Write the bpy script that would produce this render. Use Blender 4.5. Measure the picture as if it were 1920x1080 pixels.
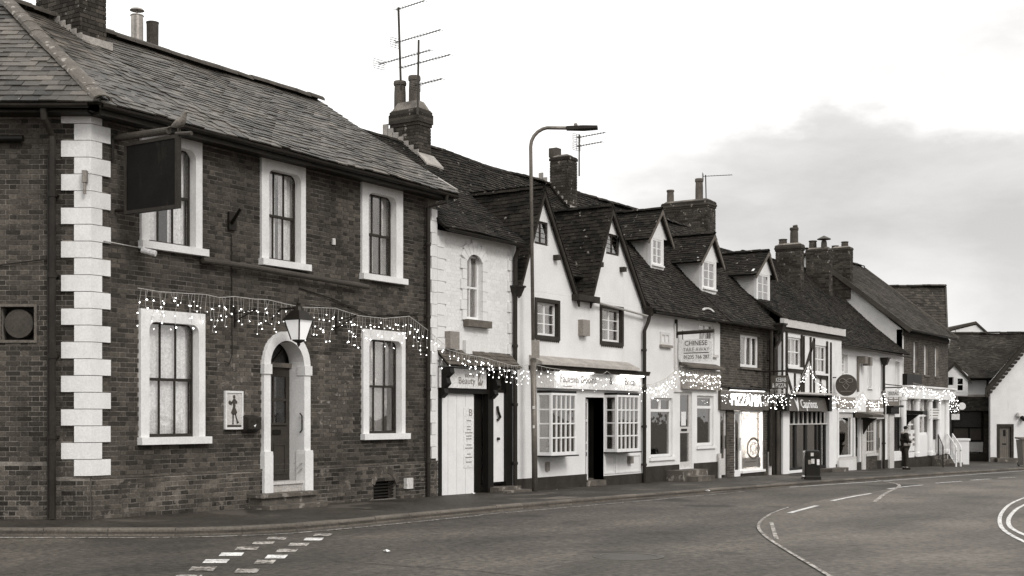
import bpy, math, random
from mathutils import Vector, Matrix
random.seed(7)
for o in list(bpy.data.objects): bpy.data.objects.remove(o)
SC = bpy.context.scene
COL = SC.collection

# ------------------------------------------------------------------ camera
# World: X runs along the street frontage, Y into the houses (front walls at Y = 0), z = 0 at the pub corner.
TH = math.atan2(1550, 2400); CT, ST = math.cos(TH), math.sin(TH)
FPX, HY = 2400.0, 783.0
CAM = Vector((-12.67, -15.69, 1.52))
cam = bpy.data.cameras.new('camera'); camo = bpy.data.objects.new('camera', cam); COL.objects.link(camo)
camo.location = CAM
camo.rotation_euler = (math.radians(90), 0, TH - math.radians(90))
cam.lens = 45.0; cam.sensor_width = 36.0; cam.shift_y = (HY - 540) / 1920.0
cam.clip_end = 6000; cam.clip_start = 0.1
SC.camera = camo

# ------------------------------------------------------------------ sky, sun, exposure
SC.view_settings.view_transform = 'Standard'; SC.view_settings.look = 'None'
SC.view_settings.exposure = 0.42; SC.view_settings.gamma = 1.0
SUN_EL, SUN_AZ = math.radians(38), math.radians(248)      # azimuth measured from +X, counter-clockwise
wd = bpy.data.worlds.new('World'); SC.world = wd; wd.use_nodes = True
nt = wd.node_tree; nt.nodes.clear()
def N(t, k, **kw):
    n = t.nodes.new(k)
    for a, b in kw.items():
        if a.startswith('i_'):
            key = a[2:]; n.inputs[int(key) if key.isdigit() else key].default_value = b
        else: setattr(n, a, b)
    return n
sky = N(nt, 'ShaderNodeTexSky', sky_type='NISHITA', sun_disc=False)
sky.sun_elevation = SUN_EL; sky.sun_rotation = math.radians(90) - SUN_AZ
bw = N(nt, 'ShaderNodeRGBToBW'); nt.links.new(sky.outputs[0], bw.inputs[0])
skg = N(nt, 'ShaderNodeMath', operation='MULTIPLY', i_1=0.16); nt.links.new(bw.outputs[0], skg.inputs[0])
tc = N(nt, 'ShaderNodeTexCoord')
mp = N(nt, 'ShaderNodeMapping'); mp.inputs['Scale'].default_value = (1.0, 1.0, 3.4); mp.inputs['Location'].default_value = (3.1, 1.7, 0.35)
nt.links.new(tc.outputs['Generated'], mp.inputs[0])
nz = N(nt, 'ShaderNodeTexNoise', i_Scale=3.0, i_Detail=9.0, i_Roughness=0.58, i_Distortion=.25); nt.links.new(mp.outputs[0], nz.inputs['Vector'])
sp = N(nt, 'ShaderNodeSeparateXYZ'); nt.links.new(tc.outputs['Generated'], sp.inputs[0])
# the sun stands behind thin cloud on the left: the sky fades away from it
dt = N(nt, 'ShaderNodeVectorMath', operation='DOT_PRODUCT'); nt.links.new(tc.outputs['Generated'], dt.inputs[0])
dt.inputs[1].default_value = (-ST, CT, 0.0)
bias = N(nt, 'ShaderNodeMath', operation='MULTIPLY_ADD', i_1=0.34, i_2=0.0); nt.links.new(dt.outputs['Value'], bias.inputs[0])
ele = N(nt, 'ShaderNodeMath', operation='MULTIPLY_ADD', i_1=0.55, i_2=0.0); nt.links.new(sp.outputs[2], ele.inputs[0])
s1 = N(nt, 'ShaderNodeMath', operation='ADD'); nt.links.new(nz.outputs[0], s1.inputs[0]); nt.links.new(bias.outputs[0], s1.inputs[1])
s2 = N(nt, 'ShaderNodeMath', operation='ADD'); nt.links.new(s1.outputs[0], s2.inputs[0]); nt.links.new(ele.outputs[0], s2.inputs[1])
rp = N(nt, 'ShaderNodeValToRGB'); nt.links.new(s2.outputs[0], rp.inputs[0])
cr = rp.color_ramp
cr.elements[0].position = 0.36; cr.elements[0].color = (0.58, 0.57, 0.56, 1)
cr.elements[1].position = 0.74; cr.elements[1].color = (1.0, 1.0, 0.985, 1)
e = cr.elements.new(0.56); e.color = (0.76, 0.75, 0.74, 1)
# a low bank of darker cloud away from the sun, with a ragged upper edge
nb2 = N(nt, 'ShaderNodeTexNoise', i_Scale=4.2, i_Detail=8.0, i_Roughness=0.55); mp3 = N(nt, 'ShaderNodeMapping'); mp3.inputs['Scale'].default_value = (1, 1, 2.2); mp3.inputs['Location'].default_value = (7.3, 2.2, 1.1)
nt.links.new(tc.outputs['Generated'], mp3.inputs[0]); nt.links.new(mp3.outputs[0], nb2.inputs['Vector'])
ed = N(nt, 'ShaderNodeMath', operation='MULTIPLY_ADD', i_1=0.20, i_2=0.115); nt.links.new(nb2.outputs[0], ed.inputs[0])          # height of the edge
ev = N(nt, 'ShaderNodeMath', operation='SUBTRACT'); nt.links.new(ed.outputs[0], ev.inputs[0]); nt.links.new(sp.outputs[2], ev.inputs[1])
m1 = N(nt, 'ShaderNodeMapRange', interpolation_type='SMOOTHSTEP'); m1.inputs['From Min'].default_value = 0.0; m1.inputs['From Max'].default_value = 0.022; nt.links.new(ev.outputs[0], m1.inputs[0])
fd = N(nt, 'ShaderNodeMapRange', interpolation_type='SMOOTHSTEP'); fd.inputs['From Min'].default_value = 0.03; fd.inputs['From Max'].default_value = 0.14; fd.inputs['To Min'].default_value = 0.25; nt.links.new(sp.outputs[2], fd.inputs[0])
rt = N(nt, 'ShaderNodeMath', operation='MULTIPLY_ADD', i_1=0.5, i_2=-0.25); nt.links.new(nb2.outputs[0], rt.inputs[0])
ra2 = N(nt, 'ShaderNodeMath', operation='SUBTRACT'); nt.links.new(rt.outputs[0], ra2.inputs[0]); nt.links.new(dt.outputs['Value'], ra2.inputs[1])
m2 = N(nt, 'ShaderNodeMapRange', interpolation_type='SMOOTHSTEP'); m2.inputs['From Min'].default_value = 0.08; m2.inputs['From Max'].default_value = 0.24; nt.links.new(ra2.outputs[0], m2.inputs[0])
mm1 = N(nt, 'ShaderNodeMath', operation='MULTIPLY'); nt.links.new(m1.outputs[0], mm1.inputs[0]); nt.links.new(m2.outputs[0], mm1.inputs[1])
mm2 = N(nt, 'ShaderNodeMath', operation='MULTIPLY'); nt.links.new(mm1.outputs[0], mm2.inputs[0]); nt.links.new(fd.outputs[0], mm2.inputs[1])
bkf = N(nt, 'ShaderNodeMath', operation='MULTIPLY_ADD', i_1=-0.30, i_2=1.0); nt.links.new(mm2.outputs[0], bkf.inputs[0])
bks = N(nt, 'ShaderNodeVectorMath', operation='SCALE'); nt.links.new(rp.outputs[0], bks.inputs[0]); nt.links.new(bkf.outputs[0], bks.inputs['Scale'])
sc9 = N(nt, 'ShaderNodeVectorMath', operation='SCALE'); sc9.inputs['Scale'].default_value = 8.5; nt.links.new(bks.outputs[0], sc9.inputs[0])
adm = N(nt, 'ShaderNodeVectorMath', operation='ADD'); nt.links.new(sc9.outputs[0], adm.inputs[0])
cmb = N(nt, 'ShaderNodeCombineXYZ')
for k in range(3): nt.links.new(skg.outputs[0], cmb.inputs[k])
nt.links.new(cmb.outputs[0], adm.inputs[1])
bg = N(nt, 'ShaderNodeBackground', i_Strength=0.12); nt.links.new(adm.outputs[0], bg.inputs[0])
wo = N(nt, 'ShaderNodeOutputWorld'); nt.links.new(bg.outputs[0], wo.inputs[0])

sl = bpy.data.lights.new('sun', 'SUN'); sl.energy = 1.3; sl.angle = math.radians(18); sl.color = (1.0, 0.97, 0.94)
so = bpy.data.objects.new('sun', sl); COL.objects.link(so); so.location = (0, -30, 40)
sd = Vector((math.cos(SUN_AZ) * math.cos(SUN_EL), math.sin(SUN_AZ) * math.cos(SUN_EL), math.sin(SUN_EL)))
so.rotation_euler = sd.to_track_quat('Z', 'Y').to_euler()

# ------------------------------------------------------------------ coordinates
def ray(px, py):
    r = (px - 960) / FPX; u = (HY - py) / FPX
    return Vector((CT + r * ST, ST - r * CT, u))
def W(px, py, Y=0.0):
    d = ray(px, py); t = (Y - CAM.y) / d.y
    return (CAM.x + t * d.x, CAM.z + t * d.z)
def wx(px, Y=0.0): return W(px, HY, Y)[0]
def wz(px, py, Y=0.0): return W(px, py, Y)[1]
def WX(px, py, X):
    d = ray(px, py); t = (X - CAM.x) / d.x
    return (CAM.y + t * d.y, CAM.z + t * d.z)
def V(px, py, Z):
    return CAM + ray(px, py) * Z
def g(X):
    if X <= 0: return 0.0
    X = min(X, 90.0)
    return -.011 * X - .00008 * X * X
def G(px, py, off=0.0):
    d = ray(px, py); t = 20.0
    for i in range(80):
        t = (g(CAM.x + t * d.x) + off - CAM.z) / d.z
    p = CAM + d * t
    return (p.x, p.y)

# ------------------------------------------------------------------ materials
def tint(v, k=1.0):
    q = (1 - v) ** 2 * k
    return (v * (1 + .14 * q), v * (1 - .02 * q), v * (1 - .20 * q), 1)
MATS = {}
def mat(name, v, rough=.8, var=.15, vscale=3.0, island=0.0, bump=0.0, bscale=40.0, spots=None, metal=0.0, spec=.16, dirt=None, grain=.14, gscale=28.0, stretch=(1, 1, 1)):
    """Grey-toned procedural surface: large soft variation, per-piece variation, fine relief, optional lichen spots / dirt runs."""
    m = bpy.data.materials.new(name); m.use_nodes = True; t = m.node_tree; L = t.links.new
    b = t.nodes['Principled BSDF']
    b.inputs['Roughness'].default_value = rough; b.inputs['Metallic'].default_value = metal
    b.inputs['Specular IOR Level'].default_value = spec
    co = N(t, 'ShaderNodeTexCoord'); geo = N(t, 'ShaderNodeNewGeometry')
    mpn = N(t, 'ShaderNodeMapping'); mpn.inputs['Scale'].default_value = stretch; L(geo.outputs['Position'], mpn.inputs[0])
    n1 = N(t, 'ShaderNodeTexNoise', i_Scale=vscale, i_Detail=6.0, i_Roughness=.6); L(mpn.outputs[0], n1.inputs['Vector'])
    r1 = N(t, 'ShaderNodeMapRange'); r1.inputs['From Min'].default_value = .3; r1.inputs['From Max'].default_value = .7
    r1.inputs['To Min'].default_value = 1 - var; r1.inputs['To Max'].default_value = 1 + var
    L(n1.outputs[0], r1.inputs[0]); fac = r1.outputs[0]
    if island > 0:
        oi = N(t, 'ShaderNodeObjectInfo')
        a = N(t, 'ShaderNodeMath', operation='ADD'); L(oi.outputs['Random'], a.inputs[0]); L(geo.outputs['Random Per Island'], a.inputs[1])
        f = N(t, 'ShaderNodeMath', operation='FRACT'); L(a.outputs[0], f.inputs[0])
        r2 = N(t, 'ShaderNodeMapRange'); r2.inputs['To Min'].default_value = 1 - island; r2.inputs['To Max'].default_value = 1 + island
        L(f.outputs[0], r2.inputs[0])
        mm = N(t, 'ShaderNodeMath', operation='MULTIPLY'); L(fac, mm.inputs[0]); L(r2.outputs[0], mm.inputs[1]); fac = mm.outputs[0]
    if grain > 0:                               # fine speckle of the surface itself
        ng = N(t, 'ShaderNodeTexNoise', i_Scale=gscale, i_Detail=2.0, i_Roughness=.7); L(geo.outputs['Position'], ng.inputs['Vector'])
        rg = N(t, 'ShaderNodeMapRange'); rg.inputs['From Min'].default_value = .25; rg.inputs['From Max'].default_value = .75
        rg.inputs['To Min'].default_value = 1 - grain * 2; rg.inputs['To Max'].default_value = 1 + grain * 2; L(ng.outputs[0], rg.inputs[0])
        mg = N(t, 'ShaderNodeMath', operation='MULTIPLY'); L(fac, mg.inputs[0]); L(rg.outputs[0], mg.inputs[1]); fac = mg.outputs[0]
    base = N(t, 'ShaderNodeRGB'); base.outputs[0].default_value = tint(v)
    sc = N(t, 'ShaderNodeVectorMath', operation='SCALE'); L(base.outputs[0], sc.inputs[0]); L(fac, sc.inputs['Scale'])
    colr = sc.outputs[0]
    if spots:                                   # lichen / chipped spots: (scale, threshold, grey)
        n3 = N(t, 'ShaderNodeTexNoise', i_Scale=spots[0], i_Detail=3.0, i_Roughness=.6); L(geo.outputs['Position'], n3.inputs['Vector'])
        r3 = N(t, 'ShaderNodeMapRange'); r3.inputs['From Min'].default_value = spots[1]; r3.inputs['From Max'].default_value = spots[1] + .05
        L(n3.outputs[0], r3.inputs[0])
        mx = N(t, 'ShaderNodeMix', data_type='RGBA'); L(r3.outputs[0], mx.inputs[0]); L(colr, mx.inputs[6]); mx.inputs[7].default_value = tint(spots[2]); colr = mx.outputs[2]
    if dirt:                                    # (scale, threshold, grey): broad grime with vertical streaks
        mp2 = N(t, 'ShaderNodeMapping'); mp2.inputs['Scale'].default_value = (1, 1, .22); L(geo.outputs['Position'], mp2.inputs[0])
        n4 = N(t, 'ShaderNodeTexNoise', i_Scale=dirt[0], i_Detail=8.0, i_Roughness=.65); L(mp2.outputs[0], n4.inputs['Vector'])
        r4 = N(t, 'ShaderNodeMapRange'); r4.inputs['From Min'].default_value = dirt[1]; r4.inputs['From Max'].default_value = dirt[1] + .22; r4.inputs['To Max'].default_value = .75
        L(n4.outputs[0], r4.inputs[0])
        mx = N(t, 'ShaderNodeMix', data_type='RGBA'); L(r4.outputs[0], mx.inputs[0]); L(colr, mx.inputs[6]); mx.inputs[7].default_value = tint(dirt[2]); colr = mx.outputs[2]
    L(colr, b.inputs['Base Color'])
    if bump > 0:
        n2 = N(t, 'ShaderNodeTexNoise', i_Scale=bscale, i_Detail=4.0); L(geo.outputs['Position'], n2.inputs['Vector'])
        bn = N(t, 'ShaderNodeBump', i_Strength=bump, i_Distance=.02); L(n2.outputs[0], bn.inputs['Height']); L(bn.outputs[0], b.inputs['Normal'])
    MATS[name] = m
    return m
def emit(name, v, strength):
    m = bpy.data.materials.new(name); m.use_nodes = True; t = m.node_tree
    b = t.nodes['Principled BSDF']; b.inputs['Base Color'].default_value = tint(.8); b.inputs['Emission Color'].default_value = (1, .98, .95, 1)
    b.inputs['Emission Strength'].default_value = strength; MATS[name] = m; return m
def glassmat(name, refl, dark=1.0, rough=.02):
    m = bpy.data.materials.new(name); m.use_nodes = True; t = m.node_tree; t.nodes.clear(); L = t.links.new
    o = N(t, 'ShaderNodeOutputMaterial'); tr = N(t, 'ShaderNodeBsdfTransparent'); tr.inputs[0].default_value = (dark, dark, dark, 1)
    gl = N(t, 'ShaderNodeBsdfGlossy', i_Roughness=rough); gl.inputs[0].default_value = (1, .98, .96, 1)
    lw = N(t, 'ShaderNodeLayerWeight', i_Blend=.25); ma = N(t, 'ShaderNodeMath', operation='MULTIPLY_ADD', i_1=.8, i_2=refl)
    geo = N(t, 'ShaderNodeNewGeometry'); nz_ = N(t, 'ShaderNodeTexNoise', i_Scale=2.2); L(geo.outputs['Position'], nz_.inputs['Vector'])
    bn = N(t, 'ShaderNodeBump', i_Strength=.08, i_Distance=.05); L(nz_.outputs[0], bn.inputs['Height']); L(bn.outputs[0], gl.inputs['Normal'])
    L(lw.outputs['Fresnel'], ma.inputs[0]); mx = N(t, 'ShaderNodeMixShader'); L(ma.outputs[0], mx.inputs[0]); L(tr.outputs[0], mx.inputs[1]); L(gl.outputs[0], mx.inputs[2])
    L(mx.outputs[0], o.inputs[0]); MATS[name] = m; return m
mat('brick', .050, .85, .42, .9, island=.5, grain=.2, bump=.4, bscale=60)
mat('brick_pale', .075, .85, .22, 1.3, island=.35, bump=.5, bscale=60, spots=(9, .60, .2))
mat('brick_plinth', .058, .85, .5, 1.3, island=.6, grain=.2, bump=.6, bscale=50, spots=(5, .60, .13))
mat('brick_light', .06, .85, .2, 1.4, island=.4, bump=.4, bscale=60)
mat('brick_chimney', .042, .9, .35, 1.5, island=.5, bump=.5, bscale=60, spots=(6, .64, .22))
mat('brick_white', .68, .75, .06, 2.0, island=.05, bump=.3, bscale=50, dirt=(1.4, .60, .45), grain=.05)
mat('mortar', .20, .95, .6, 1.1, bump=.5, bscale=90, dirt=(1.5, .43, .035))
mat('mortar_dark', .06, .95, .3, 2.5, bump=.5, bscale=90)
mat('render_white', .69, .85, .08, 1.2, bump=.4, bscale=60, dirt=(1.1, .58, .42), grain=.05)
mat('render_cream', .58, .85, .1, 1.5, bump=.4, bscale=70, dirt=(1.2, .52, .34), grain=.07)
mat('render_grey', .42, .9, .15, 1.2, bump=.4, bscale=60, dirt=(1.4, .52, .22))
mat('white_paint', .72, .5, .05, 3.0, dirt=(3.0, .60, .45), grain=.03)
mat('stone_white', .68, .7, .08, 2.5, bump=.25, bscale=50, dirt=(3.0, .58, .38), grain=.05)
mat('grey_paint', .30, .5, .08, 3.0)
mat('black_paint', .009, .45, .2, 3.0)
mat('plinth_black', .03, .7, .35, 2.5, bump=.3, bscale=30, dirt=(2.2, .58, .10))
mat('dark_wood', .028, .6, .25, 4.0, bump=.2, bscale=30)
mat('timber', .03, .8, .3, 4.0, bump=.4, bscale=40)
mat('door_brown', .04, .5, .15, 4.0)
mat('door_grey', .13, .5, .1, 4.0)
mat('sill_stone', .11, .8, .3, 5.0, bump=.4, bscale=40)
mat('slate', .062, .5, .4, 1.4, island=.65, spec=.3, bump=.4, bscale=45, spots=(7, .68, .22))
mat('slate_edge', .06, .7, .3, 3.0, bump=.3, bscale=40)
mat('hip_lead', .10, .6, .3, 3.0, bump=.4, bscale=25, spots=(8, .60, .28))
mat('tile', .02, .9, .5, 1.6, island=.6, bump=.6, bscale=50, spots=(8, .65, .15))
mat('tile_mossy', .017, .95, .5, 1.8, island=.5, bump=.8, bscale=40, spots=(5.5, .65, .22))
mat('tile_far', .034, .9, .45, .7, island=.45, bump=.5, bscale=40, spots=(7, .68, .2))
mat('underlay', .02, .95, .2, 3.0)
mat('lead', .30, .6, .25, 3.0, bump=.3, bscale=20)
mat('gutter', .02, .5, .3, 3.0)
mat('pipe_dark', .022, .45, .3, 2.0)
mat('pipe_grey', .05, .5, .3, 2.0)
mat('iron', .02, .45, .2, 4.0, metal=.3)
mat('galvanised', .15, .4, .25, 2.0, metal=.3, dirt=(3, .58, .07))
mat('pot_clay', .09, .85, .3, 4.0, bump=.3, bscale=30, dirt=(4, .52, .05))
mat('pot_dark', .06, .85, .35, 4.0, bump=.3, bscale=30)
mat('steel_flue', .30, .35, .25, 3.0, metal=.6)
mat('curtain', .78, .9, .06, 3.0)
mat('curtain_grey', .25, .9, .1, 3.0)
mat('interior', .09, .9, .1, 1.0)
mat('interior_pale', .55, .9, .08, 1.0)
mat('stone_step', .09, .8, .35, 3.0, bump=.5, bscale=30, spots=(4, .58, .22))
mat('kerb_stone', .10, .85, .3, 1.2, island=.2, bump=.5, bscale=40)
mat('pavement', .036, .6, .5, .7, bump=.6, bscale=60, spots=(.6, .60, .08), grain=.3, gscale=12)
mat('road', .062, .72, .6, .42, spec=.2, bump=.3, bscale=40, spots=(.23, .58, .032), stretch=(.45, 1, 1), grain=.3, gscale=11)
mat('road_new', .092, .72, .45, .5, spec=.2, bump=.3, bscale=40, grain=.26, gscale=11, spots=(.3, .64, .06), stretch=(.5, 1, 1))
mat('asphalt_patch', .045, .75, .25, .8, bump=.5, bscale=120)
mat('ground_earth', .08, .9, .3, .1)
mat('paint_white', .58, .7, .35, 5.0, spots=(20, .57, .10), grain=.2)
mat('paint_worn', .33, .75, .5, 5.0, spots=(16, .50, .08), grain=.25)
mat('sign_white', .68, .5, .04, 2.0)
mat('sign_pale', .50, .5, .06, 2.0)
mat('sign_grey', .22, .5, .1, 2.0)
mat('sign_dark', .007, .6, .3, 3.0, dirt=(2.2, .58, .06), spec=.1)
mat('sign_mid', .075, .4, .15, 2.0)
mat('letter_dark', .05, .5, .05, 2.0)
mat('letter_grey', .20, .5, .05, 2.0)
mat('letter_white', .75, .5, .05, 2.0)
mat('bin_black', .012, .35, .2, 3.0)
mat('wire', .45, .6, .1, 3.0)
mat('wire_dark', .02, .6, .1, 3.0)
mat('aerial_metal', .05, .4, .1, 3.0, metal=.4)
mat('skin', .35, .6, .05, 5.0)
mat('cloth_dark', .018, .9, .2, 9.0)
mat('cloth_trouser', .03, .9, .2, 9.0)
mat('cloth_fur', .30, .95, .3, 20.0, bump=.8, bscale=60)
mat('hair', .012, .6, .2, 20.0)
mat('feather', .16, .8, .3, 20.0)
mat('litter', .65, .8, .1, 5.0)
mat('leaf', .06, .8, .4, 9.0, island=.4)
mat('flower', .42, .8, .3, 9.0, island=.5)
emit('bulb', 1, 9.0)
emit('bulb_dim', 1, 2.5)
emit('lamp_tube', 1, 5.0)
emit('lit_panel', 1, 2.2)
emit('letter_lit', 1, 1.3)
emit('lantern_glass_glow', 1, .22)  # faint glow put into the lantern panes to look pale; the lantern is unlit
glassmat('glass', .07)
glassmat('glass_shop', .22, .85)
glassmat('glass_dark', .05, .55)
glassmat('glass_clear', .02)
glassmat('glass_bright', .42)

# ------------------------------------------------------------------ mesh building
def wl(o):
    v = Vector((0, 0, 0))
    while o is not None: v += o.location; o = o.parent
    return v
class MB:
    """Collects faces in a wall frame: a along the wall, b into the house, z up; build() makes one mesh object."""
    def __init__(s, o=(0, 0, 0), ang=0.0):
        s.v = []; s.f = []; s.o = Vector(o); s.c = math.cos(ang); s.s = math.sin(ang)
    def t(s, p): return (s.o.x + p[0] * s.c - p[1] * s.s, s.o.y + p[0] * s.s + p[1] * s.c, s.o.z + p[2])
    def add(s, vs, fs):
        n = len(s.v); s.v += [s.t(p) for p in vs]; s.f += [tuple(i + n for i in f) for f in fs]; return s
    def quad(s, *p): return s.add(p, [tuple(range(len(p)))])
    def box(s, a0, a1, b0, b1, z0, z1):
        return s.add([(a0, b0, z0), (a1, b0, z0), (a1, b1, z0), (a0, b1, z0), (a0, b0, z1), (a1, b0, z1), (a1, b1, z1), (a0, b1, z1)],
                     [(0, 1, 5, 4), (1, 2, 6, 5), (2, 3, 7, 6), (3, 0, 4, 7), (4, 5, 6, 7), (3, 2, 1, 0)])
    def ground_box(s, a0, a1, b0, b1, z1, d=.25):       # a box whose foot follows the falling pavement
        return s.box(a0, a1, b0, b1, g(a1) - d, z1)
    def prism(s, poly, vec):
        n = len(poly); vec = Vector(vec); p2 = [tuple(Vector(p) + vec) for p in poly]
        return s.add(list(poly) + p2, [tuple(range(n))[::-1], tuple(range(n, 2 * n))] + [(i, (i + 1) % n, n + (i + 1) % n, n + i) for i in range(n)])
    def beam(s, p, q, w, h, up=(0, 0, 1)):
        p = Vector(p); q = Vector(q); d = (q - p).normalized(); up = Vector(up)
        x = d.cross(up).normalized() * (w / 2); y = x.cross(d).normalized() * (h / 2)
        c = [p - x - y, p + x - y, p + x + y, p - x + y]; c2 = [k + (q - p) for k in c]
        return s.add([tuple(k) for k in c + c2], [(3, 2, 1, 0), (4, 5, 6, 7), (0, 1, 5, 4), (1, 2, 6, 5), (2, 3, 7, 6), (3, 0, 4, 7)])
    def tube(s, pts, r, n=8, cap=True):
        pts = [Vector(p) for p in pts]; rs = r if isinstance(r, (list, tuple)) else [r] * len(pts); vs = []; fs = []; prev = None
        for i, p in enumerate(pts):
            d = (pts[min(i + 1, len(pts) - 1)] - pts[max(i - 1, 0)]).normalized()
            u = Vector((0, 0, 1)) if abs(d.z) < .9 else Vector((1, 0, 0))
            if prev is not None: u = prev
            x = (u - d * u.dot(d)).normalized(); y = d.cross(x); prev = x
            for k in range(n):
                a = 2 * math.pi * k / n; vs.append(tuple(p + (x * math.cos(a) + y * math.sin(a)) * rs[i]))
        for i in range(len(pts) - 1):
            for k in range(n):
                a, b = i * n + k, i * n + (k + 1) % n; fs.append((a, b, b + n, a + n))
        if cap: fs.append(tuple(range(n))[::-1]); fs.append(tuple(range(len(vs) - n, len(vs))))
        return s.add(vs, fs)
    def lathe(s, c, prof, n=14):
        vs = []; fs = []
        for (r, z) in prof:
            for k in range(n):
                a = 2 * math.pi * k / n; vs.append((c[0] + r * math.cos(a), c[1] + r * math.sin(a), c[2] + z))
        for i in range(len(prof) - 1):
            for k in range(n):
                a, b = i * n + k, i * n + (k + 1) % n; fs.append((a, b, b + n, a + n))
        fs.append(tuple(range(n))[::-1]); fs.append(tuple(range(len(vs) - n, len(vs))))
        return s.add(vs, fs)
    def ball(s, c, r, n=6, m=4):
        return s.lathe(c, [(max(r * math.sin(math.pi * i / m), r * .05), -r * math.cos(math.pi * i / m)) for i in range(m + 1)], n)
    def disc(s, c, r, nrm, th, n=28):
        c = Vector(c); nrm = Vector(nrm).normalized(); u = Vector((0, 0, 1)); x = u.cross(nrm).normalized(); y = nrm.cross(x)
        pl = [tuple(c + (x * math.cos(2 * math.pi * k / n) + y * math.sin(2 * math.pi * k / n)) * r) for k in range(n)]
        return s.prism(pl, nrm * th)
    def ring(s, outer, inner, b0, b1, closed=True):
        """frame between two outlines (lists of (a, z), same count) from depth b0 to b1"""
        n = len(outer); vs = [(p[0], b0, p[1]) for p in outer] + [(p[0], b0, p[1]) for p in inner] + [(p[0], b1, p[1]) for p in outer] + [(p[0], b1, p[1]) for p in inner]
        fs = []
        for i in range(n if closed else n - 1):
            j = (i + 1) % n
            fs += [(i, j, n + j, n + i), (n + i, n + j, 3 * n + j, 3 * n + i), (j, i, 2 * n + i, 2 * n + j), (2 * n + j, 2 * n + i, 3 * n + i, 3 * n + j)]
        if not closed:
            fs += [(0, n, 3 * n, 2 * n), (2 * n - 1, n - 1, 3 * n - 1, 4 * n - 1)]
        return s.add(vs, fs)
    def panel(s, a0, a1, z0, z1, holes, b0, b1):
        """wall slab with rectangular openings (a0, a1, z0, z1) and their reveals"""
        A = sorted({a0, a1} | {h[i] for h in holes for i in (0, 1) if a0 < h[i] < a1}); Z = sorted({z0, z1} | {h[i] for h in holes for i in (2, 3) if z0 < h[i] < z1})
        for i in range(len(A) - 1):
            for j in range(len(Z) - 1):
                ca, cz = (A[i] + A[i + 1]) / 2, (Z[j] + Z[j + 1]) / 2
                if any(h[0] < ca < h[1] and h[2] < cz < h[3] for h in holes): continue
                s.quad((A[i], b0, Z[j]), (A[i + 1], b0, Z[j]), (A[i + 1], b0, Z[j + 1]), (A[i], b0, Z[j + 1]))
                s.quad((A[i + 1], b1, Z[j]), (A[i], b1, Z[j]), (A[i], b1, Z[j + 1]), (A[i + 1], b1, Z[j + 1]))
        for h in holes:
            s.quad((h[0], b0, h[2]), (h[0], b0, h[3]), (h[0], b1, h[3]), (h[0], b1, h[2])); s.quad((h[1], b0, h[3]), (h[1], b0, h[2]), (h[1], b1, h[2]), (h[1], b1, h[3]))
            s.quad((h[0], b0, h[3]), (h[1], b0, h[3]), (h[1], b1, h[3]), (h[0], b1, h[3])); s.quad((h[1], b0, h[2]), (h[0], b0, h[2]), (h[0], b1, h[2]), (h[1], b1, h[2]))
        s.quad((a0, b0, z1), (a1, b0, z1), (a1, b1, z1), (a0, b1, z1)); s.quad((a0, b1, z0), (a0, b0, z0), (a0, b0, z1), (a0, b1, z1)); s.quad((a1, b0, z0), (a1, b1, z0), (a1, b1, z1), (a1, b0, z1))
        return s
    def gable(s, xl, xr, xa, z0, za, b0, b1, hole=None):
        zs = [z0] + ([hole[2], hole[3]] if hole else []) + [za]
        L = lambda z: xl + (xa - xl) * (z - z0) / (za - z0); R = lambda z: xr + (xa - xr) * (z - z0) / (za - z0)
        for i in range(len(zs) - 1):
            z, y = zs[i], zs[i + 1]; top = i == len(zs) - 2
            parts = [(L(z), hole[0], hole[0], L(y)), (hole[1], R(z), R(y), hole[1])] if hole and i == 1 else [(L(z), R(z), R(y), L(y))]
            for (p, q, r, u) in parts:
                pl = [(p, b0, z), (q, b0, z), (r, b0, y)] + ([] if top else [(u, b0, y)])
                s.prism(pl, (0, b1 - b0, 0))
        return s
    def build(s, name, m, parent=None, smooth=False, kind=None, label=None):
        me = bpy.data.meshes.new(name); off = wl(parent) if parent is not None else Vector((0, 0, 0))
        me.from_pydata([(p[0] - off.x, p[1] - off.y, p[2] - off.z) for p in s.v], [], s.f); me.update()
        me.materials.append(MATS[m] if isinstance(m, str) else m)
        if smooth:
            me.polygons.foreach_set('use_smooth', [True] * len(me.polygons))
        o = bpy.data.objects.new(name, me); COL.objects.link(o); o.parent = parent
        if kind: o['kind'] = kind
        if label: o['label'] = label
        return o
def thing(name, label, cat, loc, group=None):
    o = bpy.data.objects.new(name, None); COL.objects.link(o); o.location = loc; o.empty_display_size = .3
    o['label'] = label; o['category'] = cat
    if group: o['group'] = group
    return o
def tag(o, label, cat, group=None):
    o['label'] = label; o['category'] = cat
    if group: o['group'] = group
    return o
def struct(o): o['kind'] = 'structure'; return o
def rrect(a0, a1, z0, z1, r, n=5):
    """rectangle outline with rounded top corners, starting bottom left going round; and the matching square one"""
    inn = [(a0, z0)]; 
    inn += [(a0 + r - r * math.cos(math.pi / 2 * k / n), z1 - r + r * math.sin(math.pi / 2 * k / n)) for k in range(n + 1)]
    inn += [(a1 - r + r * math.sin(math.pi / 2 * k / n), z1 - r + r * math.cos(math.pi / 2 * k / n)) for k in range(n + 1)]
    inn += [(a1, z0)]
    return inn
def orect(a0, a1, z0, z1, n=5):
    h = n // 2 + 1; out = [(a0, z0)]
    out += [(a0, z1)] * 1 + [(a0 + (a1 - a0) * .5 * k / n, z1) for k in range(1, n + 1)]
    out += [(a0 + (a1 - a0) * (.5 + .5 * k / n), z1) for k in range(0, n)] + [(a1, z1)]
    out += [(a1, z0)]
    return out
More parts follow.
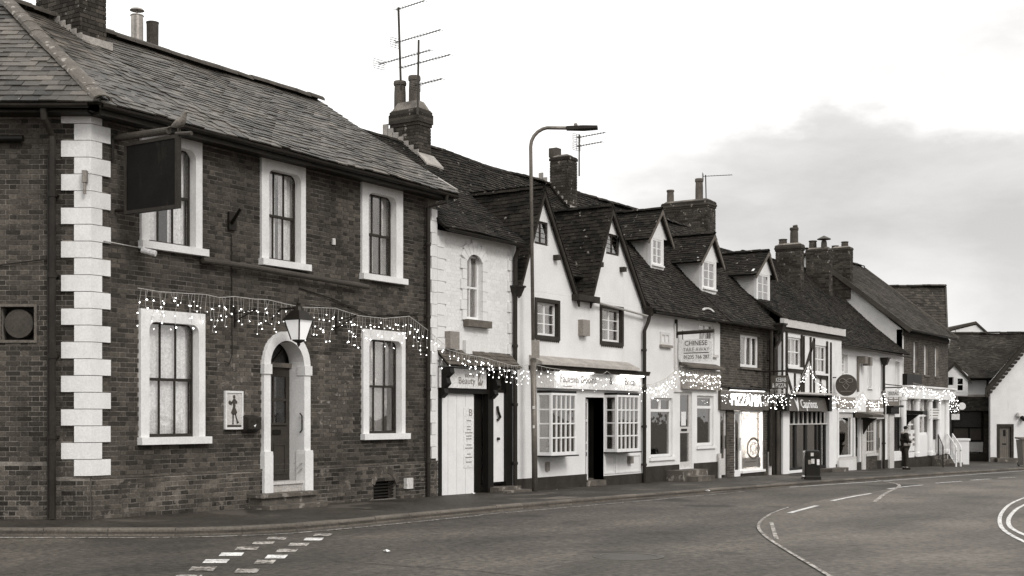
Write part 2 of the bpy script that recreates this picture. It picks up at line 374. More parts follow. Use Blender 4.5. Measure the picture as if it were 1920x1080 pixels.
# ---- writing
def text_mb(s, a0, a1, z0, z1, place, extr=.004):
    cu = bpy.data.curves.new('lettering', 'FONT'); cu.body = s; cu.extrude = .02; cu.resolution_u = 3
    to = bpy.data.objects.new('lettering', cu); COL.objects.link(to)
    dg = bpy.context.evaluated_depsgraph_get(); me = bpy.data.meshes.new_from_object(to.evaluated_get(dg))
    vs = [v.co.copy() for v in me.vertices]; fs = [tuple(p.vertices) for p in me.polygons]
    bpy.data.objects.remove(to); bpy.data.curves.remove(cu); bpy.data.meshes.remove(me)
    x0 = min(v.x for v in vs); x1 = max(v.x for v in vs); y0 = min(v.y for v in vs); y1 = max(v.y for v in vs)
    mb = MB()
    mb.add([place(a0 + (v.x - x0) / (x1 - x0) * (a1 - a0), z0 + (v.y - y0) / (y1 - y0) * (z1 - z0), (.02 + v.z) / .04 * extr) for v in vs], fs)
    return mb
def on_front(Y): return lambda a, z, e: (a, Y - e, z)
def on_side(X): return lambda a, z, e: (X - e, -a, z)          # board across the pavement, read from the -X side, a = distance from wall
# ---- brickwork
BL, BH, HD, JT = .213, .063, .1, .0125
brick_mesh = {}
def unit_brick(kind, m):
    k = (kind, m)
    if k not in brick_mesh:
        l = BL if kind == 's' else HD; b = MB(); b.box(0, l, 0, .03, 0, BH)
        me = bpy.data.meshes.new('brick'); me.from_pydata(b.v, [], b.f); me.materials.append(MATS[m]); brick_mesh[k] = me
    return brick_mesh[k]
def lay_bricks(wall, origin, ang, a0, a1, z0, z1, holes, m, proud=.006, n_ind=0, zones=(), seed=1, bond='flemish', stuff='brickwork', jit=.003):
    """Lays courses on the wall plane; holes: functions z -> (a, a) or None; zones: (a0,a1,z0,z1,material).
       The n_ind whole bricks nearest the camera become objects, the rest one joined part."""
    rnd = random.Random(seed); o = Vector(origin); c, s = math.cos(ang), math.sin(ang); whole = []; fields = {}
    k = 0; z = z0
    while z + BH <= z1 + .02:
        i = 0; a = a0 - (0.0 if k % 2 == 0 else ((BL + HD) / 2 + JT if bond == 'flemish' else (BL + JT) / 2))
        while a < a1:
            hdr = (i % 2 == 1) if bond == 'flemish' else (k % 2 == 1 if bond == 'english' else False)
            l = HD if hdr else BL; segs = [(max(a, a0), min(a + l, a1))]; zm = z + BH / 2
            for h in holes:
                iv = h(zm)
                if iv:
                    ns = []
                    for (p, q) in segs:
                        if iv[0] >= q or iv[1] <= p: ns.append((p, q)); continue
                        if iv[0] > p: ns.append((p, iv[0]))
                        if iv[1] < q: ns.append((iv[1], q))
                    segs = ns
            mm = m
            for zn in zones:
                if zn[0] < a + l / 2 < zn[1] and zn[2] < zm < zn[3]: mm = zn[4]
            for (p, q) in segs:
                if q - p < .02: continue
                pr = proud + rnd.uniform(-jit, jit)
                if abs(q - p - l) < 1e-4: whole.append((p, z, l, 'h' if hdr else 's', pr, mm))
                else: fields.setdefault(mm, []).append((p, q, z, pr))
            a += l + JT; i += 1
        z += BH + JT; k += 1
    def wpos(a, b, zz): return Vector((o.x + a * c - b * s, o.y + a * s + b * c, o.z + zz))
    def vis(b):
        p = wpos(b[0], 0, b[1]); d = p - CAM; Z = d.x * CT + d.y * ST
        if Z < 1: return 1e9
        x = 960 + FPX * (d.x * ST - d.y * CT) / Z; y = HY - FPX * d.z / Z
        return Z if 0 < x < 1920 and 0 < y < 1080 else 1e6 + Z
    if n_ind:
        whole.sort(key=vis)
    off = wl(wall)
    for j, (p, zz, l, kd, pr, mm) in enumerate(whole):
        if j < n_ind:
            ob = bpy.data.objects.new('brick', unit_brick(kd, mm)); COL.objects.link(ob); ob.parent = wall
            ob.location = wpos(p, -pr, zz) - off; ob.rotation_euler = (0, 0, ang + rnd.uniform(-.004, .004))
        else: fields.setdefault(mm, []).append((p, p + l, zz, pr))
    for mm, lst in fields.items():
        b = MB(o, ang)
        for (p, q, zz, pr) in lst:
            b.add([(p, -pr, zz), (q, -pr, zz), (q, -pr, zz + BH), (p, -pr, zz + BH), (p, .012, zz), (q, .012, zz), (q, .012, zz + BH), (p, .012, zz + BH)],
                  [(0, 1, 2, 3), (1, 5, 6, 2), (4, 0, 3, 7), (3, 2, 6, 7), (4, 5, 1, 0)])
        b.build(stuff, mm, wall, kind='stuff')
def rect_hole(a0, a1, z0, z1): return lambda z: (a0, a1) if z0 < z < z1 else None
# ---- tiled roofs
tile_mesh = {}
def unit_tile(w, l, th, m, var):
    k = (round(w, 4), round(l, 4), th, m, var)
    if k not in tile_mesh:
        r = random.Random(var * 31 + 5); d = lambda: r.uniform(-.18, .18) * th
        vs = [(0, 0, .1 * th), (w, 0, .1 * th), (w, 0, 1.9 * th + d()), (0, 0, 1.9 * th + d()), (0, l, -.4 * th), (w, l, -.4 * th), (w, l, .5 * th), (0, l, .5 * th)]
        me = bpy.data.meshes.new('tile'); me.from_pydata(vs, [], [(0, 1, 2, 3), (3, 2, 6, 7), (0, 3, 7, 4), (1, 5, 6, 2)]); me.materials.append(MATS[m]); tile_mesh[k] = me
    return tile_mesh[k]
def tile_roof(root, origin, U, Vv, poly, w, gauge, th, m, sag=None, n_ind=0, seed=1, piece='tile', under=.05, jit=1.0, roof_name='roof'):
    """Pitched roof: boarding sheet plus courses of overlapping tiles. origin on the eave, U along it, Vv up the slope; poly in (a, b)."""
    O = Vector(origin); U = Vector(U).normalized(); Vv = Vector(Vv).normalized(); Nn = U.cross(Vv).normalized()
    if Nn.z < 0: Nn = -Nn
    rnd = random.Random(seed); sag = sag or (lambda a, b: 0.0)
    at = lambda a, b, h=0.0: O + U * a + Vv * b + Nn * (h + sag(a, b))
    amin = min(p[0] for p in poly); amax = max(p[0] for p in poly); bmax = max(p[1] for p in poly); bmin = min(p[1] for p in poly)
    def span(b):
        xs = []
        for i in range(len(poly)):
            (p, q), (r, s_) = poly[i], poly[(i + 1) % len(poly)]
            if (q <= b < s_) or (s_ <= b < q): xs.append(p + (r - p) * (b - q) / (s_ - q))
        return (min(xs), max(xs)) if len(xs) >= 2 else None
    sh = MB(); nb = max(2, int((bmax - bmin) / .5)); na = max(2, int((amax - amin) / .6)); rows = []
    for j in range(nb + 1):
        b = bmin + (bmax - bmin) * min(max(j / nb, .0005), .9995); sp_ = span(b) or (amin, amin)
        rows.append([(sp_[0] + (sp_[1] - sp_[0]) * i / na, b) for i in range(na + 1)])
    vs = [tuple(at(a, b, -.5 * th)) for r in rows for (a, b) in r] + [tuple(at(a, b, -under)) for r in rows for (a, b) in r]
    n1 = na + 1; K = len(rows) * n1; fs = []
    for j in range(nb):
        for i in range(na):
            q = j * n1 + i; fs += [(q, q + 1, q + n1 + 1, q + n1), (K + q + n1, K + q + n1 + 1, K + q + 1, K + q)]
    for i in range(na): fs += [(i + 1, i, K + i, K + i + 1), (nb * n1 + i, nb * n1 + i + 1, K + nb * n1 + i + 1, K + nb * n1 + i)]
    for j in range(nb): fs += [(j * n1, j * n1 + n1, K + j * n1 + n1, K + j * n1), (j * n1 + n1 + na, j * n1 + na, K + j * n1 + na, K + j * n1 + n1 + na)]
    sh.add(vs, fs); roof = sh.build(roof_name, 'underlay', root)
    whole = []; cut = []; k = 0; b = bmin - .02
    while b < bmax - .02:
        sp_ = span(min(max(b + gauge * .5, bmin + .001), bmax - .001))
        if sp_:
            a = sp_[0] - (w * .5 if k % 2 else 0) - .02
            while a < sp_[1]:
                p, q = max(a, sp_[0] - .02), min(a + w, sp_[1] + .02)
                if q - p > .03:
                    full = abs(q - p - w) < 1e-5
                    (whole if full else cut).append((p + rnd.uniform(-.004, .004) * jit, b + rnd.gauss(0, .006) * jit - (rnd.random() < .012) * .04 * jit, q - p - .004, rnd.uniform(-.2, .5) * th * jit))
                a += w
        b += gauge; k += 1
    def depth(t):
        d = at(t[0], t[1]) - CAM; Z = d.x * CT + d.y * ST
        if Z < 1: return 1e9
        x = 960 + FPX * (d.x * ST - d.y * CT) / Z; y = HY - FPX * d.z / Z
        return Z if 0 < x < 1920 and 0 < y < 1080 else 1e6 + Z
    if n_ind: whole.sort(key=depth)
    off = wl(roof); M3 = Matrix((U, Vv, Nn)).transposed(); L = gauge * 1.55
    for j, t in enumerate(whole[:n_ind]):
        ob = bpy.data.objects.new(piece, unit_tile(w - .004, L, th, m, rnd.randrange(6))); COL.objects.link(ob); ob.parent = roof
        mw = M3 @ Matrix.Rotation(rnd.gauss(0, .012) * jit, 3, 'Z') @ Matrix.Rotation(rnd.uniform(0, .02) * jit, 3, 'X')
        ob.matrix_local = Matrix.Translation(at(t[0], t[1], t[3]) - off) @ mw.to_4x4()
    fb = MB()
    for (a, b_, ww, h) in whole[n_ind:] + cut:
        s1_, s2_ = rnd.uniform(-.15, .3) * th, rnd.uniform(-.15, .3) * th
        P = [at(a, b_, h + .1 * th), at(a + ww, b_, h + .1 * th), at(a + ww, b_, h + 1.9 * th + s1_), at(a, b_, h + 1.9 * th + s2_),
             at(a, b_ + L, -.4 * th), at(a + ww, b_ + L, -.4 * th), at(a + ww, b_ + L, .5 * th), at(a, b_ + L, .5 * th)]
        fb.add([tuple(p) for p in P], [(0, 1, 2, 3), (3, 2, 6, 7), (0, 3, 7, 4), (1, 5, 6, 2)])
    if fb.v: fb.build(piece + '_field', m, roof, kind='stuff')
    return roof, at
def ridge_tiles(roof, p, q, l=.34, r=.11, m='tile', sag=None, seed=2, name='ridge_tile', flat=.75):
    p = Vector(p); q = Vector(q); n = max(1, int(round((q - p).length / l))); rnd = random.Random(seed); off = wl(roof)
    d = (q - p) / n; x = d.normalized(); y = Vector((0, 0, 1)).cross(x).normalized(); z = x.cross(y)
    vs = []; K = 7; ll = d.length * .985
    for e_ in (0, 1):
        for rr in (r, r * .78):
            for k in range(K):
                a = math.pi * (k / (K - 1)); vs.append((e_ * ll, math.cos(a) * rr, math.sin(a) * rr * flat))
    fs = []
    for k in range(K - 1):
        fs += [(k, k + 1, 2 * K + k + 1, 2 * K + k), (K + k + 1, K + k, 3 * K + k, 3 * K + k + 1), (k + 1, k, K + k, K + k + 1), (2 * K + k, 2 * K + k + 1, 3 * K + k + 1, 3 * K + k)]
    me = bpy.data.meshes.new(name); me.from_pydata(vs, [], fs); me.materials.append(MATS[m])
    R = Matrix((x, y, z)).transposed()
    for i in range(n):
        o = bpy.data.objects.new(name, me); COL.objects.link(o); o.parent = roof
        pos = p + d * i + Vector((0, 0, (sag(i / n) if sag else 0) + rnd.uniform(-.008, .008)))
        o.matrix_local = Matrix.Translation(pos - off) @ (R @ Matrix.Rotation(rnd.gauss(0, .02), 3, 'Y') @ Matrix.Rotation(rnd.gauss(0, .03), 3, 'X')).to_4x4()
# ---- windows
def window(root, a0, a1, z0, z1, cols=2, rows=1, style='sash', b=.14, m='white_paint', glass='glass', curtain=None, fw=.05, bar=.022, o=(0, 0, 0), ang=0.0, name='window', cfrac=(.0, 1.0), sill=None, clr='curtain', cz=(0, 1), coff=.16):
    """Window set back in its opening: frame, glazing bars, single panes, optional curtain and sill."""
    M = lambda: MB(o, ang)
    fr = M(); fr.box(a0, a0 + fw, b, b + .09, z0, z1); fr.box(a1 - fw, a1, b, b + .09, z0, z1); fr.box(a0 + fw, a1 - fw, b, b + .09, z1 - fw, z1); fr.box(a0 + fw, a1 - fw, b, b + .09, z0, z0 + fw * 1.3)
    zm = z0 + (z1 - z0) * .5; ia0, ia1, iz0, iz1 = a0 + fw, a1 - fw, z0 + fw * 1.3, z1 - fw
    if style == 'sash':
        fr.box(ia0, ia1, b + .015, b + .08, zm - .022, zm + .022); halves = [(iz0, zm - .022, b + .028), (zm + .022, iz1, b + .008)]
    elif style == 'casement':
        am = (a0 + a1) / 2; fr.box(am - .03, am + .03, b + .005, b + .085, iz0, iz1); halves = None
    else: halves = [(iz0, iz1, b + .008)]
    w = fr.build(name, m, root); cells = []; rod = lambda *q: M().box(*q).build('glazing_bar', m, w)
    if style == 'casement':
        am = (a0 + a1) / 2; grp = [(ia0, am - .03), (am + .03, ia1)]
        for (p, q) in grp:
            for i in range(cols):
                for j in range(rows): cells.append((p + (q - p) * i / cols, p + (q - p) * (i + 1) / cols, iz0 + (iz1 - iz0) * j / rows, iz0 + (iz1 - iz0) * (j + 1) / rows, b + .016))
            for i in range(1, cols): rod(p + (q - p) * i / cols - bar / 2, p + (q - p) * i / cols + bar / 2, b + .006, b + .03, iz0, iz1)
            for j in range(1, rows): rod(p, q, b + .008, b + .028, iz0 + (iz1 - iz0) * j / rows - bar / 2, iz0 + (iz1 - iz0) * j / rows + bar / 2)
    else:
        for (y0, y1, bb) in halves:
            for i in range(cols):
                for j in range(rows): cells.append((ia0 + (ia1 - ia0) * i / cols, ia0 + (ia1 - ia0) * (i + 1) / cols, y0 + (y1 - y0) * j / rows, y0 + (y1 - y0) * (j + 1) / rows, bb + .012))
            for i in range(1, cols): rod(ia0 + (ia1 - ia0) * i / cols - bar / 2, ia0 + (ia1 - ia0) * i / cols + bar / 2, bb, bb + .03, y0, y1)
            for j in range(1, rows): rod(ia0, ia1, bb + .002, bb + .028, y0 + (y1 - y0) * j / rows - bar / 2, y0 + (y1 - y0) * j / rows + bar / 2)
    for (p, q, y0, y1, bb) in cells: M().box(p + .004, q - .004, bb, bb + .005, y0 + .004, y1 - .004).build('pane', glass, w)
    if curtain:
        for (f0, f1) in curtain:
            cu = M(); n = max(6, int((f1 - f0) * (a1 - a0) / .022)); zb, zt = z0 + (z1 - z0) * cz[0] + .02, z0 + (z1 - z0) * cz[1] - .02; pv = []
            for i in range(n + 1):
                a = a0 + (a1 - a0) * (f0 + (f1 - f0) * i / n); pv.append((a, b + coff + .022 * math.sin(i * 1.25) + .01 * math.sin(i * .41)))
            for i in range(n):
                (p, y), (q, u) = pv[i], pv[i + 1]; cu.quad((p, y, zb), (q, u, zb), (q, u, zt), (p, y, zt))
            cu.build('curtain', clr, w, smooth=True)
    if sill: M().box(a0 - sill[0], a1 + sill[0], -sill[1], b, z0 - sill[2], z0).build('sill', sill[3], w)
    return w
def shell(root, x0, x1, D, ztop, zfloor=None, m='render_grey', Y0=.26, ceil=None, inner=1.9):
    """side and rear walls, floors and a partition that close the house behind its front"""
    z0 = g(x1) - .3; b = MB()
    b.box(x0, x0 + .2, Y0, D, z0, ztop); b.box(x1 - .2, x1, Y0, D, z0, ztop); b.box(x0 + .2, x1 - .2, D - .2, D, z0, ztop); b.build('rear_walls', m, root)
    i = MB(); i.box(x0 + .2, x1 - .2, inner, inner + .1, z0, ztop); zf = g(x0) + .12 if zfloor is None else zfloor
    i.box(x0 + .2, x1 - .2, Y0 + .02, inner, z0, zf)
    for c_ in (ceil or []): i.box(x0 + .2, x1 - .2, Y0 + .02, inner, c_ - .12, c_ + .12)
    i.build('inner_walls', 'interior', root)
def chimney(root, x0, x1, y0, y1, z0, z1, pots, corbel=2, n_ind=0, m='brick_chimney', seed=3, name='chimney', cap=.1):
    core = MB(); core.box(x0 + .008, x1 - .008, y0 + .008, y1 - .008, z0, z1); core.box(x0 - .0, x1 + .0, y0 - .0, y1 + .0, z1, z1 + .03)
    ch = core.build(name, 'mortar_dark', root); zc = z1 - corbel * .075
    half = n_ind // 2
    lay_bricks(ch, (x0, y0, 0), 0, 0, x1 - x0, z0, zc, [], m, .004, half, seed=seed)
    lay_bricks(ch, (x0, y1, 0), -math.pi / 2, 0, y1 - y0, z0, zc, [], m, .004, n_ind - half, seed=seed + 1)
    lay_bricks(ch, (x1, y1, 0), math.pi, 0, x1 - x0, z0, zc, [], m, .004, 0, seed=seed + 2); lay_bricks(ch, (x1, y0, 0), math.pi / 2, 0, y1 - y0, z0, zc, [], m, .004, 0, seed=seed + 3)
    for k in range(corbel):
        e_ = .02 if k == 0 else (.042 if k < corbel - 1 or corbel < 3 else .025)
        MB().box(x0 - e_, x1 + e_, y0 - e_, y1 + e_, zc + k * .075 + .004, zc + (k + 1) * .075).build('corbel', m, ch)
    fl = MB(); n = 12; xm, ym = (x0 + x1) / 2, (y0 + y1) / 2
    fl.add([(x0, y0, z1), (x1, y0, z1), (x1, y1, z1), (x0, y1, z1), (x0 + .12, y0 + .12, z1 + cap), (x1 - .12, y0 + .12, z1 + cap), (x1 - .12, y1 - .12, z1 + cap), (x0 + .12, y1 - .12, z1 + cap)],
           [(0, 1, 5, 4), (1, 2, 6, 5), (2, 3, 7, 6), (3, 0, 4, 7), (4, 5, 6, 7)]); fl.build('flaunching', 'mortar', ch)
    for (px_, py_, r, h, mm) in pots:
        p = MB(); p.lathe((px_, py_, z1 + cap * .5), [(r * 1.08, 0), (r * 1.02, .06), (r, h * .6), (r * .93, h * .84), (r * 1.08, h * .86), (r * 1.12, h * .93), (r * 1.05, h), (r * .8, h), (r * .78, h * .8)], 14)
        p.build('chimney_pot', mm, ch, smooth=False)
    return ch
def downpipe(root, pts, r=.045, m='pipe_dark', hopper=None, name='downpipe', brackets=3):
    d = MB(); d.tube(pts, r, 10); p, q = Vector(pts[-2]), Vector(pts[-1])
    for k in range(brackets):
        c = p.lerp(q, (k + .5) / brackets); d.lathe((c.x, c.y, c.z - .04), [(r * 1.25, 0), (r * 1.35, .03), (r * 1.25, .07)], 10)
        d.box(c.x - .02, c.x + .02, c.y, .02 if c.y < 0 else c.y + .05, c.z - .02, c.z + .02)
    o_ = d.build(name, m, root)
    if hopper:
        h = MB(); x, y, z, s_ = hopper
        h.add([(x - s_, y - s_, z + s_ * 1.6), (x + s_, y - s_, z + s_ * 1.6), (x + s_, y + s_, z + s_ * 1.6), (x - s_, y + s_, z + s_ * 1.6), (x - s_ * .5, y - s_ * .5, z), (x + s_ * .5, y - s_ * .5, z), (x + s_ * .5, y + s_ * .5, z), (x - s_ * .5, y + s_ * .5, z)],
              [(0, 1, 2, 3), (0, 4, 5, 1), (1, 5, 6, 2), (2, 6, 7, 3), (3, 7, 4, 0), (7, 6, 5, 4)]); h.box(x - s_ * 1.15, x + s_ * 1.15, y - s_ * 1.15, y + s_ * 1.15, z + s_ * 1.6, z + s_ * 1.9); h.build('hopper', m, o_)
    return o_
def gutter(root, p, q, r=.06, m='gutter'):
    """half round gutter"""
    b = MB(); p = Vector(p); q = Vector(q); d = (q - p).normalized(); y = Vector((0, 0, 1)).cross(d).normalized(); n = max(2, int((q - p).length / .8)); K = 6; vs = []; fs = []; rnd = random.Random(5)
    for i in range(n + 1):
        c = p.lerp(q, i / n) + Vector((0, 0, rnd.uniform(-.006, .006)))
        for rr in (r, r * .86):
            for k in range(K + 1):
                a = math.pi + math.pi * k / K; vs.append(tuple(c + y * math.cos(a) * rr + Vector((0, 0, 1)) * math.sin(a) * rr))
    S = 2 * (K + 1)
    for i in range(n):
        for k in range(K):
            a = i * S + k; fs.append((a, a + S, a + S + 1, a + 1)); a += K + 1; fs.append((a + 1, a + S + 1, a + S, a))
        a = i * S; fs.append((a, a + K + 1, a + K + 1 + S, a + S)); a += K; fs.append((a + S, a + K + 1 + S, a + K + 1, a))
    b.add(vs, fs); return b.build('gutter', m, root)

# ================================================================== the ground, the road and the pavement
RD = -.10                                              # road surface below pavement
def sheet(name, m, xs, ys, off):
    b = MB(); vs = [(x, y, g(x) + off) for x in xs for y in ys]; n = len(ys)
    b.add(vs, [(i * n + j, (i + 1) * n + j, (i + 1) * n + j + 1, i * n + j + 1) for i in range(len(xs) - 1) for j in range(n - 1)])
    return struct(b.build(name, m))
XS = [-2500, -400, -60, -30, -15, -6, 0] + [2 * k for k in range(1, 46)] + [120, 400, 2500]
sheet('ground', 'ground_earth', XS, [-2500, -300, -70, -20, 0, 20, 70, 300, 2500], RD - .03)
sheet('road', 'road', [x for x in XS if -61 <= x <= 120], [-70, -40, -20, -10, 0, 15, 40, 60], RD)
kp = [(0, 1003), (120, 1005), (250, 1005.5), (350, 1005), (430, 1002.5), (520, 999), (640, 988), (800, 972), (960, 956), (1120, 942), (1300, 927), (1500, 911), (1700, 896), (1850, 886), (1930, 881)]
KL = [G(p[0], p[1], RD) for p in kp]
k0 = Vector(KL[0]); KL = [tuple(k0 + Vector((-ST, CT)) * d) for d in (14, 9, 5, 2.2)] + KL
def resample(pl, step):
    out = [Vector(pl[0])]; acc = 0.0
    for i in range(len(pl) - 1):
        p, q = Vector(pl[i]), Vector(pl[i + 1]); L_ = (q - p).length; d = step - acc
        while d <= L_: out.append(p.lerp(q, d / L_)); d += step
        acc = (acc + L_) % step if L_ > 0 else acc
    return out
def smooth(pl, it=2):
    pl = [Vector(p) for p in pl]
    for _ in range(it):
        n = [pl[0]]
        for i in range(len(pl) - 1): n += [pl[i].lerp(pl[i + 1], .25), pl[i].lerp(pl[i + 1], .75)]
        n.append(pl[-1]); pl = n
    return pl
KS = resample(smooth(KL), .915)
last = KS[-1]; dirl = (KS[-1] - KS[-4]).normalized()
KS += [last + dirl * (.915 * k) + Vector((dirl.y, -dirl.x)) * (.006 * k * k) for k in range(1, 36)]
def inner_pt(k):
    if k.x < 0.4:
        d = max(0.0, (k.x * -ST + k.y * CT)); return Vector((-ST * d + .35, CT * d + .25))
    if k.x < 50: return Vector((k.x, .35))
    return Vector((k.x + 2, 16))
pv = MB(); vs = []
nrm = []
for i, k in enumerate(KS):
    d = (KS[min(i + 1, len(KS) - 1)] - KS[max(i - 1, 0)]).normalized(); nrm.append(Vector((-d.y, d.x)))     # towards the houses
    a = k + nrm[i] * .12; w_ = inner_pt(k)
    for t in (0, .33, .66, 1): p = a.lerp(w_, t); vs.append((p.x, p.y, g(p.x)))
n = 4; pv.add(vs, [(i * n + j, (i + 1) * n + j, (i + 1) * n + j + 1, i * n + j + 1) for i in range(len(KS) - 1) for j in range(3)])
struct(pv.build('pavement', 'pavement'))
kerb = MB(); vs = []
for i, k in enumerate(KS):
    z = g(k.x) + RD; a = k + nrm[i] * .12; vs += [(k.x, k.y, z - .05), (k.x, k.y, z + .06), (a.x, a.y, z + .08), (a.x, a.y, z - .05)]
kerb.add(vs, [(i * 4 + j, i * 4 + 4 + j, i * 4 + 5 + j, i * 4 + 1 + j) for i in range(len(KS) - 1) for j in range(3)])
kb = struct(kerb.build('kerb', 'mortar_dark'))
rk = random.Random(3)
for i in range(len(KS) - 1):
    p, q = KS[i], KS[i + 1]; d = (q - p); p1 = p + d * .006; q1 = q - d * .006; n_ = nrm[i]; z0 = g(p.x) + RD; z1 = g(q.x) + RD; h = .105 + rk.uniform(-.006, .006)
    sec = lambda c, z: [(c.x, c.y, z - .03), (c.x + n_.x * .012, c.y + n_.y * .012, z + h - .025), (c.x + n_.x * .035, c.y + n_.y * .035, z + h), (c.x + n_.x * .125, c.y + n_.y * .125, z + h), (c.x + n_.x * .125, c.y + n_.y * .125, z - .03)]
    MB().add(sec(p1 - n_ * .006, z0) + sec(q1 - n_ * .006, z1), [(0, 5, 6, 1), (1, 6, 7, 2), (2, 7, 8, 3), (3, 8, 9, 4), (4, 3, 2, 1, 0), (5, 6, 7, 8, 9)]).build('kerb_stone', 'kerb_stone', kb)
# ---- painted markings and repairs
def ribbon(name, pts, w, m, off, parent=None, step=.6):
    pts = resample(pts, step) + [Vector(pts[-1])] if step else [Vector(p) for p in pts]; b = MB(); vs = []
    for i, p in enumerate(pts):
        d = (pts[min(i + 1, len(pts) - 1)] - pts[max(i - 1, 0)]).normalized(); n_ = Vector((-d.y, d.x)) * (w / 2)
        for s_ in (-1, 1): q = p + n_ * s_; vs.append((q.x, q.y, g(q.x) + RD + off))
    b.add(vs, [(i * 2, i * 2 + 2, i * 2 + 3, i * 2 + 1) for i in range(len(pts) - 1)]); return b.build(name, m, parent)
def px_line(pts): return smooth([G(p[0], p[1], RD) for p in pts], 2)
patch_px = [(1420, 990), (1424, 978), (1445, 964), (1500, 946), (1570, 932), (1670, 917), (1790, 904), (1960, 890)]
pp = smooth([G(p[0], p[1], RD) for p in patch_px], 2)
pl = smooth([G(p[0], p[1], RD) for p in [(1420, 990), (1430, 1003), (1470, 1030), (1530, 1066), (1600, 1110), (1700, 1190)]], 2)
rp_ = MB(); A_ = resample(pp, .8); B_ = resample(pl, .12)
far = [Vector((a.x + .8 * max(0, 2), a.y - 6 - .12 * i)) for i, a in enumerate(A_)]
poly = [Vector(p) for p in B_[::-1]] + A_
cen = Vector((13.0, -16.0)); vs = [(p.x, p.y, g(p.x) + RD + .004) for p in poly] + [(cen.x, cen.y, g(cen.x) + RD + .004)] + [(60, -30, g(60) + RD + .004)]
nn = len(poly)
# fan in strips so that the sheet follows the fall of the road
rows = 14; vs = []; end = [Vector((B_[-1].x + (62 - B_[-1].x) * t, B_[-1].y - 1 - 18 * t)) for t in [i / (nn - 1) for i in range(nn)]]
for p, e_ in zip(poly, end):
    for k in range(rows + 1): q = p.lerp(e_, k / rows); vs.append((q.x, q.y, g(q.x) + RD + .004))
rp_.add(vs, [(i * (rows + 1) + k, (i + 1) * (rows + 1) + k, (i + 1) * (rows + 1) + k + 1, i * (rows + 1) + k + 1) for i in range(nn - 1) for k in range(rows)])
struct(rp_.build('resurfaced_road', 'road_new'))
struct(ribbon('road_joint', pl, .05, 'underlay', .007, step=.3))
struct(ribbon('edge_line', px_line([(-60, 1008.5), (120, 1009), (300, 1009), (420, 1006.5), (520, 1003), (640, 993), (800, 977), (900, 967)]), .07, 'paint_worn', .008, step=.4))
struct(ribbon('edge_line', px_line([(900, 966), (1120, 947), (1290, 932), (1395, 922)]), .07, 'paint_worn', .008, step=.4))
struct(ribbon('edge_line', px_line([(1480, 914), (1600, 906), (1700, 899), (1850, 888), (1935, 882)]), .09, 'paint_white', .008))
cl = struct(ribbon('centre_line', px_line([(1480, 963), (1503, 956.5), (1532, 949)]), .1, 'paint_white', .012, step=.2))
for seg in ([(1560, 940), (1597, 932), (1633, 926)], [(1665, 917.5), (1697, 913), (1730, 910)], [(1755, 906.5), (1780, 904.5), (1803, 903)], [(1820, 901), (1840, 899.5), (1858, 898.5)], [(1872, 897), (1890, 896), (1905, 895.5)]):
    ribbon('centre_dash', px_line(seg), .1, 'paint_white', .012, cl, step=.3)
struct(ribbon('worn_line', px_line([(1478, 952), (1446, 963), (1425, 978), (1421, 989), (1426, 998), (1440, 1011), (1470, 1030), (1500, 1048), (1530, 1066), (1580, 1098)]), .05, 'paint_worn', .012, step=.1))
struct(ribbon('worn_line', px_line([(1446, 980), (1452, 1000), (1456, 1012)]), .06, 'paint_worn', .012, step=.1))
struct(ribbon('worn_line', px_line([(1640, 900), (1680, 907), (1690, 912), (1660, 925), (1640, 942)]), .09, 'paint_worn', .013, step=.3))
struct(ribbon('double_line', px_line([(1980, 915), (1900, 940), (1876, 962), (1873, 985), (1890, 1003), (1960, 1035)]), .065, 'paint_white', .012, step=.15))
struct(ribbon('double_line', px_line([(1990, 924), (1915, 948), (1893, 967), (1889, 985), (1905, 998), (1970, 1024)]), .07, 'paint_white', .012, step=.15))
def dash_quad(name, c4, m, parent=None):
    b = MB(); q = [G(p[0], p[1], RD) for p in c4]; b.add([(p[0], p[1], g(p[0]) + RD + .006) for p in q], [(0, 1, 2, 3)]); return b.build(name, m, parent)
gw = None
for (x, y, w_) in [(519, 1010, 40), (494, 1018.5, 44), (463, 1029, 46), (434, 1040, 47), (405, 1053, 50), (380, 1067, 52), (352, 1083, 54),
                   (605, 1003.5, 36), (588, 1011.5, 38), (560, 1021.5, 40), (538, 1033, 42), (518, 1044.5, 42), (497, 1054, 40), (463, 1071, 48)]:
    h = 2.2 + (y - 1000) * .025; w_ *= .9; k = h * 1.9; mm = 'paint_white' if rk.random() < .4 else 'paint_worn'
    o_ = dash_quad('give_way_dash' if gw else 'give_way_marking', [(x - w_ / 2 - k / 2, y + h), (x + w_ / 2 - k / 2, y + h), (x + w_ / 2 + k / 2, y - h), (x - w_ / 2 + k / 2, y - h)], mm, gw)
    if not gw: gw = struct(o_)
struct(ribbon('road_joint', px_line([(620, 1052), (760, 1062), (880, 1070), (980, 1080)]), .02, 'asphalt_patch', .005, step=.3))
mx_, my_ = G(1178, 1044, RD)
mh = struct(MB().lathe((mx_, my_, g(mx_) + RD - .02), [(.42, 0), (.42, .026), (.34, .026), (.33, .02), (.30, .024), (.01, .026)], 24).build('manhole_cover', 'pipe_grey'))
cx_, cy_ = G(1050, 933.5)
struct(MB().box(cx_ - .5, cx_ + .35, cy_ - .25, cy_ + .2, g(cx_) - .02, g(cx_) + .008).build('pavement_cover', 'kerb_stone'))
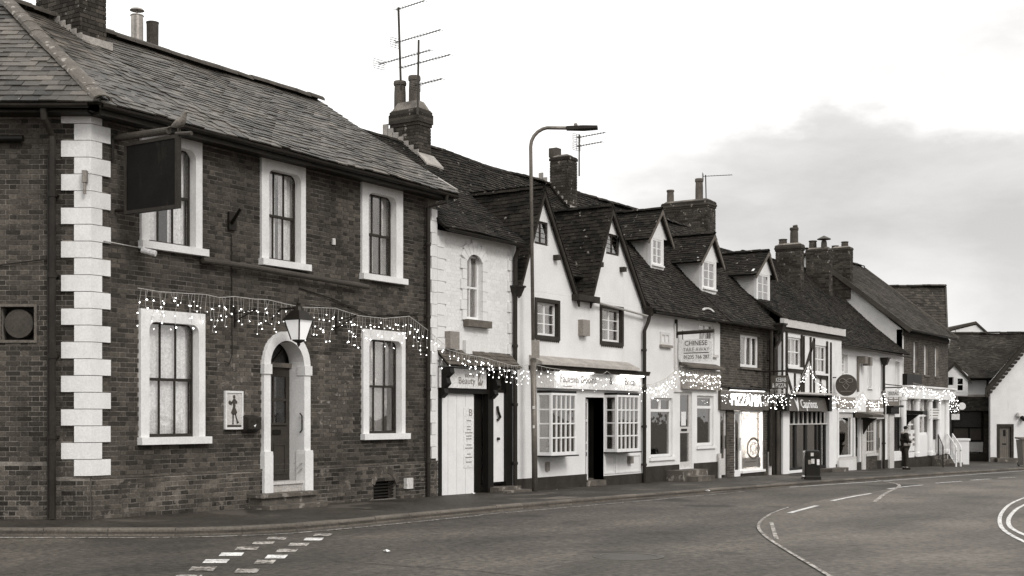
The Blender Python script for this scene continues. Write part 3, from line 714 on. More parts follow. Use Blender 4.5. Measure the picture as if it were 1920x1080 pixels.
for i, (x, y, off, s_, lb) in enumerate([(1327, 922, 0, .06, 'crumpled white litter on the kerb below the takeaway'), (725, 1036, RD, .05, 'small white litter scrap on the road below the pub'), (887, 927, 0, .06, 'flattened white wrapper on the pavement by the salon door'), (1044, 919, 0, .025, 'tiny white litter speck by the street lamp foot')]):
    x_, y_ = G(x, y, off); b = MB(); rr = random.Random(i); nv = 9
    pts = [(x_ + s_ * math.cos(k * .7) * rr.uniform(.5, 1), y_ + s_ * math.sin(k * .7) * rr.uniform(.5, 1.1), g(x_) + off + .012 + rr.uniform(0, s_ * .5)) for k in range(nv)]
    b.add([(x_, y_, g(x_) + off + s_ * .8)] + pts + [(x_, y_, g(x_) + off + .005)], [(0, k + 1, (k + 1) % nv + 1) for k in range(nv)] + [(nv + 1, (k + 1) % nv + 1, k + 1) for k in range(nv)])
    tag(b.build('litter', 'litter'), lb, 'litter')

# ================================================================== the corner pub
pub = thing('corner_pub', 'dark brick corner pub with white quoins, slate roof and arched door', 'pub', (0, 0, 0))
PX1 = wx(818); LANG = math.pi - math.atan2(CT, ST)          # side wall runs off to the left, facing the camera
LA = math.atan2(CT, -ST)                                    # direction of the side wall from the corner
# side wall frame: a runs from the far end (0) to the corner (LL), b into the house
LL = 6.0; lo = Vector((-ST * LL, CT * LL, 0)); lang = math.atan2(-CT, ST)
ZT = 6.02
# openings (a0, a1, z0, z1) in the front
u_op = [(wx(275.5), wx(364)), (wx(501), wx(561)), (wx(688), wx(740))]
g_op = [(wx(276.5), wx(369.5)), (wx(689), wx(750))]
UZ = (4.28, 5.86); GZ = (1.21, 3.03)
d0, d1 = wx(503), wx(566); dm = (d0 + d1) / 2; dr = (d1 - d0) / 2; DZ = .37; SPR = 2.45
vz = (wx(697), wx(741), wz(720, 934) - .02, wz(720, 900))
holes = [(a - .04, b + .04, UZ[0] - .05, UZ[1] + .04) for a, b in u_op] + [(a - .04, b + .04, GZ[0] - .05, GZ[1] + .04) for a, b in g_op] + [(d0 - .05, d1 + .05, -.4, SPR + dr - .02), vz]
wall = MB().panel(0, PX1, -.4, ZT, holes, 0.012, .26).build('wall', 'mortar', pub)
out_r = .165
so_u = [(wx(262), wx(376)), (wx(487.5), wx(570)), (wx(676), wx(752.5))]
so_g = [(wx(260.5), wx(381.5)), (wx(678), wx(757))]
def arch_hole(z):
    if z < SPR: return (d0 - out_r, d1 + out_r)
    h = z - SPR; R = dr + out_r
    return (dm - math.sqrt(R * R - h * h), dm + math.sqrt(R * R - h * h)) if h < R else None
bh = [rect_hole(a, b, UZ[0] - .12, 6.03) for a, b in so_u] + [rect_hole(a, b, GZ[0] - .12, 3.23) for a, b in so_g] + [arch_hole, rect_hole(*vz)]
for k in range(21):                                          # quoins occupy the corner
    zt = 5.91 - k * .251; bh.append(rect_hole(0, .345 if k % 2 == 0 else .185, zt - .251, zt))
qz = [rect_hole(PX1 - .28, PX1, .62, 6.1)]
zones = [(wx(400), wx(468), wz(430, 792), wz(430, 655), 'brick_pale'), (wx(598), wx(662), wz(630, 812), wz(630, 666), 'brick_pale')]
lay_bricks(wall, (0, 0.012, 0), 0, 0, PX1, .64, 6.0, bh + qz, 'brick', .008, 150, zones, seed=11)
pl_ = MB(); pl_.panel(0.0, PX1, -.4, .60, [(d0 - out_r + .02, d1 + out_r - .02, -.5, .7), vz], -.035, .0); plw = pl_.build('plinth', 'mortar', pub)
lay_bricks(plw, (0, -.035, 0), 0, 0, PX1, -.17, .60, [rect_hole(d0 - out_r, d1 + out_r, -1, 1), rect_hole(*vz)], 'brick_plinth', .006, 0, seed=12)
MB().box(0, d0 - out_r, -.05, 0, .6, .632).build('plinth_cap', 'brick_plinth', plw); MB().box(d1 + out_r, PX1, -.05, 0, .6, .632).build('plinth_cap', 'brick_plinth', plw)
# side wall
LM = lambda: MB(lo, lang)
vent = (LL - 1.335, LL - .83, wz(36, 640) + 0, wz(36, 578))
vent = (LL - 1.34, LL - .84, 2.68, 3.18)
sw = LM().panel(0, LL, -.4, ZT, [vent], 0.012, .26).build('side_wall', 'mortar', pub)
lh = [rect_hole(*vent)]
for k in range(21):
    zt = 5.91 - k * .251; lh.append(rect_hole(LL - (.235 if k % 2 == 0 else .43), LL, zt - .251, zt))
lay_bricks(sw, tuple(lo + Vector((math.cos(lang + math.pi / 2), math.sin(lang + math.pi / 2), 0)) * .012), lang, 0, LL, .64, 6.0, lh, 'brick', .008, 150, [(LL - 1.6, LL - .45, 1.2, 2.35, 'brick_pale')] if False else (), seed=13)
plw2 = LM().panel(0, LL, -.4, .60, [], -.035, .0).box(0, LL - .62, -.035, .0, .605, .86).build('plinth', 'mortar', pub)
lay_bricks(plw2, tuple(lo + Vector((math.cos(lang - math.pi / 2), math.sin(lang - math.pi / 2), 0)) * .035), lang, 0, LL, -.17, .84, [lambda z: (LL - .62, LL + 1) if z > .6 else None], 'brick_plinth', .006, 0, seed=14)
ve = LM(); ve.ring([(vent[0] - .04, vent[2] - .04), (vent[0] - .04, vent[3] + .04), (vent[1] + .04, vent[3] + .04), (vent[1] + .04, vent[2] - .04)], [(vent[0], vent[2]), (vent[0], vent[3]), (vent[1], vent[3]), (vent[1], vent[2])], -.02, .02)
vo = ve.build('extractor_vent', 'sill_stone', pub)
cvx, cvz = (vent[0] + vent[1]) / 2, (vent[2] + vent[3]) / 2
LM().disc((cvx, .16, cvz), .215, (0, -1, 0), .12, 28).build('vent_cowl', 'pipe_grey', vo); LM().box(vent[0] - .02, vent[1] + .02, .2, .22, vent[2] - .02, vent[3] + .02).build('vent_back', 'black_paint', vo)
# quoin stones: two faces meeting at the corner, each stone one block
rq = random.Random(4)
c_in = Vector((0, 0)); eL = Vector((-ST, CT)); nL = Vector((-CT, -ST)); nF = Vector((0, -1))
for k in range(22):
    zt = 5.91 - (k - 1) * .251; A = k % 2 == 1; ll, rl = (.235, .345) if A else (.43, .185); pr = .035 + rq.uniform(-.004, .004)
    if k == 0: zt = 5.91 + .2; h = .19
    else: h = .241
    # mitre of the two proud faces
    den = 1 + nL.dot(nF); mit = (nL + nF) * (pr / den)
    P = [eL * ll, eL * ll + nL * pr, mit, Vector((rl, 0)) + nF * pr, Vector((rl, 0)), Vector((.0, .03))]
    MB().prism([(p.x, p.y, zt - h) for p in P][::-1], (0, 0, h)).build('quoin_stone', 'stone_white', pub)
for k in range(22):
    zt = wz(810, 392) - k * .245; w_ = .27 if k % 2 else .20
    if zt < .75: break
    MB().box(PX1 - w_, PX1 - .004, -.03, .01, zt - .237, zt).build('quoin_stone', 'stone_white', pub)
# windows with rendered surrounds
def pub_window(a0, a1, z0, z1, s0, s1, stop, curtain):
    inn = rrect(a0, a1, z0, z1, .14, 6); out = orect(s0, s1, z0 - .0, stop, 6)
    w = window(pub, a0 - .01, a1 + .01, z0, z1 + .02, 3, 1, 'sash', b=.10, m='dark_wood', curtain=curtain, fw=.04, bar=.024, coff=.12)
    MB().ring(out, inn, -.045, .102, closed=False).build('surround', 'stone_white', w)
    MB().box(s0 - .03, s1 + .09, -.11, .10, z0 - .115, z0).build('sill', 'stone_white', w)
    return w
for (a, b), (s0, s1), cu in zip(u_op, so_u, [[(.12, .42), (.62, 1)], [(.28, .5), (.62, .98)], [(0, .55), (.75, 1)]]): pub_window(a, b, UZ[0], UZ[1], s0, s1, 6.02, cu)
for (a, b), (s0, s1), cu in zip(g_op, so_g, [[(0, 1)], [(0, .72)]]): pub_window(a, b, GZ[0], GZ[1], s0, s1, 3.22, cu)
# arched door
na = 18; inn = [(d0, .04), (d0, SPR)] + [(dm - dr * math.cos(math.pi * k / na), SPR + dr * math.sin(math.pi * k / na)) for k in range(1, na)] + [(d1, SPR), (d1, .04)]
R_ = dr + out_r; out = [(d0 - out_r, .04), (d0 - out_r, SPR)] + [(dm - R_ * math.cos(math.pi * k / na), SPR + R_ * math.sin(math.pi * k / na)) for k in range(1, na)] + [(d1 + out_r, SPR), (d1 + out_r, .04)]
door = MB().box(d0, d1, .3, .35, DZ, SPR).build('door', 'door_brown', pub)
MB().ring(out, inn, -.06, .30, closed=False).build('door_surround', 'stone_white', door)
for (p, q) in ((d0 - out_r - .02, d0 + .012), (d1 - .012, d1 + out_r + .02)):
    MB().box(p, q, -.085, .1, SPR - .17, SPR).build('impost_block', 'stone_white', door)
    MB().prism([(p - .01, -.10, .02), (q + .01, -.10, .02), (q + .01, -.10, .86), (q, -.10, .93), (p, -.10, .93), (p - .01, -.10, .86)], (0, .22, 0)).build('pilaster_foot', 'stone_white', door)
fan = MB(); fan.prism([(d0, .34, SPR)] + [(p[0], .34, p[1]) for p in inn[2:-2]] + [(d1, .34, SPR)], (0, .01, 0)); fan.build('fanlight', 'glass_dark', door)
MB().box(d0, d1, .24, .36, SPR - .03, SPR + .05).build('transom', 'door_grey', door)
fb_ = MB()
for k in (1, 2, 3): a = math.pi * k / 4; fb_.beam((dm, .33, SPR + .05), (dm - (dr - .02) * math.cos(a), .33, SPR + (dr - .02) * math.sin(a)), .02, .02, (0, 1, 0))
fb_.build('fanlight_bars', 'door_brown', door)
dz2 = wz(530, 793); dz1 = wz(530, 705)
MB().box(d0 + .1, d1 - .12, .285, .298, dz2, dz1).build('door_glass', 'glass_dark', door)
dp = MB(); dp.ring([(d0 + .06, dz2 - .04), (d0 + .06, dz1 + .04), (d1 - .08, dz1 + .04), (d1 - .08, dz2 - .04)], [(d0 + .1, dz2), (d0 + .1, dz1), (d1 - .12, dz1), (d1 - .12, dz2)], .27, .3)
dp.box(d0 + .1, d1 - .12, .27, .3, (dz1 + dz2) / 2 - .02, (dz1 + dz2) / 2 + .02); dp.box((d0 + d1) / 2 - .02, (d0 + d1) / 2 + .01, .272, .3, dz2, dz1)
for (p, q) in ((.12, .48), (.52, .88)): A0, A1 = d0 + (d1 - d0) * p, d0 + (d1 - d0) * q; dp.ring([(A0, .5), (A0, 1.05), (A1, 1.05), (A1, .5)], [(A0 + .03, .53), (A0 + .03, 1.02), (A1 - .03, 1.02), (A1 - .03, .53)], .285, .3)
dp.build('door_mouldings', 'door_brown', door)
MB().box(d0 + .42, d0 + .62, .28, .3, wz(530, 815), wz(530, 806)).build('letter_plate', 'black_paint', door)
text_mb('38', d0 + .2, d0 + .30, wz(530, 812), wz(530, 804), on_front(.298)).build('house_number', 'letter_grey', door)
MB().box(d0 + .12, d0 + .27, .277, .283, wz(517, 786), wz(517, 752)).build('notice', 'sign_white', door)
MB().tube([(d1 - .03, .02, 1.25), (d1 - .03, -.03, 1.3), (d1 - .03, -.03, 1.55), (d1 - .03, .02, 1.6)], .012, 6).build('grab_handle', 'iron', door)
MB().box(d0 - .0, d1 + .0, -.03, .4, .16, DZ - .03).build('threshold', 'render_grey', door); MB().box(d0 - .0, d1 + .0, -.06, .4, DZ - .027, DZ + .02).build('threshold_nosing', 'sign_pale', door)
stp = MB(); s0_, s1_ = wx(500, -.5), wx(612, -.5); stp.box(s0_ + .04, s1_ - .1, -.36, -.03, -.1, .17)
stp.prism([(s0_, -.42, .15), (s1_ - .15, -.42, .15), (s1_, -.25, .15), (s1_, -.03, .15), (s0_, -.03, .15)], (0, 0, .06)); stp.prism([(s0_ - .05, -.62, -.1), (s1_ - .1, -.62, -.1), (s1_ + .15, -.4, -.1), (s1_ + .15, -.03, -.1), (s0_ - .05, -.03, -.1)], (0, 0, .13))
stp.build('door_step', 'stone_step', pub)
# cellar opening, roof edge, pipes and the odds and ends on the wall
cv = MB(); cv.box(vz[0], vz[1], .18, .2, vz[2], vz[3]); cvo = cv.build('cellar_vent', 'black_paint', pub)
for k in range(5): z = vz[2] + .04 + k * .06; MB().box(vz[0], vz[1], .04, .07, z, z + .025).build('vent_slat', 'iron', cvo)
ar = MB()
for k in range(9):
    a = math.pi * (.12 + .76 * (k + .5) / 9); c_ = ((vz[0] + vz[1]) / 2, vz[3] - .22); R0, R1 = .36, .48; p = [(c_[0] - R * math.cos(a + s_ * .13) * 1.0, -.05, c_[1] + R * math.sin(a + s_ * .13)) for R, s_ in ((R0, -1), (R0, 1), (R1, 1), (R1, -1))]
    ar.prism(p[::-1], (0, .05, 0))
ar.build('brick_arch', 'brick_pale', cvo)
MB().box(wx(754), wx(766), -.12, -.03, wz(760, 916), wz(760, 896)).build('meter_box', 'sign_pale', pub)
EZ = 6.12                                                    # eaves
MB().box(-.05, PX1 + .1, -.32, .02, EZ - .10, EZ - .06).build('soffit', 'dark_wood', pub)
LM().box(0, LL + .05, -.3, .02, EZ - .10, EZ - .06).build('soffit', 'dark_wood', pub)
MB().box(-.1, PX1 + .12, -.36, -.32, EZ - .13, EZ + .02).build('fascia', 'dark_wood', pub)
gutter(pub, (-.15, -.42, EZ + .0), (PX1 + .15, -.42, EZ - .03))
gl0 = lo + Vector((math.cos(lang - math.pi / 2), math.sin(lang - math.pi / 2), 0)) * .40
gutter(pub, (gl0.x, gl0.y, EZ), (gl0.x + math.cos(lang) * (LL + .1), gl0.y + math.sin(lang) * (LL + .1), EZ))
def lp(a, b, z): p = LM().t((a, b, z)); return p
def lpipe(a, b, zt, r, name='downpipe', m='pipe_dark'):
    d_ = LM(); d_.tube([(a - .05, -.36, EZ - .02), (a - .05, -.33, EZ - .2), (a, b, EZ - .42), (a, b, .02)], r, 10)
    for z in (1.2, 2.4, 3.6, 4.8): d_.lathe((a, b, z), [(r * 1.25, 0), (r * 1.3, .08)], 10); d_.box(a - .06, a + .06, b, .02, z + .02, z + .05)
    d_.build(name, m, pub)
lpipe(LL - .525, -.13, EZ, .052)
LM().tube([(LL - .60, -.06, 5.4), (LL - .60, -.06, .05)], .03, 8).build('cable_pipe', 'pipe_dark', pub)
LM().tube([(LL - 3, -.1, 5.68), (LL - .97, -.1, 5.68)], .05, 10).build('wall_pipe', 'black_paint', pub)
LM().tube([(LL - 3, -.03, 3.72), (LL - 1.5, -.03, 3.78), (LL - .7, -.03, 3.88), (LL - .3, -.05, 3.88)], .01, 5).build('cable', 'wire_dark', pub)
xd = wx(803, -.1); downpipe(pub, [(xd + .2, -.42, EZ - .05), (xd + .2, -.40, EZ - .2), (xd, -.1, EZ - .32), (xd, -.1, g(8.5) - .02)], .045, brackets=4)
MB().tube([(wx(380, -.1), -.1, wz(380, 488, -.1)), (wx(450, -.14), -.14, wz(450, 497, -.14)), (wx(690, -.14), -.14, wz(690, 538, -.14))], .05, 10).build('wall_rail', 'pipe_grey', pub)
MB().tube([(wx(378, -.03), -.03, wz(378, 484, -.03)), (wx(410, -.1), -.1, wz(410, 492, -.1)), (wx(450, -.16), -.16, wz(450, 490, -.16))], .02, 6).build('rail_bracket', 'iron', pub)
fl_ = MB(); fl_.box(wx(426), wx(440), -.05, -.01, wz(433, 432), wz(433, 398)); fl_.tube([(wx(432), -.02, wz(432, 420)), (wx(452, -.42), -.42, wz(452, 390, -.42))], .03, 8); fl_.build('flag_holder', 'iron', pub)
MB().tube([(wx(433), -.015, wz(433, 440)), (wx(434), -.015, wz(434, 560)), (wx(434), -.02, wz(434, 665)), (wx(428), -.03, wz(428, 682)), (wx(418), -.03, wz(418, 677))], .008, 5).build('cable', 'wire_dark', pub)
for (x0, y0, x1, y1, x2, y2) in ((440, 602, 480, 580, 440, 588), (630, 615, 668, 592, 630, 603)):
    br = MB(); br.tube([(wx(x0), -.01, wz(x0, y0)), (wx(x1, -.6) - .0, -.6, wz(x1, y1, -.6))], .012, 6); br.tube([(wx(x2), -.01, wz(x2, y2)), (wx(x1, -.6), -.6, wz(x1, y1, -.6) + .01)], .01, 6); br.box(wx(x0) - .02, wx(x0) + .02, -.025, 0, wz(x0, y0) - .1, wz(x0, y0) + .25); br.build('basket_bracket', 'iron', pub)
MB().tube([(wx(190), -.05, wz(190, 452)), (wx(230), -.02, wz(230, 459)), (wx(262), -.02, wz(262, 465))], .008, 5).build('cable', 'wire', pub)
MB().tube([(wx(560), -.015, wz(560, 540)), (wx(620), -.03, wz(620, 560)), (wx(690), -.02, wz(690, 592)), (wx(780), -.02, wz(780, 590)), (wx(785), -.02, wz(785, 640))], .012, 5).build('cable', 'wire_dark', pub)
MB().box(wx(622), wx(627), -.03, 0, wz(624, 459), wz(624, 447)).build('junction_box', 'sign_pale', pub)
cc = MB(); px_, pz_ = wx(268, -.1), wz(268, 463, -.1); cc.tube([(px_, -.02, pz_), (px_, -.12, pz_ - .02)], .02, 8); cc.tube([(px_ - .02, -.1, pz_ - .05), (px_ + .08, -.3, pz_ - .11)], .045, 10); tag(cc.build('security_camera', 'sign_white'), 'small white security camera below the upper left pub window', 'camera')
al = LM(); al.box(LL - .09, LL - .02, -.13, -.05, 5.02, 5.2); al.tube([(LL - .055, -.1, 5.02), (LL - .055, -.1, 4.85)], .025, 8); tag(al.build('wall_sensor', 'sign_grey'), 'small grey sensor box with wires on the corner quoins', 'sensor')
# ---- slate roof: front slope, side slope, hip, ridge
RZ, RY = 8.58, 3.4; EY = -.42
pe = Vector((-.12, EY, EZ + .03)); up = Vector((0, RY - EY, RZ - EZ - .03)); sl_len = up.length
hipX = 1.0; vX = PX1 + .22
sagp = lambda a, b: -.05 * math.sin(max(0, min(1, a / 9)) * math.pi) * (b / sl_len) + .015 * math.sin(a * 2.1 + b * 1.3)
roof, atp = tile_roof(pub, pe, (1, 0, 0), up, [(0, 0), (vX + .12, 0), (vX + .12, sl_len), (hipX + .12, sl_len)], .25, .17, .012, 'slate', sagp, 190, seed=21, piece='slate', jit=1.8)
pb = lo + Vector((math.cos(lang - math.pi / 2), math.sin(lang - math.pi / 2), 0)) * .42
hip_top = Vector((hipX, RY, RZ)); eU = Vector((math.cos(lang), math.sin(lang), 0)); eN = Vector((-eU.y, eU.x, 0))
rel = hip_top - Vector((pb.x, pb.y, EZ + .03)); ra, rb = rel.dot(eU), rel.dot(eN); upL = eN * rb + Vector((0, 0, RZ - EZ - .03)); slL = upL.length
cor = (pe - Vector((pb.x, pb.y, EZ + .03))).dot(eU)
tile_roof(pub, (pb.x, pb.y, EZ + .03), eU, upL, [(0, 0), (cor, 0), (ra, slL), (0, slL)], .27, .18, .014, 'slate', None, 105, seed=22, piece='slate', jit=1.1)
hd = hip_top - pe
ridge_tiles(roof, pe + hd * .0 + Vector((0, 0, .03)), hip_top + Vector((0, 0, .03)), .42, .15, 'hip_lead', seed=5, name='hip_tile', flat=.62)
ridge_tiles(roof, hip_top + Vector((0, 0, .02)), (vX + .06, RY, RZ + .02), .45, .14, 'slate_edge', sag=lambda t: -.045 * math.sin(t * math.pi), seed=6, flat=.8)
MB().prism([(-.2, RY, RZ - .04), (-.2, 2 * RY - EY, EZ), (-.2, 2 * RY - EY, EZ - .08), (-.2, RY, RZ - .12)], (vX + .2, 0, 0)).build('rear_roof', 'slate_edge', pub)
MB().prism([(PX1, .012, ZT - .02), (PX1, 2 * RY - .3, ZT - .02), (PX1, RY, RZ - .13)][::-1], (-.2, 0, 0)).build('gable_wall', 'brick_light', pub)
MB().prism([(lo.x + .1, lo.y + .1, 0 - .3), (.2, .27, -.3), (PX1 - .2, .27, -.3), (PX1 - .2, 7, -.3), (lo.x + 4, 7, -.3)], (0, 0, .42)).build('ground_floor', 'interior', pub)
ri = MB(); ri.box(.5, PX1, 6.9, 7.1, -.3, ZT); ri.box(PX1 - .2, PX1, .27, 6.9, -.3, ZT); ri.box(-.9, PX1 - .2, 1.9, 2.0, 0, ZT); ri.box(.3, PX1 - .2, .27, 1.9, 3.4, 3.7); ri.prism([(lo.x + .2, lo.y + .1, ZT - .14), (.15, .27, ZT - .14), (PX1 - .2, .27, ZT - .14), (PX1 - .2, 6.9, ZT - .14), (lo.x + 3, 6.9, ZT - .14)], (0, 0, .04)); ri.build('inner_walls', 'interior', pub)
# chimneys of the pub
pcx0, pcx1 = wx(150, 2.7), wx(199, 2.7)
chimney(pub, pcx0, pcx1, 2.7, 3.9, 7.9, 10.8, [(pcx0 + .3, 3.3, .14, .7, 'pot_clay')], 2, 0, 'brick_chimney', seed=31)
fs_ = MB()
for k in range(6): y = 2.62 + k * .15; fs_.box(pcx0 - .04, pcx0 - .012, y, y + .17, 7.95 + k * .097, 8.2 + k * .097)
fs_.box(pcx0 - .05, pcx1 + .05, 2.58, 2.688, 8.0, 8.16); fs_.build('lead_flashing', 'lead', pub)
xk, yk = 5.35, 4.9
stk = MB(); stk.box(xk - .75, xk + .75, yk - .4, yk + .4, 7.0, wz(270, 100, yk)); sk = stk.build('chimney', 'brick_chimney', pub)
x1_, x2_ = wx(257, yk), wx(286, yk); zb = wz(270, 100, yk)
fl2 = MB(); fl2.lathe((x1_, yk, zb), [(.125, 0), (.125, wz(257, 30, yk) - zb), (.14, wz(257, 30, yk) - zb), (.13, wz(257, 30, yk) - zb + .02)], 16); fl2.tube([(x1_, yk, zb + .5), (x1_, yk, wz(257, 17, yk))], .02, 6); fl2.lathe((x1_, yk, wz(257, 20, yk)), [(.15, 0), (.12, .035), (.01, .05)], 14); fl2.build('metal_flue', 'steel_flue', sk, smooth=False)
MB().lathe((x2_, yk, zb), [(.12, 0), (.125, wz(286, 46, yk) - zb), (.135, wz(286, 42, yk) - zb), (.1, wz(286, 41, yk) - zb)], 14).build('chimney_pot', 'pot_dark', sk)

# ================================================================== white brick house with the beauty salon
RIDY, RIDZ = 3.0, 8.02                                       # long shared ridge
X2a, X2b = PX1 + .004, wx(968)
sal = thing('salon_house', 'narrow white painted brick house with salon doors, beside the pub', 'house', (X2a, 0, g(X2a)))
u0, u1 = wx(874), wx(903); uz0, uz1 = wz(890, 599), wz(890, 487); uzt = wz(890, 474)
c0, c1 = wx(822), wx(960); cz1 = wz(880, 690)
T2 = 5.42
w2 = MB().panel(X2a, X2b, -.5, T2, [(u0, u1, uz0, uzt), (c0, c1, -.6, cz1)], .012, .28).build('wall', 'brick_white', sal)
lay_bricks(w2, (0, .012, 0), 0, X2a, X2b, cz1 + .02, T2 - .03, [rect_hole(u0 - .02, u1 + .02, uz0 - .2, uzt + .02)], 'brick_white', .003, 0, seed=41, jit=.0008)
rr2 = random.Random(8)
zq = wz(820, 440) - .02; k = 0
while zq > cz1 + .2:                                         # raised quoins on both edges and round the window
    w_ = .34 if k % 2 else .26
    MB().box(X2a + .004, X2a + w_, -.025, .01, zq - .225, zq).build('quoin_stone', 'brick_white', sal)
    MB().box(X2b - w_ - .02, X2b - .1, -.025, .01, zq - .225, zq).build('quoin_stone', 'brick_white', sal)
    zq -= .235; k += 1
zq = uz1 - .02; k = 0
while zq > uz0 + .1:
    w_ = .16 if k % 2 else .22
    MB().box(u0 - w_, u0 - .004, -.03, .01, zq - .21, zq).build('quoin_stone', 'brick_white', sal); MB().box(u1 + .004, u1 + w_, -.03, .01, zq - .21, zq).build('quoin_stone', 'brick_white', sal); zq -= .218; k += 1
um = (u0 + u1) / 2; rr_ = (u1 - u0) / 2
for k in range(7):
    a0_, a1_ = math.pi * (.16 + .68 * k / 7), math.pi * (.16 + .68 * (k + .93) / 7); ez = uzt - .36; R0, R1 = rr_ * 1.13, rr_ * 1.13 + (.34 if k == 3 else .25 + .05 * (k % 2)); kz = .95
    MB().prism([(um - R0 * math.cos(a0_), -.035, ez + kz * R0 * math.sin(a0_)), (um - R0 * math.cos(a1_), -.035, ez + kz * R0 * math.sin(a1_)), (um - R1 * math.cos(a1_), -.035, ez + kz * R1 * math.sin(a1_)), (um - R1 * math.cos(a0_), -.035, ez + kz * R1 * math.sin(a0_))][::-1], (0, .05, 0)).build('voussoir', 'brick_white', sal)
wv = window(sal, u0, u1, uz0, uzt - .06, 2, 1, 'sash', b=.09, curtain=[(0, 1)], clr='curtain_grey', fw=.045)
MB().box(u0 - .1, u1 + .22, -.13, .16, uz0 - .17, uz0 - .02).build('sill', 'sill_stone', wv)
MB().box(wx(833), wx(850), -.16, 0, wz(843, 655), wz(843, 622)).build('alarm_box', 'sign_grey', sal); MB().box(wx(868), wx(880), -.08, 0, wz(874, 664), wz(874, 638)).build('meter_box', 'brick_white', sal)
# shopfront
sf = MB(); zs0, zs1 = wz(870, 729), wz(870, 691)
sf.box(c0, c0 + .1, -.02, .12, -.5, zs1); sf.box(wx(914), wx(924), -.02, .12, -.5, cz1 - .02); sf.box(wx(948), c1, -.02, .12, -.5, cz1 - .02); sf.box(c0 + .1, wx(914), -.02, .12, zs0 - .1, zs0)
sf.box(wx(893), wx(914), .16, .2, -.5, zs0 - .1); sf.box(wx(924), wx(948), .02, .1, wz(936, 735) - .0, wz(936, 735) + .06); sf.box(c0 + .1, c1, -.02, .12, zs1, cz1 - .02)
sff = sf.build('shopfront', 'black_paint', sal)
cb = MB()
for (xa, zt_) in ((c0 + .02, zs1 - .02), (wx(919) - .04, zs1 - .02)):
    cb = MB(); cb.prism([(xa, -.02, zt_), (xa, -.28, zt_), (xa, -.30, zt_ - .1), (xa, -.18, zt_ - .2), (xa, -.22, zt_ - .32), (xa, -.12, zt_ - .42), (xa, -.16, zt_ - .52), (xa, -.05, zt_ - .62), (xa, -.02, zt_ - .62)], (.14, 0, 0)); cb.build('console_bracket', 'black_paint', sff)
dd = MB(); x_a, x_b = wx(827), wx(893); zt_ = zs0 - .1
dbl = MB().box(c0 + .1, x_b, .08, .12, g(9) - .05, zt_).build('garage_door', 'white_paint', sal)
nb_ = 4
for k in range(nb_):
    p = c0 + .1 + (x_b - c0 - .1) * k / nb_; q = c0 + .1 + (x_b - c0 - .1) * (k + 1) / nb_; MB().box(p + .006, q - .006, .06, .082, g(9) - .03, zt_ - .02).build('door_panel', 'white_paint', dbl)
nx0, nx1 = wx(873), wx(892)
nb2 = MB().box(nx0, nx1, .05, .06, wz(883, 877), wz(883, 764)).build('price_list', 'sign_white', dbl)
text_mb('B', nx0 + .2, nx0 + .32, wz(883, 780), wz(883, 767), on_front(.05)).build('price_heading', 'letter_grey', nb2)
pr_ = MB(); zz = wz(883, 788)
for k in range(16):
    wq = rr2.uniform(.12, .3); mqx = (nx0 + nx1) / 2; pr_.box(mqx - wq / 2, mqx + wq / 2, .047, .05, zz - .02, zz); zz -= rr2.choice([.06, .07, .1, .13])
    if zz < wz(883, 868): break
pr_.build('price_lines', 'letter_grey', nb2, kind='stuff')
wd0, wd1 = wx(924), wx(948)
hd_ = MB().box(wd0, wd1, .05, .09, g(11) + .22, wz(936, 736)).build('door', 'white_paint', sal)
MB().box(wd0 - .02, wd1 + .02, .05, .07, wz(936, 733) + .04, cz1 - .1).build('fanlight', 'glass_shop', hd_)
MB().lathe((wd0 + .26, .02, 1.02), [(.035, 0), (.04, .03), (.03, .06)], 10).build('door_knob', 'iron', hd_)
MB().tube([(wd0 + .23, .03, wz(931, 762)), (wd0 + .22, .0, wz(931, 772)), (wd0 + .3, .0, wz(931, 782)), (wd0 + .22, .02, wz(931, 788))], .03, 6).build('door_knocker', 'iron', hd_)
st2 = MB(); st2.box(wx(922) - .1, wx(960), -.25, .1, -.5, g(11) + .12); st2.box(wx(922) - .15, wx(962), -.5, -.25, -.5, g(11) + .05); st2.build('door_step', 'stone_step', sal)
# pent roof over the shopfront
tile_roof(sal, (c0 - .05, -.3, zs1 + .06), (1, 0, 0), (0, .3, .3), [(0, 0), (c1 - c0 - .05, 0), (c1 - c0 - .05, .43), (0, .43)], .17, .11, .014, 'pot_clay', None, 60, seed=44, roof_name='canopy')
sb = MB(); sx0, sx1 = wx(825, -.06), wx(912, -.06)
sgn = thing('salon_sign', 'white fascia sign with script lettering over the salon doors', 'sign', ((sx0 + sx1) / 2, -.06, zs0)); MB().box(sx0, sx1, -.06, -.022, zs0 + .01, zs1 - .01).build('board', 'sign_white', sgn)
text_mb('ROOM FOR', wx(872, -.06), wx(889.5, -.06), wz(880, 708, -.06), wz(880, 702, -.06), on_front(-.06)).build('lettering', 'letter_grey', sgn)
text_mb('Beauty', wx(860, -.06), wx(891, -.06), wz(880, 724, -.06), wz(880, 705, -.06) - .03, on_front(-.062)).build('lettering', 'letter_grey', sgn)
lgx0, lgx1, lgz0, lgz1 = wx(896, -.06), wx(905.5, -.06), wz(900, 723, -.06), wz(900, 700, -.06)
MB().prism([(lgx0, -.061, lgz0), (lgx1 - .05, -.061, lgz0), (lgx1, -.061, lgz0 + .08), (lgx1 - .04, -.061, (lgz0 + lgz1) / 2), (lgx1, -.061, lgz1 - .1), (lgx1 - .06, -.061, lgz1), (lgx0, -.061, lgz1)][::-1], (0, -.004, 0)).build('emblem', 'letter_grey', sgn)
MB().tube([(lgx0 + .02, -.07, lgz0 + .07), (lgx0 + .14, -.07, lgz0 + .28), (lgx1 - .06, -.07, lgz1 - .12)], .012, 5).tube([(lgx1 - .1, -.07, lgz0 + .05), (lgx0 + .15, -.07, lgz0 + .28)], .012, 5).build('emblem_strokes', 'sign_white', sgn)
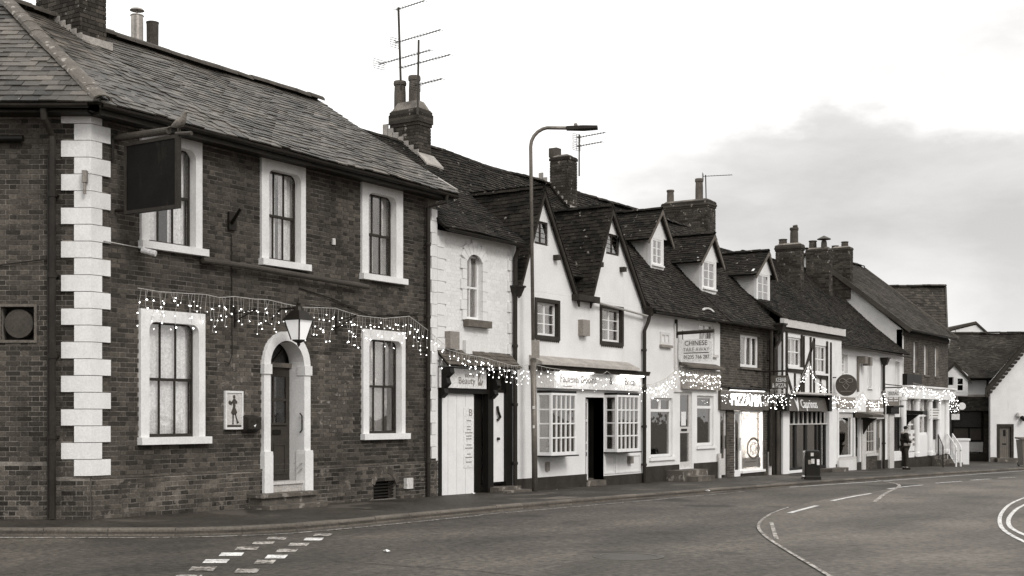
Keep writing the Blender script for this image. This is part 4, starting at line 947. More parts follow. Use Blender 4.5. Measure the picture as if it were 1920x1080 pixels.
downpipe(sal, [(wx(966, -.1), -.2, T2 - .1), (wx(966, -.1), -.1, T2 - .3), (wx(966, -.1), -.1, g(12) - .02)], .05, hopper=(wx(968, -.1), -.12, wz(968, 556, -.12), .13), brackets=4)
gutter(sal, (X2a, -.28, T2 + .0), (X2b + .1, -.28, T2 - .02), .055)
sag2 = lambda a, b: .02 * math.sin(a * 1.7 + b) - .03 * math.sin(b * .9)
upm = Vector((0, RIDY + .26, RIDZ - T2 - .03)); lm = upm.length
rf2, at2 = tile_roof(sal, (X2a - .02, -.26, T2 + .03), (1, 0, 0), upm, [(0, 0), (X2b - X2a + .1, 0), (X2b - X2a + .1, lm), (0, lm)], .17, .105, .013, 'tile_mossy', sag2, 240, seed=45)
MB().prism([(X2a, RIDY, RIDZ - .06), (X2a, 2 * RIDY + .2, T2), (X2a, 2 * RIDY + .2, T2 - .1), (X2a, RIDY, RIDZ - .16)], (X2b - X2a + .05, 0, 0)).build('rear_roof', 'tile', sal)
ridge_tiles(rf2, (X2a, RIDY, RIDZ), (X2b + .1, RIDY, RIDZ), seed=7)
shell(sal, X2a, X2b, 6.0, T2, ceil=[2.95, T2 - .15])
# chimney between pub and salon, with lead steps
cy0_ = 2.5; chx0, chx1 = wx(784, 2.5), wx(808, 2.5); cy1_ = WX(733, 250, chx0)[0]
ztop2 = wz(784, 203, cy0_)
ch2 = chimney(sal, chx0, chx1, cy0_, cy1_, 6.9, ztop2, [(chx0 + .32, WX(750, 200, chx0 + .32)[0], .14, wz(750, 150, 3.2) - ztop2 - .12, 'pot_clay'), (chx0 + .38, WX(777, 200, chx0 + .38)[0], .135, wz(777, 143, 2.9) - ztop2 - .12, 'pot_clay')], 5, 200, seed=46, cap=.24)
for k in range(7): y = cy0_ - .02 + k * .15; zz = RIDZ - (RIDY - y) * .78; MB().box(chx0 - .03, chx0 - .004, y, y + .16, zz - .1, zz + .22).build('lead_step', 'lead', ch2)
MB().prism([(chx0 - .35, 2.0, 7.18), (chx0 - .02, 2.0, 7.2), (chx0 - .02, 3.1, 8.12), (chx0 - .35, 3.1, 8.1)], (0, 0, .05)).build('lead_apron', 'lead', ch2)
MB().prism([(chx0 - .05, cy0_ - .3, 7.42), (chx1 + .1, cy0_ - .3, 7.42), (chx1 + .1, cy0_ - .005, 7.72), (chx0 - .05, cy0_ - .005, 7.72)], (0, 0, .05)).build('lead_apron', 'lead', ch2)
rs = MB(); rs.beam((PX1 + .3, -.3, EZ + .12), (PX1 + .26, 3.0, RZ - .35), .1, .05); rs.build('verge_mortar', 'lead', pub)

# ================================================================== florist with two steep gables
X3a, X3b = X2b + .004, wx(1207)
flo = thing('florist_house', 'white rendered florist house with two steep tiled gables and bay windows', 'house', (X3a, 0, g(X3a)))
T3 = 4.46
fw = [(wx(1003.5), wx(1047.5), wz(1025, 634), wz(1025, 563)), (wx(1125.5), wx(1167), wz(1146, 645), wz(1146, 575))]
gA = (X3a + .02, wx(1084, -.1), wx(1021, -.1), wz(1021, 362, -.1)); gB = (wx(1110, -.1), wx(1213, -.1), wx(1149, -.1), wz(1149, 395, -.1))
b1, b2 = wx(1007), wx(1081, -.38) + .06; b3, b4 = wx(1133), wx(1199, -.38) + .06; bz0, bz1 = wz(1045, 850), wz(1045, 738)
dx0, dx1 = wx(1098.5), wx(1131); dz1_ = wz(1112, 745)
hl = [(a, b, c, d) for a, b, c, d in fw] + [(b1 + .08, b2 - .08, bz0 + .05, bz1 - .02), (b3 + .08, b4 - .08, bz0 + .05, bz1 - .02), (dx0, dx1, -.6, dz1_)]
w3 = MB().panel(X3a, X3b, -.6, T3, hl, .0, .28).build('wall', 'render_white', flo)
gw_ = [(wx(1002), wx(1028), wz(1015, 459), wz(1015, 415)), (wx(1136.5), wx(1161), wz(1148, 478), wz(1148, 439))]
for (xl, xr, xa, za), hh in zip((gA, gB), gw_): MB().gable(xl, xr, xa, T3 + .002, za, .0, .28, hh).build('gable_wall', 'render_white', flo)
MB().box(X3a, dx0, -.03, 0, -.6, wz(1040, 893)).box(dx1, X3b, -.03, 0, -.6, wz(1165, 890)).build('plinth', 'plinth_black', flo)
for (a, b, c, d) in fw:
    w = window(flo, a + .05, b - .05, c + .05, d - .05, 1, 3, 'casement', b=.08, curtain=[(0, 1)], fw=.05, clr='curtain_grey', cz=(.0, .7))
    MB().ring([(a - .03, c - .03), (a - .03, d + .03), (b + .03, d + .03), (b + .03, c - .03)], [(a + .055, c + .055), (a + .055, d - .055), (b - .055, d - .055), (b - .055, c + .055)], -.03, .1).build('outer_frame', 'dark_wood', w)
    sc_ = MB(); n_s = 12
    for k in range(n_s): p = a + (b - a) * k / n_s; sc_.prism([(p, -.035, c - .03), (p + (b - a) / n_s, -.035, c - .03), (p + (b - a) / n_s * .5, -.035, c - .09)][::-1], (0, .02, 0))
    sc_.build('scalloped_trim', 'dark_wood', w, kind='stuff')
for (a, b, c, d) in gw_:
    w = window(flo, a, b, c, d, 1, 4, 'casement', b=.03, m='dark_wood', curtain=[(0, 1)], fw=.045, bar=.012, clr='sign_white', coff=.1, glass='glass_bright')
MB().box(wx(1084), wx(1097), -.14, 0, wz(1090, 630), wz(1090, 600)).build('alarm_box', 'sign_grey', flo)
# bay windows
def bay(x0, z0, z1, proj, cols, F0, F1):
    w_ = MB(); x1 = F1 + .06
    w_.prism([(x0 - .03, 0, z0 - .06), (F0 - .02, -proj - .05, z0 - .06), (F1 + .03, -proj - .05, z0 - .06), (x1 + .05, 0, z0 - .06)], (0, 0, .03)); by = w_.build('bay_window', 'black_paint', flo)
    MB().prism([(x0, 0, z1), (F0, -proj, z1), (F1, -proj, z1), (x1, 0, z1)], (0, 0, .06)).build('bay_head', 'black_paint', by)
    for (p, q, nc) in (((x0, 0), (F0, -proj), 1), ((F0, -proj), (F1, -proj), cols), ((F1, -proj), (x1, 0), 1)):
        P, Q = Vector(p), Vector(q); L_ = (Q - P).length; an = math.atan2((Q - P).y, (Q - P).x); M = MB((P.x, P.y, 0), an)
        M.box(0, .05, -.0, .06, z0 - .03, z1); M.box(L_ - .05, L_, -.0, .06, z0 - .03, z1); M.box(.05, L_ - .05, 0, .06, z0 - .03, z0 + .05); M.box(.05, L_ - .05, 0, .06, z1 - .05, z1)
        M.build('bay_frame', 'white_paint', by); rod = lambda *k: MB((P.x, P.y, 0), an).box(*k).build('glazing_bar', 'white_paint', by)
        for i in range(1, nc): a = .05 + (L_ - .1) * i / nc; rod(a - .016, a + .016, .008, .05, z0 + .05, z1 - .05)
        for j in range(1, 4): z = z0 + .05 + (z1 - z0 - .1) * j / 4; rod(.05, L_ - .05, .012, .046, z - .016, z + .016)
        for i in range(nc):
            for j in range(4):
                a, a2 = .05 + (L_ - .1) * i / nc, .05 + (L_ - .1) * (i + 1) / nc; z, y = z0 + .05 + (z1 - z0 - .1) * j / 4, z0 + .05 + (z1 - z0 - .1) * (j + 1) / 4
                MB((P.x, P.y, 0), an).box(a + .003, a2 - .003, .028, .033, z + .003, y - .003).build('pane', 'glass_shop', by)
    MB().prism([(x0 + .05, .02, z0 - .028), (F0, -proj + .07, z0 - .028), (F1, -proj + .07, z0 - .028), (x1 - .05, .02, z0 - .028)], (0, 0, .05)).build('display_shelf', 'white_paint', by)
    return by, F0, F1
PJ = .38
bA, f0_, f1_ = bay(b1, bz0, bz1, PJ, 5, wx(1034, -PJ), wx(1081, -PJ)); bB, f2_, f3_ = bay(b3, bz0 + .01, bz1 + .0, PJ, 5, wx(1157, -PJ), wx(1199, -PJ))
rb_ = random.Random(17)
def posy(x, y, z, s_, label):
    t = thing('flower_arrangement', label, 'flowers', (x, y, z)); MB().lathe((x, y, z), [(s_ * .3, 0), (s_ * .42, s_ * .5), (s_ * .38, s_ * .55)], 10).build('pot', 'sign_pale', t)
    lf = MB(); fl_ = MB()
    for k in range(60):
        a, e_, r_ = rb_.uniform(0, 6.28), rb_.uniform(-.3, 1.4), s_ * rb_.uniform(.4, .9); c = Vector((x + r_ * math.cos(a) * math.cos(e_) * .9, y + r_ * math.sin(a) * math.cos(e_) * .6, z + s_ * .8 + r_ * math.sin(e_))); d = Vector((rb_.uniform(-1, 1), rb_.uniform(-1, 1), rb_.uniform(-.5, 1))).normalized() * s_ * .22; n_ = d.cross(Vector((.3, .7, .2))).normalized() * s_ * .09
        (fl_ if k % 3 == 0 else lf).add([tuple(c - d), tuple(c + n_), tuple(c + d), tuple(c - n_)], [(0, 1, 2, 3)])
    lf.build('leaves', 'leaf', t, kind='stuff'); fl_.build('blooms', 'flower', t, kind='stuff')
for (x, yy, s_, lb) in [(b1 + .45, -.12, .26, 'round flower arrangement at the left end of the left bay window'), (f0_ + .35, -.15, .2, 'flower pot in the middle of the left bay window'), (f1_ - .25, -.15, .2, 'flower pot at the right end of the left bay window'), (b3 + .45, -.12, .28, 'bushy flower arrangement at the left end of the right bay window'), (f2_ + .3, -.15, .18, 'low flower pot in the middle of the right bay window'), (f3_ - .3, -.15, .24, 'flower pot at the right end of the right bay window')]: posy(x, yy, bz0 + .03, s_, lb)
for (p, q) in ((b1 + .06, b2 - .06), (b3 + .06, b4 - .06)):
    cu = MB(); n = 50
    pts = [(p + (q - p) * k / n, .30 + .03 * math.sin(k * 1.9), 0) for k in range(n + 1)]
    for k in range(n): cu.quad((pts[k][0], pts[k][1], bz0 + .05), (pts[k + 1][0], pts[k + 1][1], bz0 + .05), (pts[k + 1][0], pts[k + 1][1], bz1), (pts[k][0], pts[k][1], bz1))
    cu.build('window_curtain', 'curtain_grey', flo, smooth=True)
fpx = MB().ring([(b1 + .22, bz1 - .38), (b1 + .22, bz1 - .1), (b1 + .5, bz1 - .1), (b1 + .5, bz1 - .38)], [(b1 + .28, bz1 - .32), (b1 + .28, bz1 - .16), (b1 + .44, bz1 - .16), (b1 + .44, bz1 - .32)], .2, .22); tag(fpx.build('picture_frame', 'sign_white'), 'small white picture frame hanging in the left bay window', 'frame')
# recessed doorway
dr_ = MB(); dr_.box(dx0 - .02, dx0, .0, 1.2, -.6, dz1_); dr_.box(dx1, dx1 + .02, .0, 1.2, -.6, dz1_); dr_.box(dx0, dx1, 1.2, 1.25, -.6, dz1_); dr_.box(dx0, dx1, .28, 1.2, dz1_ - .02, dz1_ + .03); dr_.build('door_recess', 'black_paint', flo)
dh = math.radians(16); dl = (dx1 - dx0) * .44
dq = MB((dx0 + .03, .06, 0), dh); zb_ = g(15) + .14
dq.box(0, .09, 0, .045, zb_, dz1_ - .04); dq.box(dl - .09, dl, 0, .045, zb_, dz1_ - .04); dq.box(.09, dl - .09, 0, .045, zb_, zb_ + .75); dq.box(.09, dl - .09, 0, .045, dz1_ - .14, dz1_ - .04)
for z in (.45, .72): dq.box(.09, dl - .09, 0, .045, zb_ + (dz1_ - zb_) * z - .03, zb_ + (dz1_ - zb_) * z + .03)
dor = dq.build('door', 'white_paint', flo)
MB((dx0 + .03, .06, 0), dh).box(.09, dl - .09, .018, .024, zb_ + .75, dz1_ - .14).build('door_glass', 'glass_dark', dor); MB((dx0 + .03, .06, 0), dh).box(dl * .3, dl * .55, -.01, .0, zb_ + .6, zb_ + .7).build('letter_plate', 'black_paint', dor)
MB().box(dx0 - .02, dx1 + .02, -.08, .9, -.6, g(15) + .13).build('door_step', 'stone_step', flo)
pn = MB()
for (p, q) in ((wx(1131) + .06, wx(1152)), (wx(1152) + .04, wx(1200))): pn.ring([(p, wz(1160, 887)), (p, bz0 - .12), (q, bz0 - .12), (q, wz(1160, 887))], [(p + .04, wz(1160, 887) + .04), (p + .04, bz0 - .16), (q - .04, bz0 - .16), (q - .04, wz(1160, 887) + .04)], -.02, .002)
pn.build('stall_riser_panels', 'render_white', flo, kind='stuff'); MB().box(wx(1176), wx(1182), -.1, 0, wz(1179, 869), wz(1179, 855)).build('meter_box', 'sign_grey', flo); MB().box(wx(1022), wx(1028), -.05, 0, wz(1025, 883), wz(1025, 866)).build('air_brick', 'sign_grey', flo)
def strip_light(t, x, y, z, length, watts, d):
    l = bpy.data.lights.new('tube_light', 'AREA'); l.shape = 'RECTANGLE'; l.size = length; l.size_y = .03; l.energy = watts; l.color = (1, .98, .95)
    o = bpy.data.objects.new('tube_light', l); COL.objects.link(o); o.parent = t; o.location = Vector((x, y, z)) - wl(t); o.rotation_euler = (-Vector(d)).to_track_quat('Z', 'X').to_euler()
    o.rotation_euler = Matrix((Vector((1, 0, 0)), (-Vector(d)).normalized().cross(Vector((1, 0, 0))), (-Vector(d)).normalized())).transposed().to_euler()
# signboard under its lead and tile canopy
sz0, sz1 = wz(1100, 730, -.12), wz(1100, 700, -.12); sxa, sxb = wx(1004.5, -.12), wx(1203, -.12); sxm = wx(1039, -.12)
fsg = thing('florist_sign', 'long white lit fascia sign over the two bay windows', 'sign', ((sxa + sxb) / 2, -.12, sz0))
MB().box(sxm, sxb, -.12, -.04, sz0, sz1).build('board', 'sign_white', fsg); MB().box(sxa, sxm - .005, -.115, -.04, sz0, sz1).build('end_panel', 'sign_pale', fsg)
pf = on_front(-.12); zl = lambda x, y: wz(x, y, -.12); xl_ = lambda x: wx(x, -.12)
text_mb('Fauxever', xl_(1051), xl_(1087), zl(1070, 717.5), zl(1070, 702.5), pf).build('lettering', 'letter_dark', fsg); text_mb('Blooms', xl_(1090), xl_(1118), zl(1104, 719), zl(1104, 705), pf).build('lettering', 'letter_dark', fsg)
text_mb('&', xl_(1143), xl_(1148), zl(1145, 721), zl(1145, 707), pf).build('lettering', 'letter_dark', fsg); text_mb('Bridal', xl_(1172), xl_(1191), zl(1181, 722.5), zl(1181, 709.5), pf).build('lettering', 'letter_dark', fsg)
MB().box(xl_(1055), xl_(1072), -.122, -.12, zl(1063, 725), zl(1063, 723.5)).build('lettering', 'letter_grey', fsg)
cn = MB(); cn.prism([(sxa - .1, 0, sz1 + .36), (sxa - .1, -.34, sz1 + .20), (sxa - .1, -.36, sz1 + .13), (sxa - .1, 0, sz1 + .13)], (sxb - sxa - .45, 0, 0)); cn.build('canopy_lead', 'lead', flo)
cn = MB(); cn.prism([(sxa - .12, 0, sz1 + .125), (sxa - .12, -.30, sz1 + .125), (sxa - .12, -.26, sz1 + .02), (sxa - .12, 0, sz1 + .02)], (sxb - sxa + .3, 0, 0)); cn.build('canopy', 'timber', flo)
for (p, q) in ((xl_(1042), xl_(1105)), (xl_(1155), xl_(1200))):
    t = thing('sign_lamp', ('slim tube lamp lighting the left half of the florist sign' if p < xl_(1100) else 'slim tube lamp lighting the right end of the florist sign'), 'lamp', ((p + q) / 2, -.24, sz1), 'florist sign lamps'); MB().tube([(p, -.24, sz1 - .005), (q, -.24, sz1 - .005)], .014, 8).build('tube', 'lamp_tube', t); MB().box(p - .03, q + .03, -.27, -.215, sz1 + .012, sz1 + .03).build('casing', 'sign_grey', t); strip_light(t, (p + q) / 2, -.25, sz1 - .03, q - p, 1.8, (0, .75, -.66))
# roofs: main slope and the two gables
SXE = wx(1350)
upm3 = Vector((0, RIDY + .2, RIDZ - T3)); lm3 = upm3.length
sag3 = lambda a, b: (.05 * math.sin(a * .55 + .6) + .02 * math.sin(a * 1.9 + b)) * min(1, b / 2) - .03 * math.sin(b * .8)
rf3, at3 = tile_roof(flo, (X3a, -.2, T3 + .02), (1, 0, 0), upm3, [(0, .75), (X3b - X3a, .75), (X3b - X3a, lm3), (0, lm3)], .17, .105, .017, 'tile', sag3, 0, seed=51)
MB().prism([(X3a, RIDY, RIDZ - .06), (X3a, 2 * RIDY + .2, T3), (X3a, 2 * RIDY + .2, T3 - .1), (X3a, RIDY, RIDZ - .16)], (X3b - X3a, 0, 0)).build('rear_roof', 'tile', flo)
ridge_tiles(rf3, (X3a, RIDY, RIDZ + .05), (X3b, RIDY, RIDZ + .02), seed=8, sag=lambda t: .05 * math.sin(t * 9))
for gi, (xl, xr, xa, za) in enumerate((gA, gB)):
    back = 2.45; over = .10
    for side in (0, 1):
        xf = xl - .06 if side == 0 else xr + .06; run = xa - xf; rise = za - T3 + .16; upv = Vector((run, 0, rise)); L_ = upv.length
        ydir = Vector((0, -1, 0)) if side == 0 else Vector((0, 1, 0))
        org = Vector((xf, back, T3 - .06)) if side == 0 else Vector((xf, -over, T3 - .06))
        r_, a_ = tile_roof(flo, org, ydir, upv, [(0, 0), (back + over, 0), (back + over, L_), (0, L_)], .17, .105, .014, 'tile_mossy', (lambda a, b: .015 * math.sin(a * 2 + b)), 145 if side == 0 else 0, seed=52 + gi * 2 + side)
        bg_ = MB(); nx = Vector((-rise, 0, run)).normalized() * (1 if side == 0 else -1)
        p0 = Vector((xf, -over - .02, T3 - .10)); p1 = Vector((xa, -over - .02, za + .06)); dn = Vector((0, 0, -.13))
        bg_.prism([tuple(p0 + dn), tuple(p0), tuple(p1), tuple(p1 + dn * 1.25)], (0, .05, 0)); bg_.build('bargeboard', 'timber', flo)
    ridge_tiles(r_, (xa, -over, za + .10), (xa, back, za + .10), .32, .1, 'tile_mossy', seed=60 + gi)
    for s_ in (-1, 1): MB().box(xa + s_ * .62 - .07, xa + s_ * .62 + .07, -.14, 0, za - 1.5, za - 1.38).build('purlin_end', 'timber', flo)
vg = MB(); vg.box(gA[1] - .15, gB[0] + .2, -.22, .05, T3 - .08, T3 + .06); vg.build('valley_gutter', 'timber', flo)
gutter(flo, (gB[0] + .2, -.14, T3 - .05), (X3b + .1, -.14, T3 - .22), .045, 'sign_pale')
shell(flo, X3a, X3b, 6.0, T3, ceil=[2.5, T3 - .12], inner=2.4)
xd = wx(1209, -.1); downpipe(flo, [(xd + .12, -.2, T3 - .1), (xd + .1, -.16, T3 - .35), (xd, -.09, T3 - .62), (xd, -.09, g(18) - .02)], .05, hopper=(xd + .12, -.18, T3 - .22, .13), brackets=4)
ch3x, ch3y = 17.35, 2.75
c3a, c3b = wx(1066, 2.4), wx(1082, 2.4); z3 = wz(1066, 293, 2.4); c3y = WX(1031, 300, c3a)[0]
ch3 = chimney(flo, c3a, c3b, 2.4, c3y, 7.0, z3, [], 1, 120, 'brick_chimney', seed=71)
MB().box(c3a + .1, c3a + .36, 2.85, 3.11, z3 + .06, z3 + .32).build('chimney_pot', 'pot_dark', ch3)
for k in range(8): y = 2.3 + k * .13; zz = RIDZ - (RIDY - y) * 1.1; MB().box(c3a - .05, c3a - .024, y, y + .14, zz - .06, zz + .2).build('lead_step', 'lead', ch3)
MB().box(c3a - .05, c3b + .05, 2.33, 2.395, 7.1, 7.45).build('lead_apron', 'lead', ch3)

# ================================================================== takeaway with dormers
X4a, X4b = X3b + .004, wx(1350)
tak = thing('takeaway_house', 'white rendered takeaway with a shop window, stepped door and brown tiled dormers', 'house', (X4a, 0, g(X4a)))
T4 = 4.36
zz4 = lambda x, y: wz(x, y)
bw = (wx(1220), wx(1261), zz4(1240, 857), zz4(1240, 746)); td = (wx(1275), wx(1298), g(21) + .34, zz4(1286, 734)); sw4 = (wx(1307), wx(1338), zz4(1322, 836), zz4(1322, 742)); uw4 = (wx(1311), wx(1340), zz4(1325, 664), zz4(1325, 607))
w4 = MB().panel(X4a, X4b, -.7, T4, [bw, td, sw4, uw4], 0, .26).build('wall', 'render_white', tak)
MB().box(X4a, td[0] - .1, -.03, 0, -.7, wz(1240, 873)).box(td[1] + .1, X4b - .12, -.032, 0, -.7, wz(1325, 867)).build('plinth', 'plinth_black', tak)
w = window(tak, *bw, 1, 1, 'fixed', b=.07, m='white_paint', glass='glass_shop', fw=.06)
MB().box(bw[0] + .06, bw[1] - .06, .05, .12, zz4(1240, 772), zz4(1240, 767)).build('transom', 'white_paint', w); MB().box((bw[0] + bw[1]) / 2 - .03, (bw[0] + bw[1]) / 2 + .03, .05, .12, zz4(1240, 767), bw[3] - .06).build('mullion', 'white_paint', w); MB().box(bw[0] - .1, bw[1] + .12, -.06, .07, bw[2] - .09, bw[2]).build('sill', 'white_paint', w)
MB().box(bw[0] + .08, bw[1] - .08, .24, .25, zz4(1240, 812), zz4(1240, 773)).build('net_blind', 'curtain_grey', w)
pt = thing('window_plant', 'dark spiky potted plant inside the takeaway window', 'plant', (bw[0] + 1.0, .6, bw[2])); MB().lathe((bw[0] + 1.0, .6, bw[2] - .3), [(.12, 0), (.16, .3), (.14, .32)], 10).build('pot', 'sign_grey', pt); lv = MB(); r4 = random.Random(9)
for k in range(16):
    a = r4.uniform(0, 6.28); h = r4.uniform(.3, .75); d = Vector((math.cos(a), math.sin(a) * .5, 0)); b0 = Vector((bw[0] + 1.0, .6, bw[2])); lv.add([tuple(b0 - d.cross(Vector((0, 0, 1))) * .03), tuple(b0 + d.cross(Vector((0, 0, 1))) * .03), tuple(b0 + d * h * .6 + Vector((0, 0, h)))], [(0, 1, 2)])
lv.build('leaves', 'leaf', pt, kind='stuff')
dd = MB(); dd.box(td[0], td[0] + .1, .06, .12, td[2], td[3]); dd.box(td[1] - .1, td[1], .06, .12, td[2], td[3]); dd.box(td[0] + .1, td[1] - .1, .06, .12, td[3] - .1, td[3]); dd.box(td[0] + .1, td[1] - .1, .06, .12, td[2], td[2] + .18); dd.box(td[0] + .1, td[1] - .1, .06, .12, zz4(1286, 812), zz4(1286, 800))
dor = dd.build('door', 'sign_pale', tak); MB().box(td[0] + .1, td[1] - .1, .085, .092, td[2] + .18, zz4(1286, 812)).build('door_glass', 'glass_shop', dor); MB().box(td[0] + .1, td[1] - .1, .085, .092, zz4(1286, 800), td[3] - .1).build('door_glass', 'glass_shop', dor); MB().box(td[0] + .2, td[1] - .25, .045, .06, zz4(1286, 808), zz4(1286, 804)).build('letter_plate', 'black_paint', dor)
MB().box(td[0] + .25, td[0] + .55, .075, .084, zz4(1286, 798), zz4(1286, 772)).build('notice', 'sign_white', dor)
w = window(tak, *sw4, 1, 1, 'fixed', b=.07, glass='glass_shop', fw=.07); MB().box(sw4[0] + .07, sw4[1] - .07, .05, .12, zz4(1322, 766), zz4(1322, 761)).build('transom', 'white_paint', w); MB().box(sw4[0] - .06, sw4[1] + .1, -.06, .07, sw4[2] - .08, sw4[2]).build('sill', 'white_paint', w); MB().box(sw4[0] + .12, sw4[1] - .1, .2, .21, zz4(1322, 822), zz4(1322, 786)).build('net_blind', 'curtain', w)
w = window(tak, *uw4, 1, 1, 'casement', b=.08, curtain=[(0, .4)], fw=.06); ua = (uw4[0] + uw4[1]) / 2; ur = (uw4[1] - uw4[0]) / 2 + .08
MB().ring([(ua - (ur + .08) * math.cos(math.pi * k / 12), uw4[3] + .04 + (ur + .08) * .62 * math.sin(math.pi * k / 12)) for k in range(13)], [(ua - ur * math.cos(math.pi * k / 12), uw4[3] + .04 + ur * .62 * math.sin(math.pi * k / 12)) for k in range(13)], -.05, .0, closed=False).build('arch_moulding', 'render_cream', w)
MB().box(uw4[0] - .1, uw4[1] + .12, -.08, .06, uw4[2] - .08, uw4[2]).build('sill', 'sign_pale', w)
bl = (wx(1237), wx(1255), zz4(1246, 647), zz4(1246, 623)); bd = MB().ring([(bl[0], bl[2]), (bl[0], bl[3]), (bl[1], bl[3]), (bl[1], bl[2])], [(bl[0] + .09, bl[2] + .08), (bl[0] + .09, bl[3] - .08), (bl[1] - .09, bl[3] - .08), (bl[1] - .09, bl[2] + .08)], -.03, .0); bd.box((bl[0] + bl[1]) / 2 - .04, (bl[0] + bl[1]) / 2 + .04, -.03, 0, bl[2] + .08, bl[3] - .08); bdo = bd.build('blind_window', 'render_cream', tak); MB().box(bl[0] - .03, bl[1] + .06, -.09, 0, bl[2] - .07, bl[2]).build('sill', 'sign_grey', bdo)
MB().box(wx(1263), wx(1277), -.05, 0, wz(1270, 735), T4 - .2).build('pilaster', 'render_cream', tak)
st = MB(); sx = wx(1272, -.4); st.box(sx, wx(1318, -.4), -.55, -.03, -.8, g(21) + .32); st.box(sx + .2, wx(1322, -.6), -.9, -.55, -.8, g(21) + .16); st.build('door_step', 'stone_step', tak)
MB().tube([(wx(1349, -.08), -.08, wz(1349, 850)), (wx(1349, -.08), -.08, g(23))], .06, 8).build('waste_pipe', 'sign_pale', tak)
cn = MB(); cn.prism([(wx(1279, -.15), 0, wz(1300, 680)), (wx(1279, -.15), -.3, wz(1300, 688)), (wx(1279, -.15), -.3, wz(1300, 691)), (wx(1279, -.15), 0, wz(1300, 691))], (wx(1351, -.15) - wx(1279, -.15), 0, 0)); cn.build('canopy', 'sill_stone', tak)
tx0, tx1 = wx(1280, -.12), wx(1350, -.12); tz0, tzm, tz1 = wz(1315, 730.5, -.12), wz(1315, 716, -.12), wz(1315, 694, -.12)
ts = thing('takeaway_sign', 'grey two-row fascia sign hung with lights over the takeaway door', 'sign', ((tx0 + tx1) / 2, -.12, tz0)); MB().box(tx0, tx1, -.12, -.02, tz0, tz1).build('board', 'sign_grey', ts)
text_mb('CHINESE TAKE AWAY TEL: 01235 766 287', tx0 + .25, tx1 - .25, tz0 + .12, tzm - .12, on_front(-.12)).build('lettering', 'letter_dark', ts); MB().box(tx0 + .1, tx1 - .1, -.135, -.12, tzm - .02, tzm + .02).build('moulding', 'sign_pale', ts)
# main roof of takeaway and pizza shop
X5a, X5b = X4b + .004, wx(1448)
def dormer(root, apx, apy, wl0, wl1, wy0, wy1, xr0, Yf, cols, seed, lit=False):
    """gabled dormer: tiled cheeks to its ridge, front window, bargeboards; all placed on its own front plane Yf"""
    d_ = ray((wl0 + wl1) / 2, wy1 + 2); s_r = (RIDZ - T4) / (RIDY + .3); t_ = (T4 + .06 + s_r * (CAM.y + .3) - CAM.z) / (d_.z - s_r * d_.y); Yf = CAM.y + t_ * d_.y     # sill meets the roof slope
    xa = wx(apx, Yf - .12); za = wz(apx, apy + 4, Yf - .12); a0, a1 = wx(wl0, Yf), wx(wl1, Yf); z0, z1 = wz((wl0 + wl1) / 2, wy1, Yf), wz((wl0 + wl1) / 2, wy0, Yf)
    hw = xr0; zE = z1 + .0; back = RIDY + .15
    xm = (a0 + a1) / 2; dn = MB(); dn.panel(a0 - .12, a1 + .12, z0 - .5, zE + .05, [(a0, a1, z0, z1)], Yf, Yf + .1); dm_ = dn.build('dormer', 'render_white', root)
    gz = zE + .05
    MB().gable(xm - hw + .1, xm + hw - .1, xa, gz, za - .12, Yf, Yf + .08).build('dormer_gable', 'render_white', dm_)
    ck = MB()
    for s_, x_ in ((-1, a0 - .12), (1, a1 + .12)): ck.prism([(x_, Yf + .1, z0 - .6), (x_, back, z0 - .6), (x_, back, gz), (x_, Yf + .1, gz)], (.06 * -s_, 0, 0))
    ck.build('dormer_cheeks', 'render_cream', dm_, kind='stuff')
    w = window(root, a0, a1, z0, z1, cols, 3, 'casement', b=Yf + .01, fw=.045, bar=.02, curtain=[(0, 1)], o=(0, 0, 0), name='dormer_window', glass='glass_bright'); MB().box(a0 - .08, a1 + .08, Yf - .06, Yf, z0 - .05, z0).build('sill', 'white_paint', w)
    for side in (0, 1):
        xf = xm - hw if side == 0 else xm + hw; zf = gz - .12; upv = Vector((xa - xf, 0, za - zf)); L_ = upv.length
        org = Vector((xf, back, zf)) if side == 0 else Vector((xf, Yf - .14, zf)); yd = Vector((0, -1 if side == 0 else 1, 0))
        r_, _ = tile_roof(root, org, yd, upv, [(0, 0), (back - Yf + .14, 0), (back - Yf + .14, L_), (0, L_)], .17, .11, .014, 'tile_mossy', None, 0, seed=seed + side, roof_name='dormer_roof')
        p0 = Vector((xf, Yf - .16, zf - .03)); p1 = Vector((xa, Yf - .16, za + .02)); MB().prism([tuple(p0 + Vector((0, 0, -.12))), tuple(p0), tuple(p1), tuple(p1 + Vector((0, 0, -.15)))], (0, .04, 0)).build('dormer_bargeboard', 'sill_stone', r_)
    ridge_tiles(r_, (xa, Yf - .14, za + .03), (xa, back, za + .03), .32, .1, 'tile_mossy', seed=seed)
sag4 = lambda a, b: (.06 * math.sin(a * .5 + 2) + .02 * math.sin(a * 1.6 + b)) * min(1, b / 2) - .05 * math.sin(b * .7)
up4 = Vector((0, RIDY + .3, RIDZ - T4)); lm4 = up4.length
rf4, _ = tile_roof(tak, (X4a, -.3, T4 + .03), (1, 0, 0), up4, [(0, 0), (X4b - X4a, 0), (X4b - X4a, lm4), (0, lm4)], .17, .105, .017, 'tile', sag4, 280, seed=81)
ridge_tiles(rf4, (X4a, RIDY, RIDZ + .02), (X4b, RIDY, RIDZ + .05), seed=9)
MB().prism([(X4a, RIDY, RIDZ - .06), (X4a, 2 * RIDY + .2, T4), (X4a, 2 * RIDY + .2, T4 - .1), (X4a, RIDY, RIDZ - .16)], (X4b - X4a, 0, 0)).build('rear_roof', 'tile', tak)
dormer(tak, 1241, 390, 1224, 1241, 449, 497, .82, .75, 1, 83)
dormer(tak, 1339, 436, 1319, 1340, 491, 541, .88, .62, 1, 85)
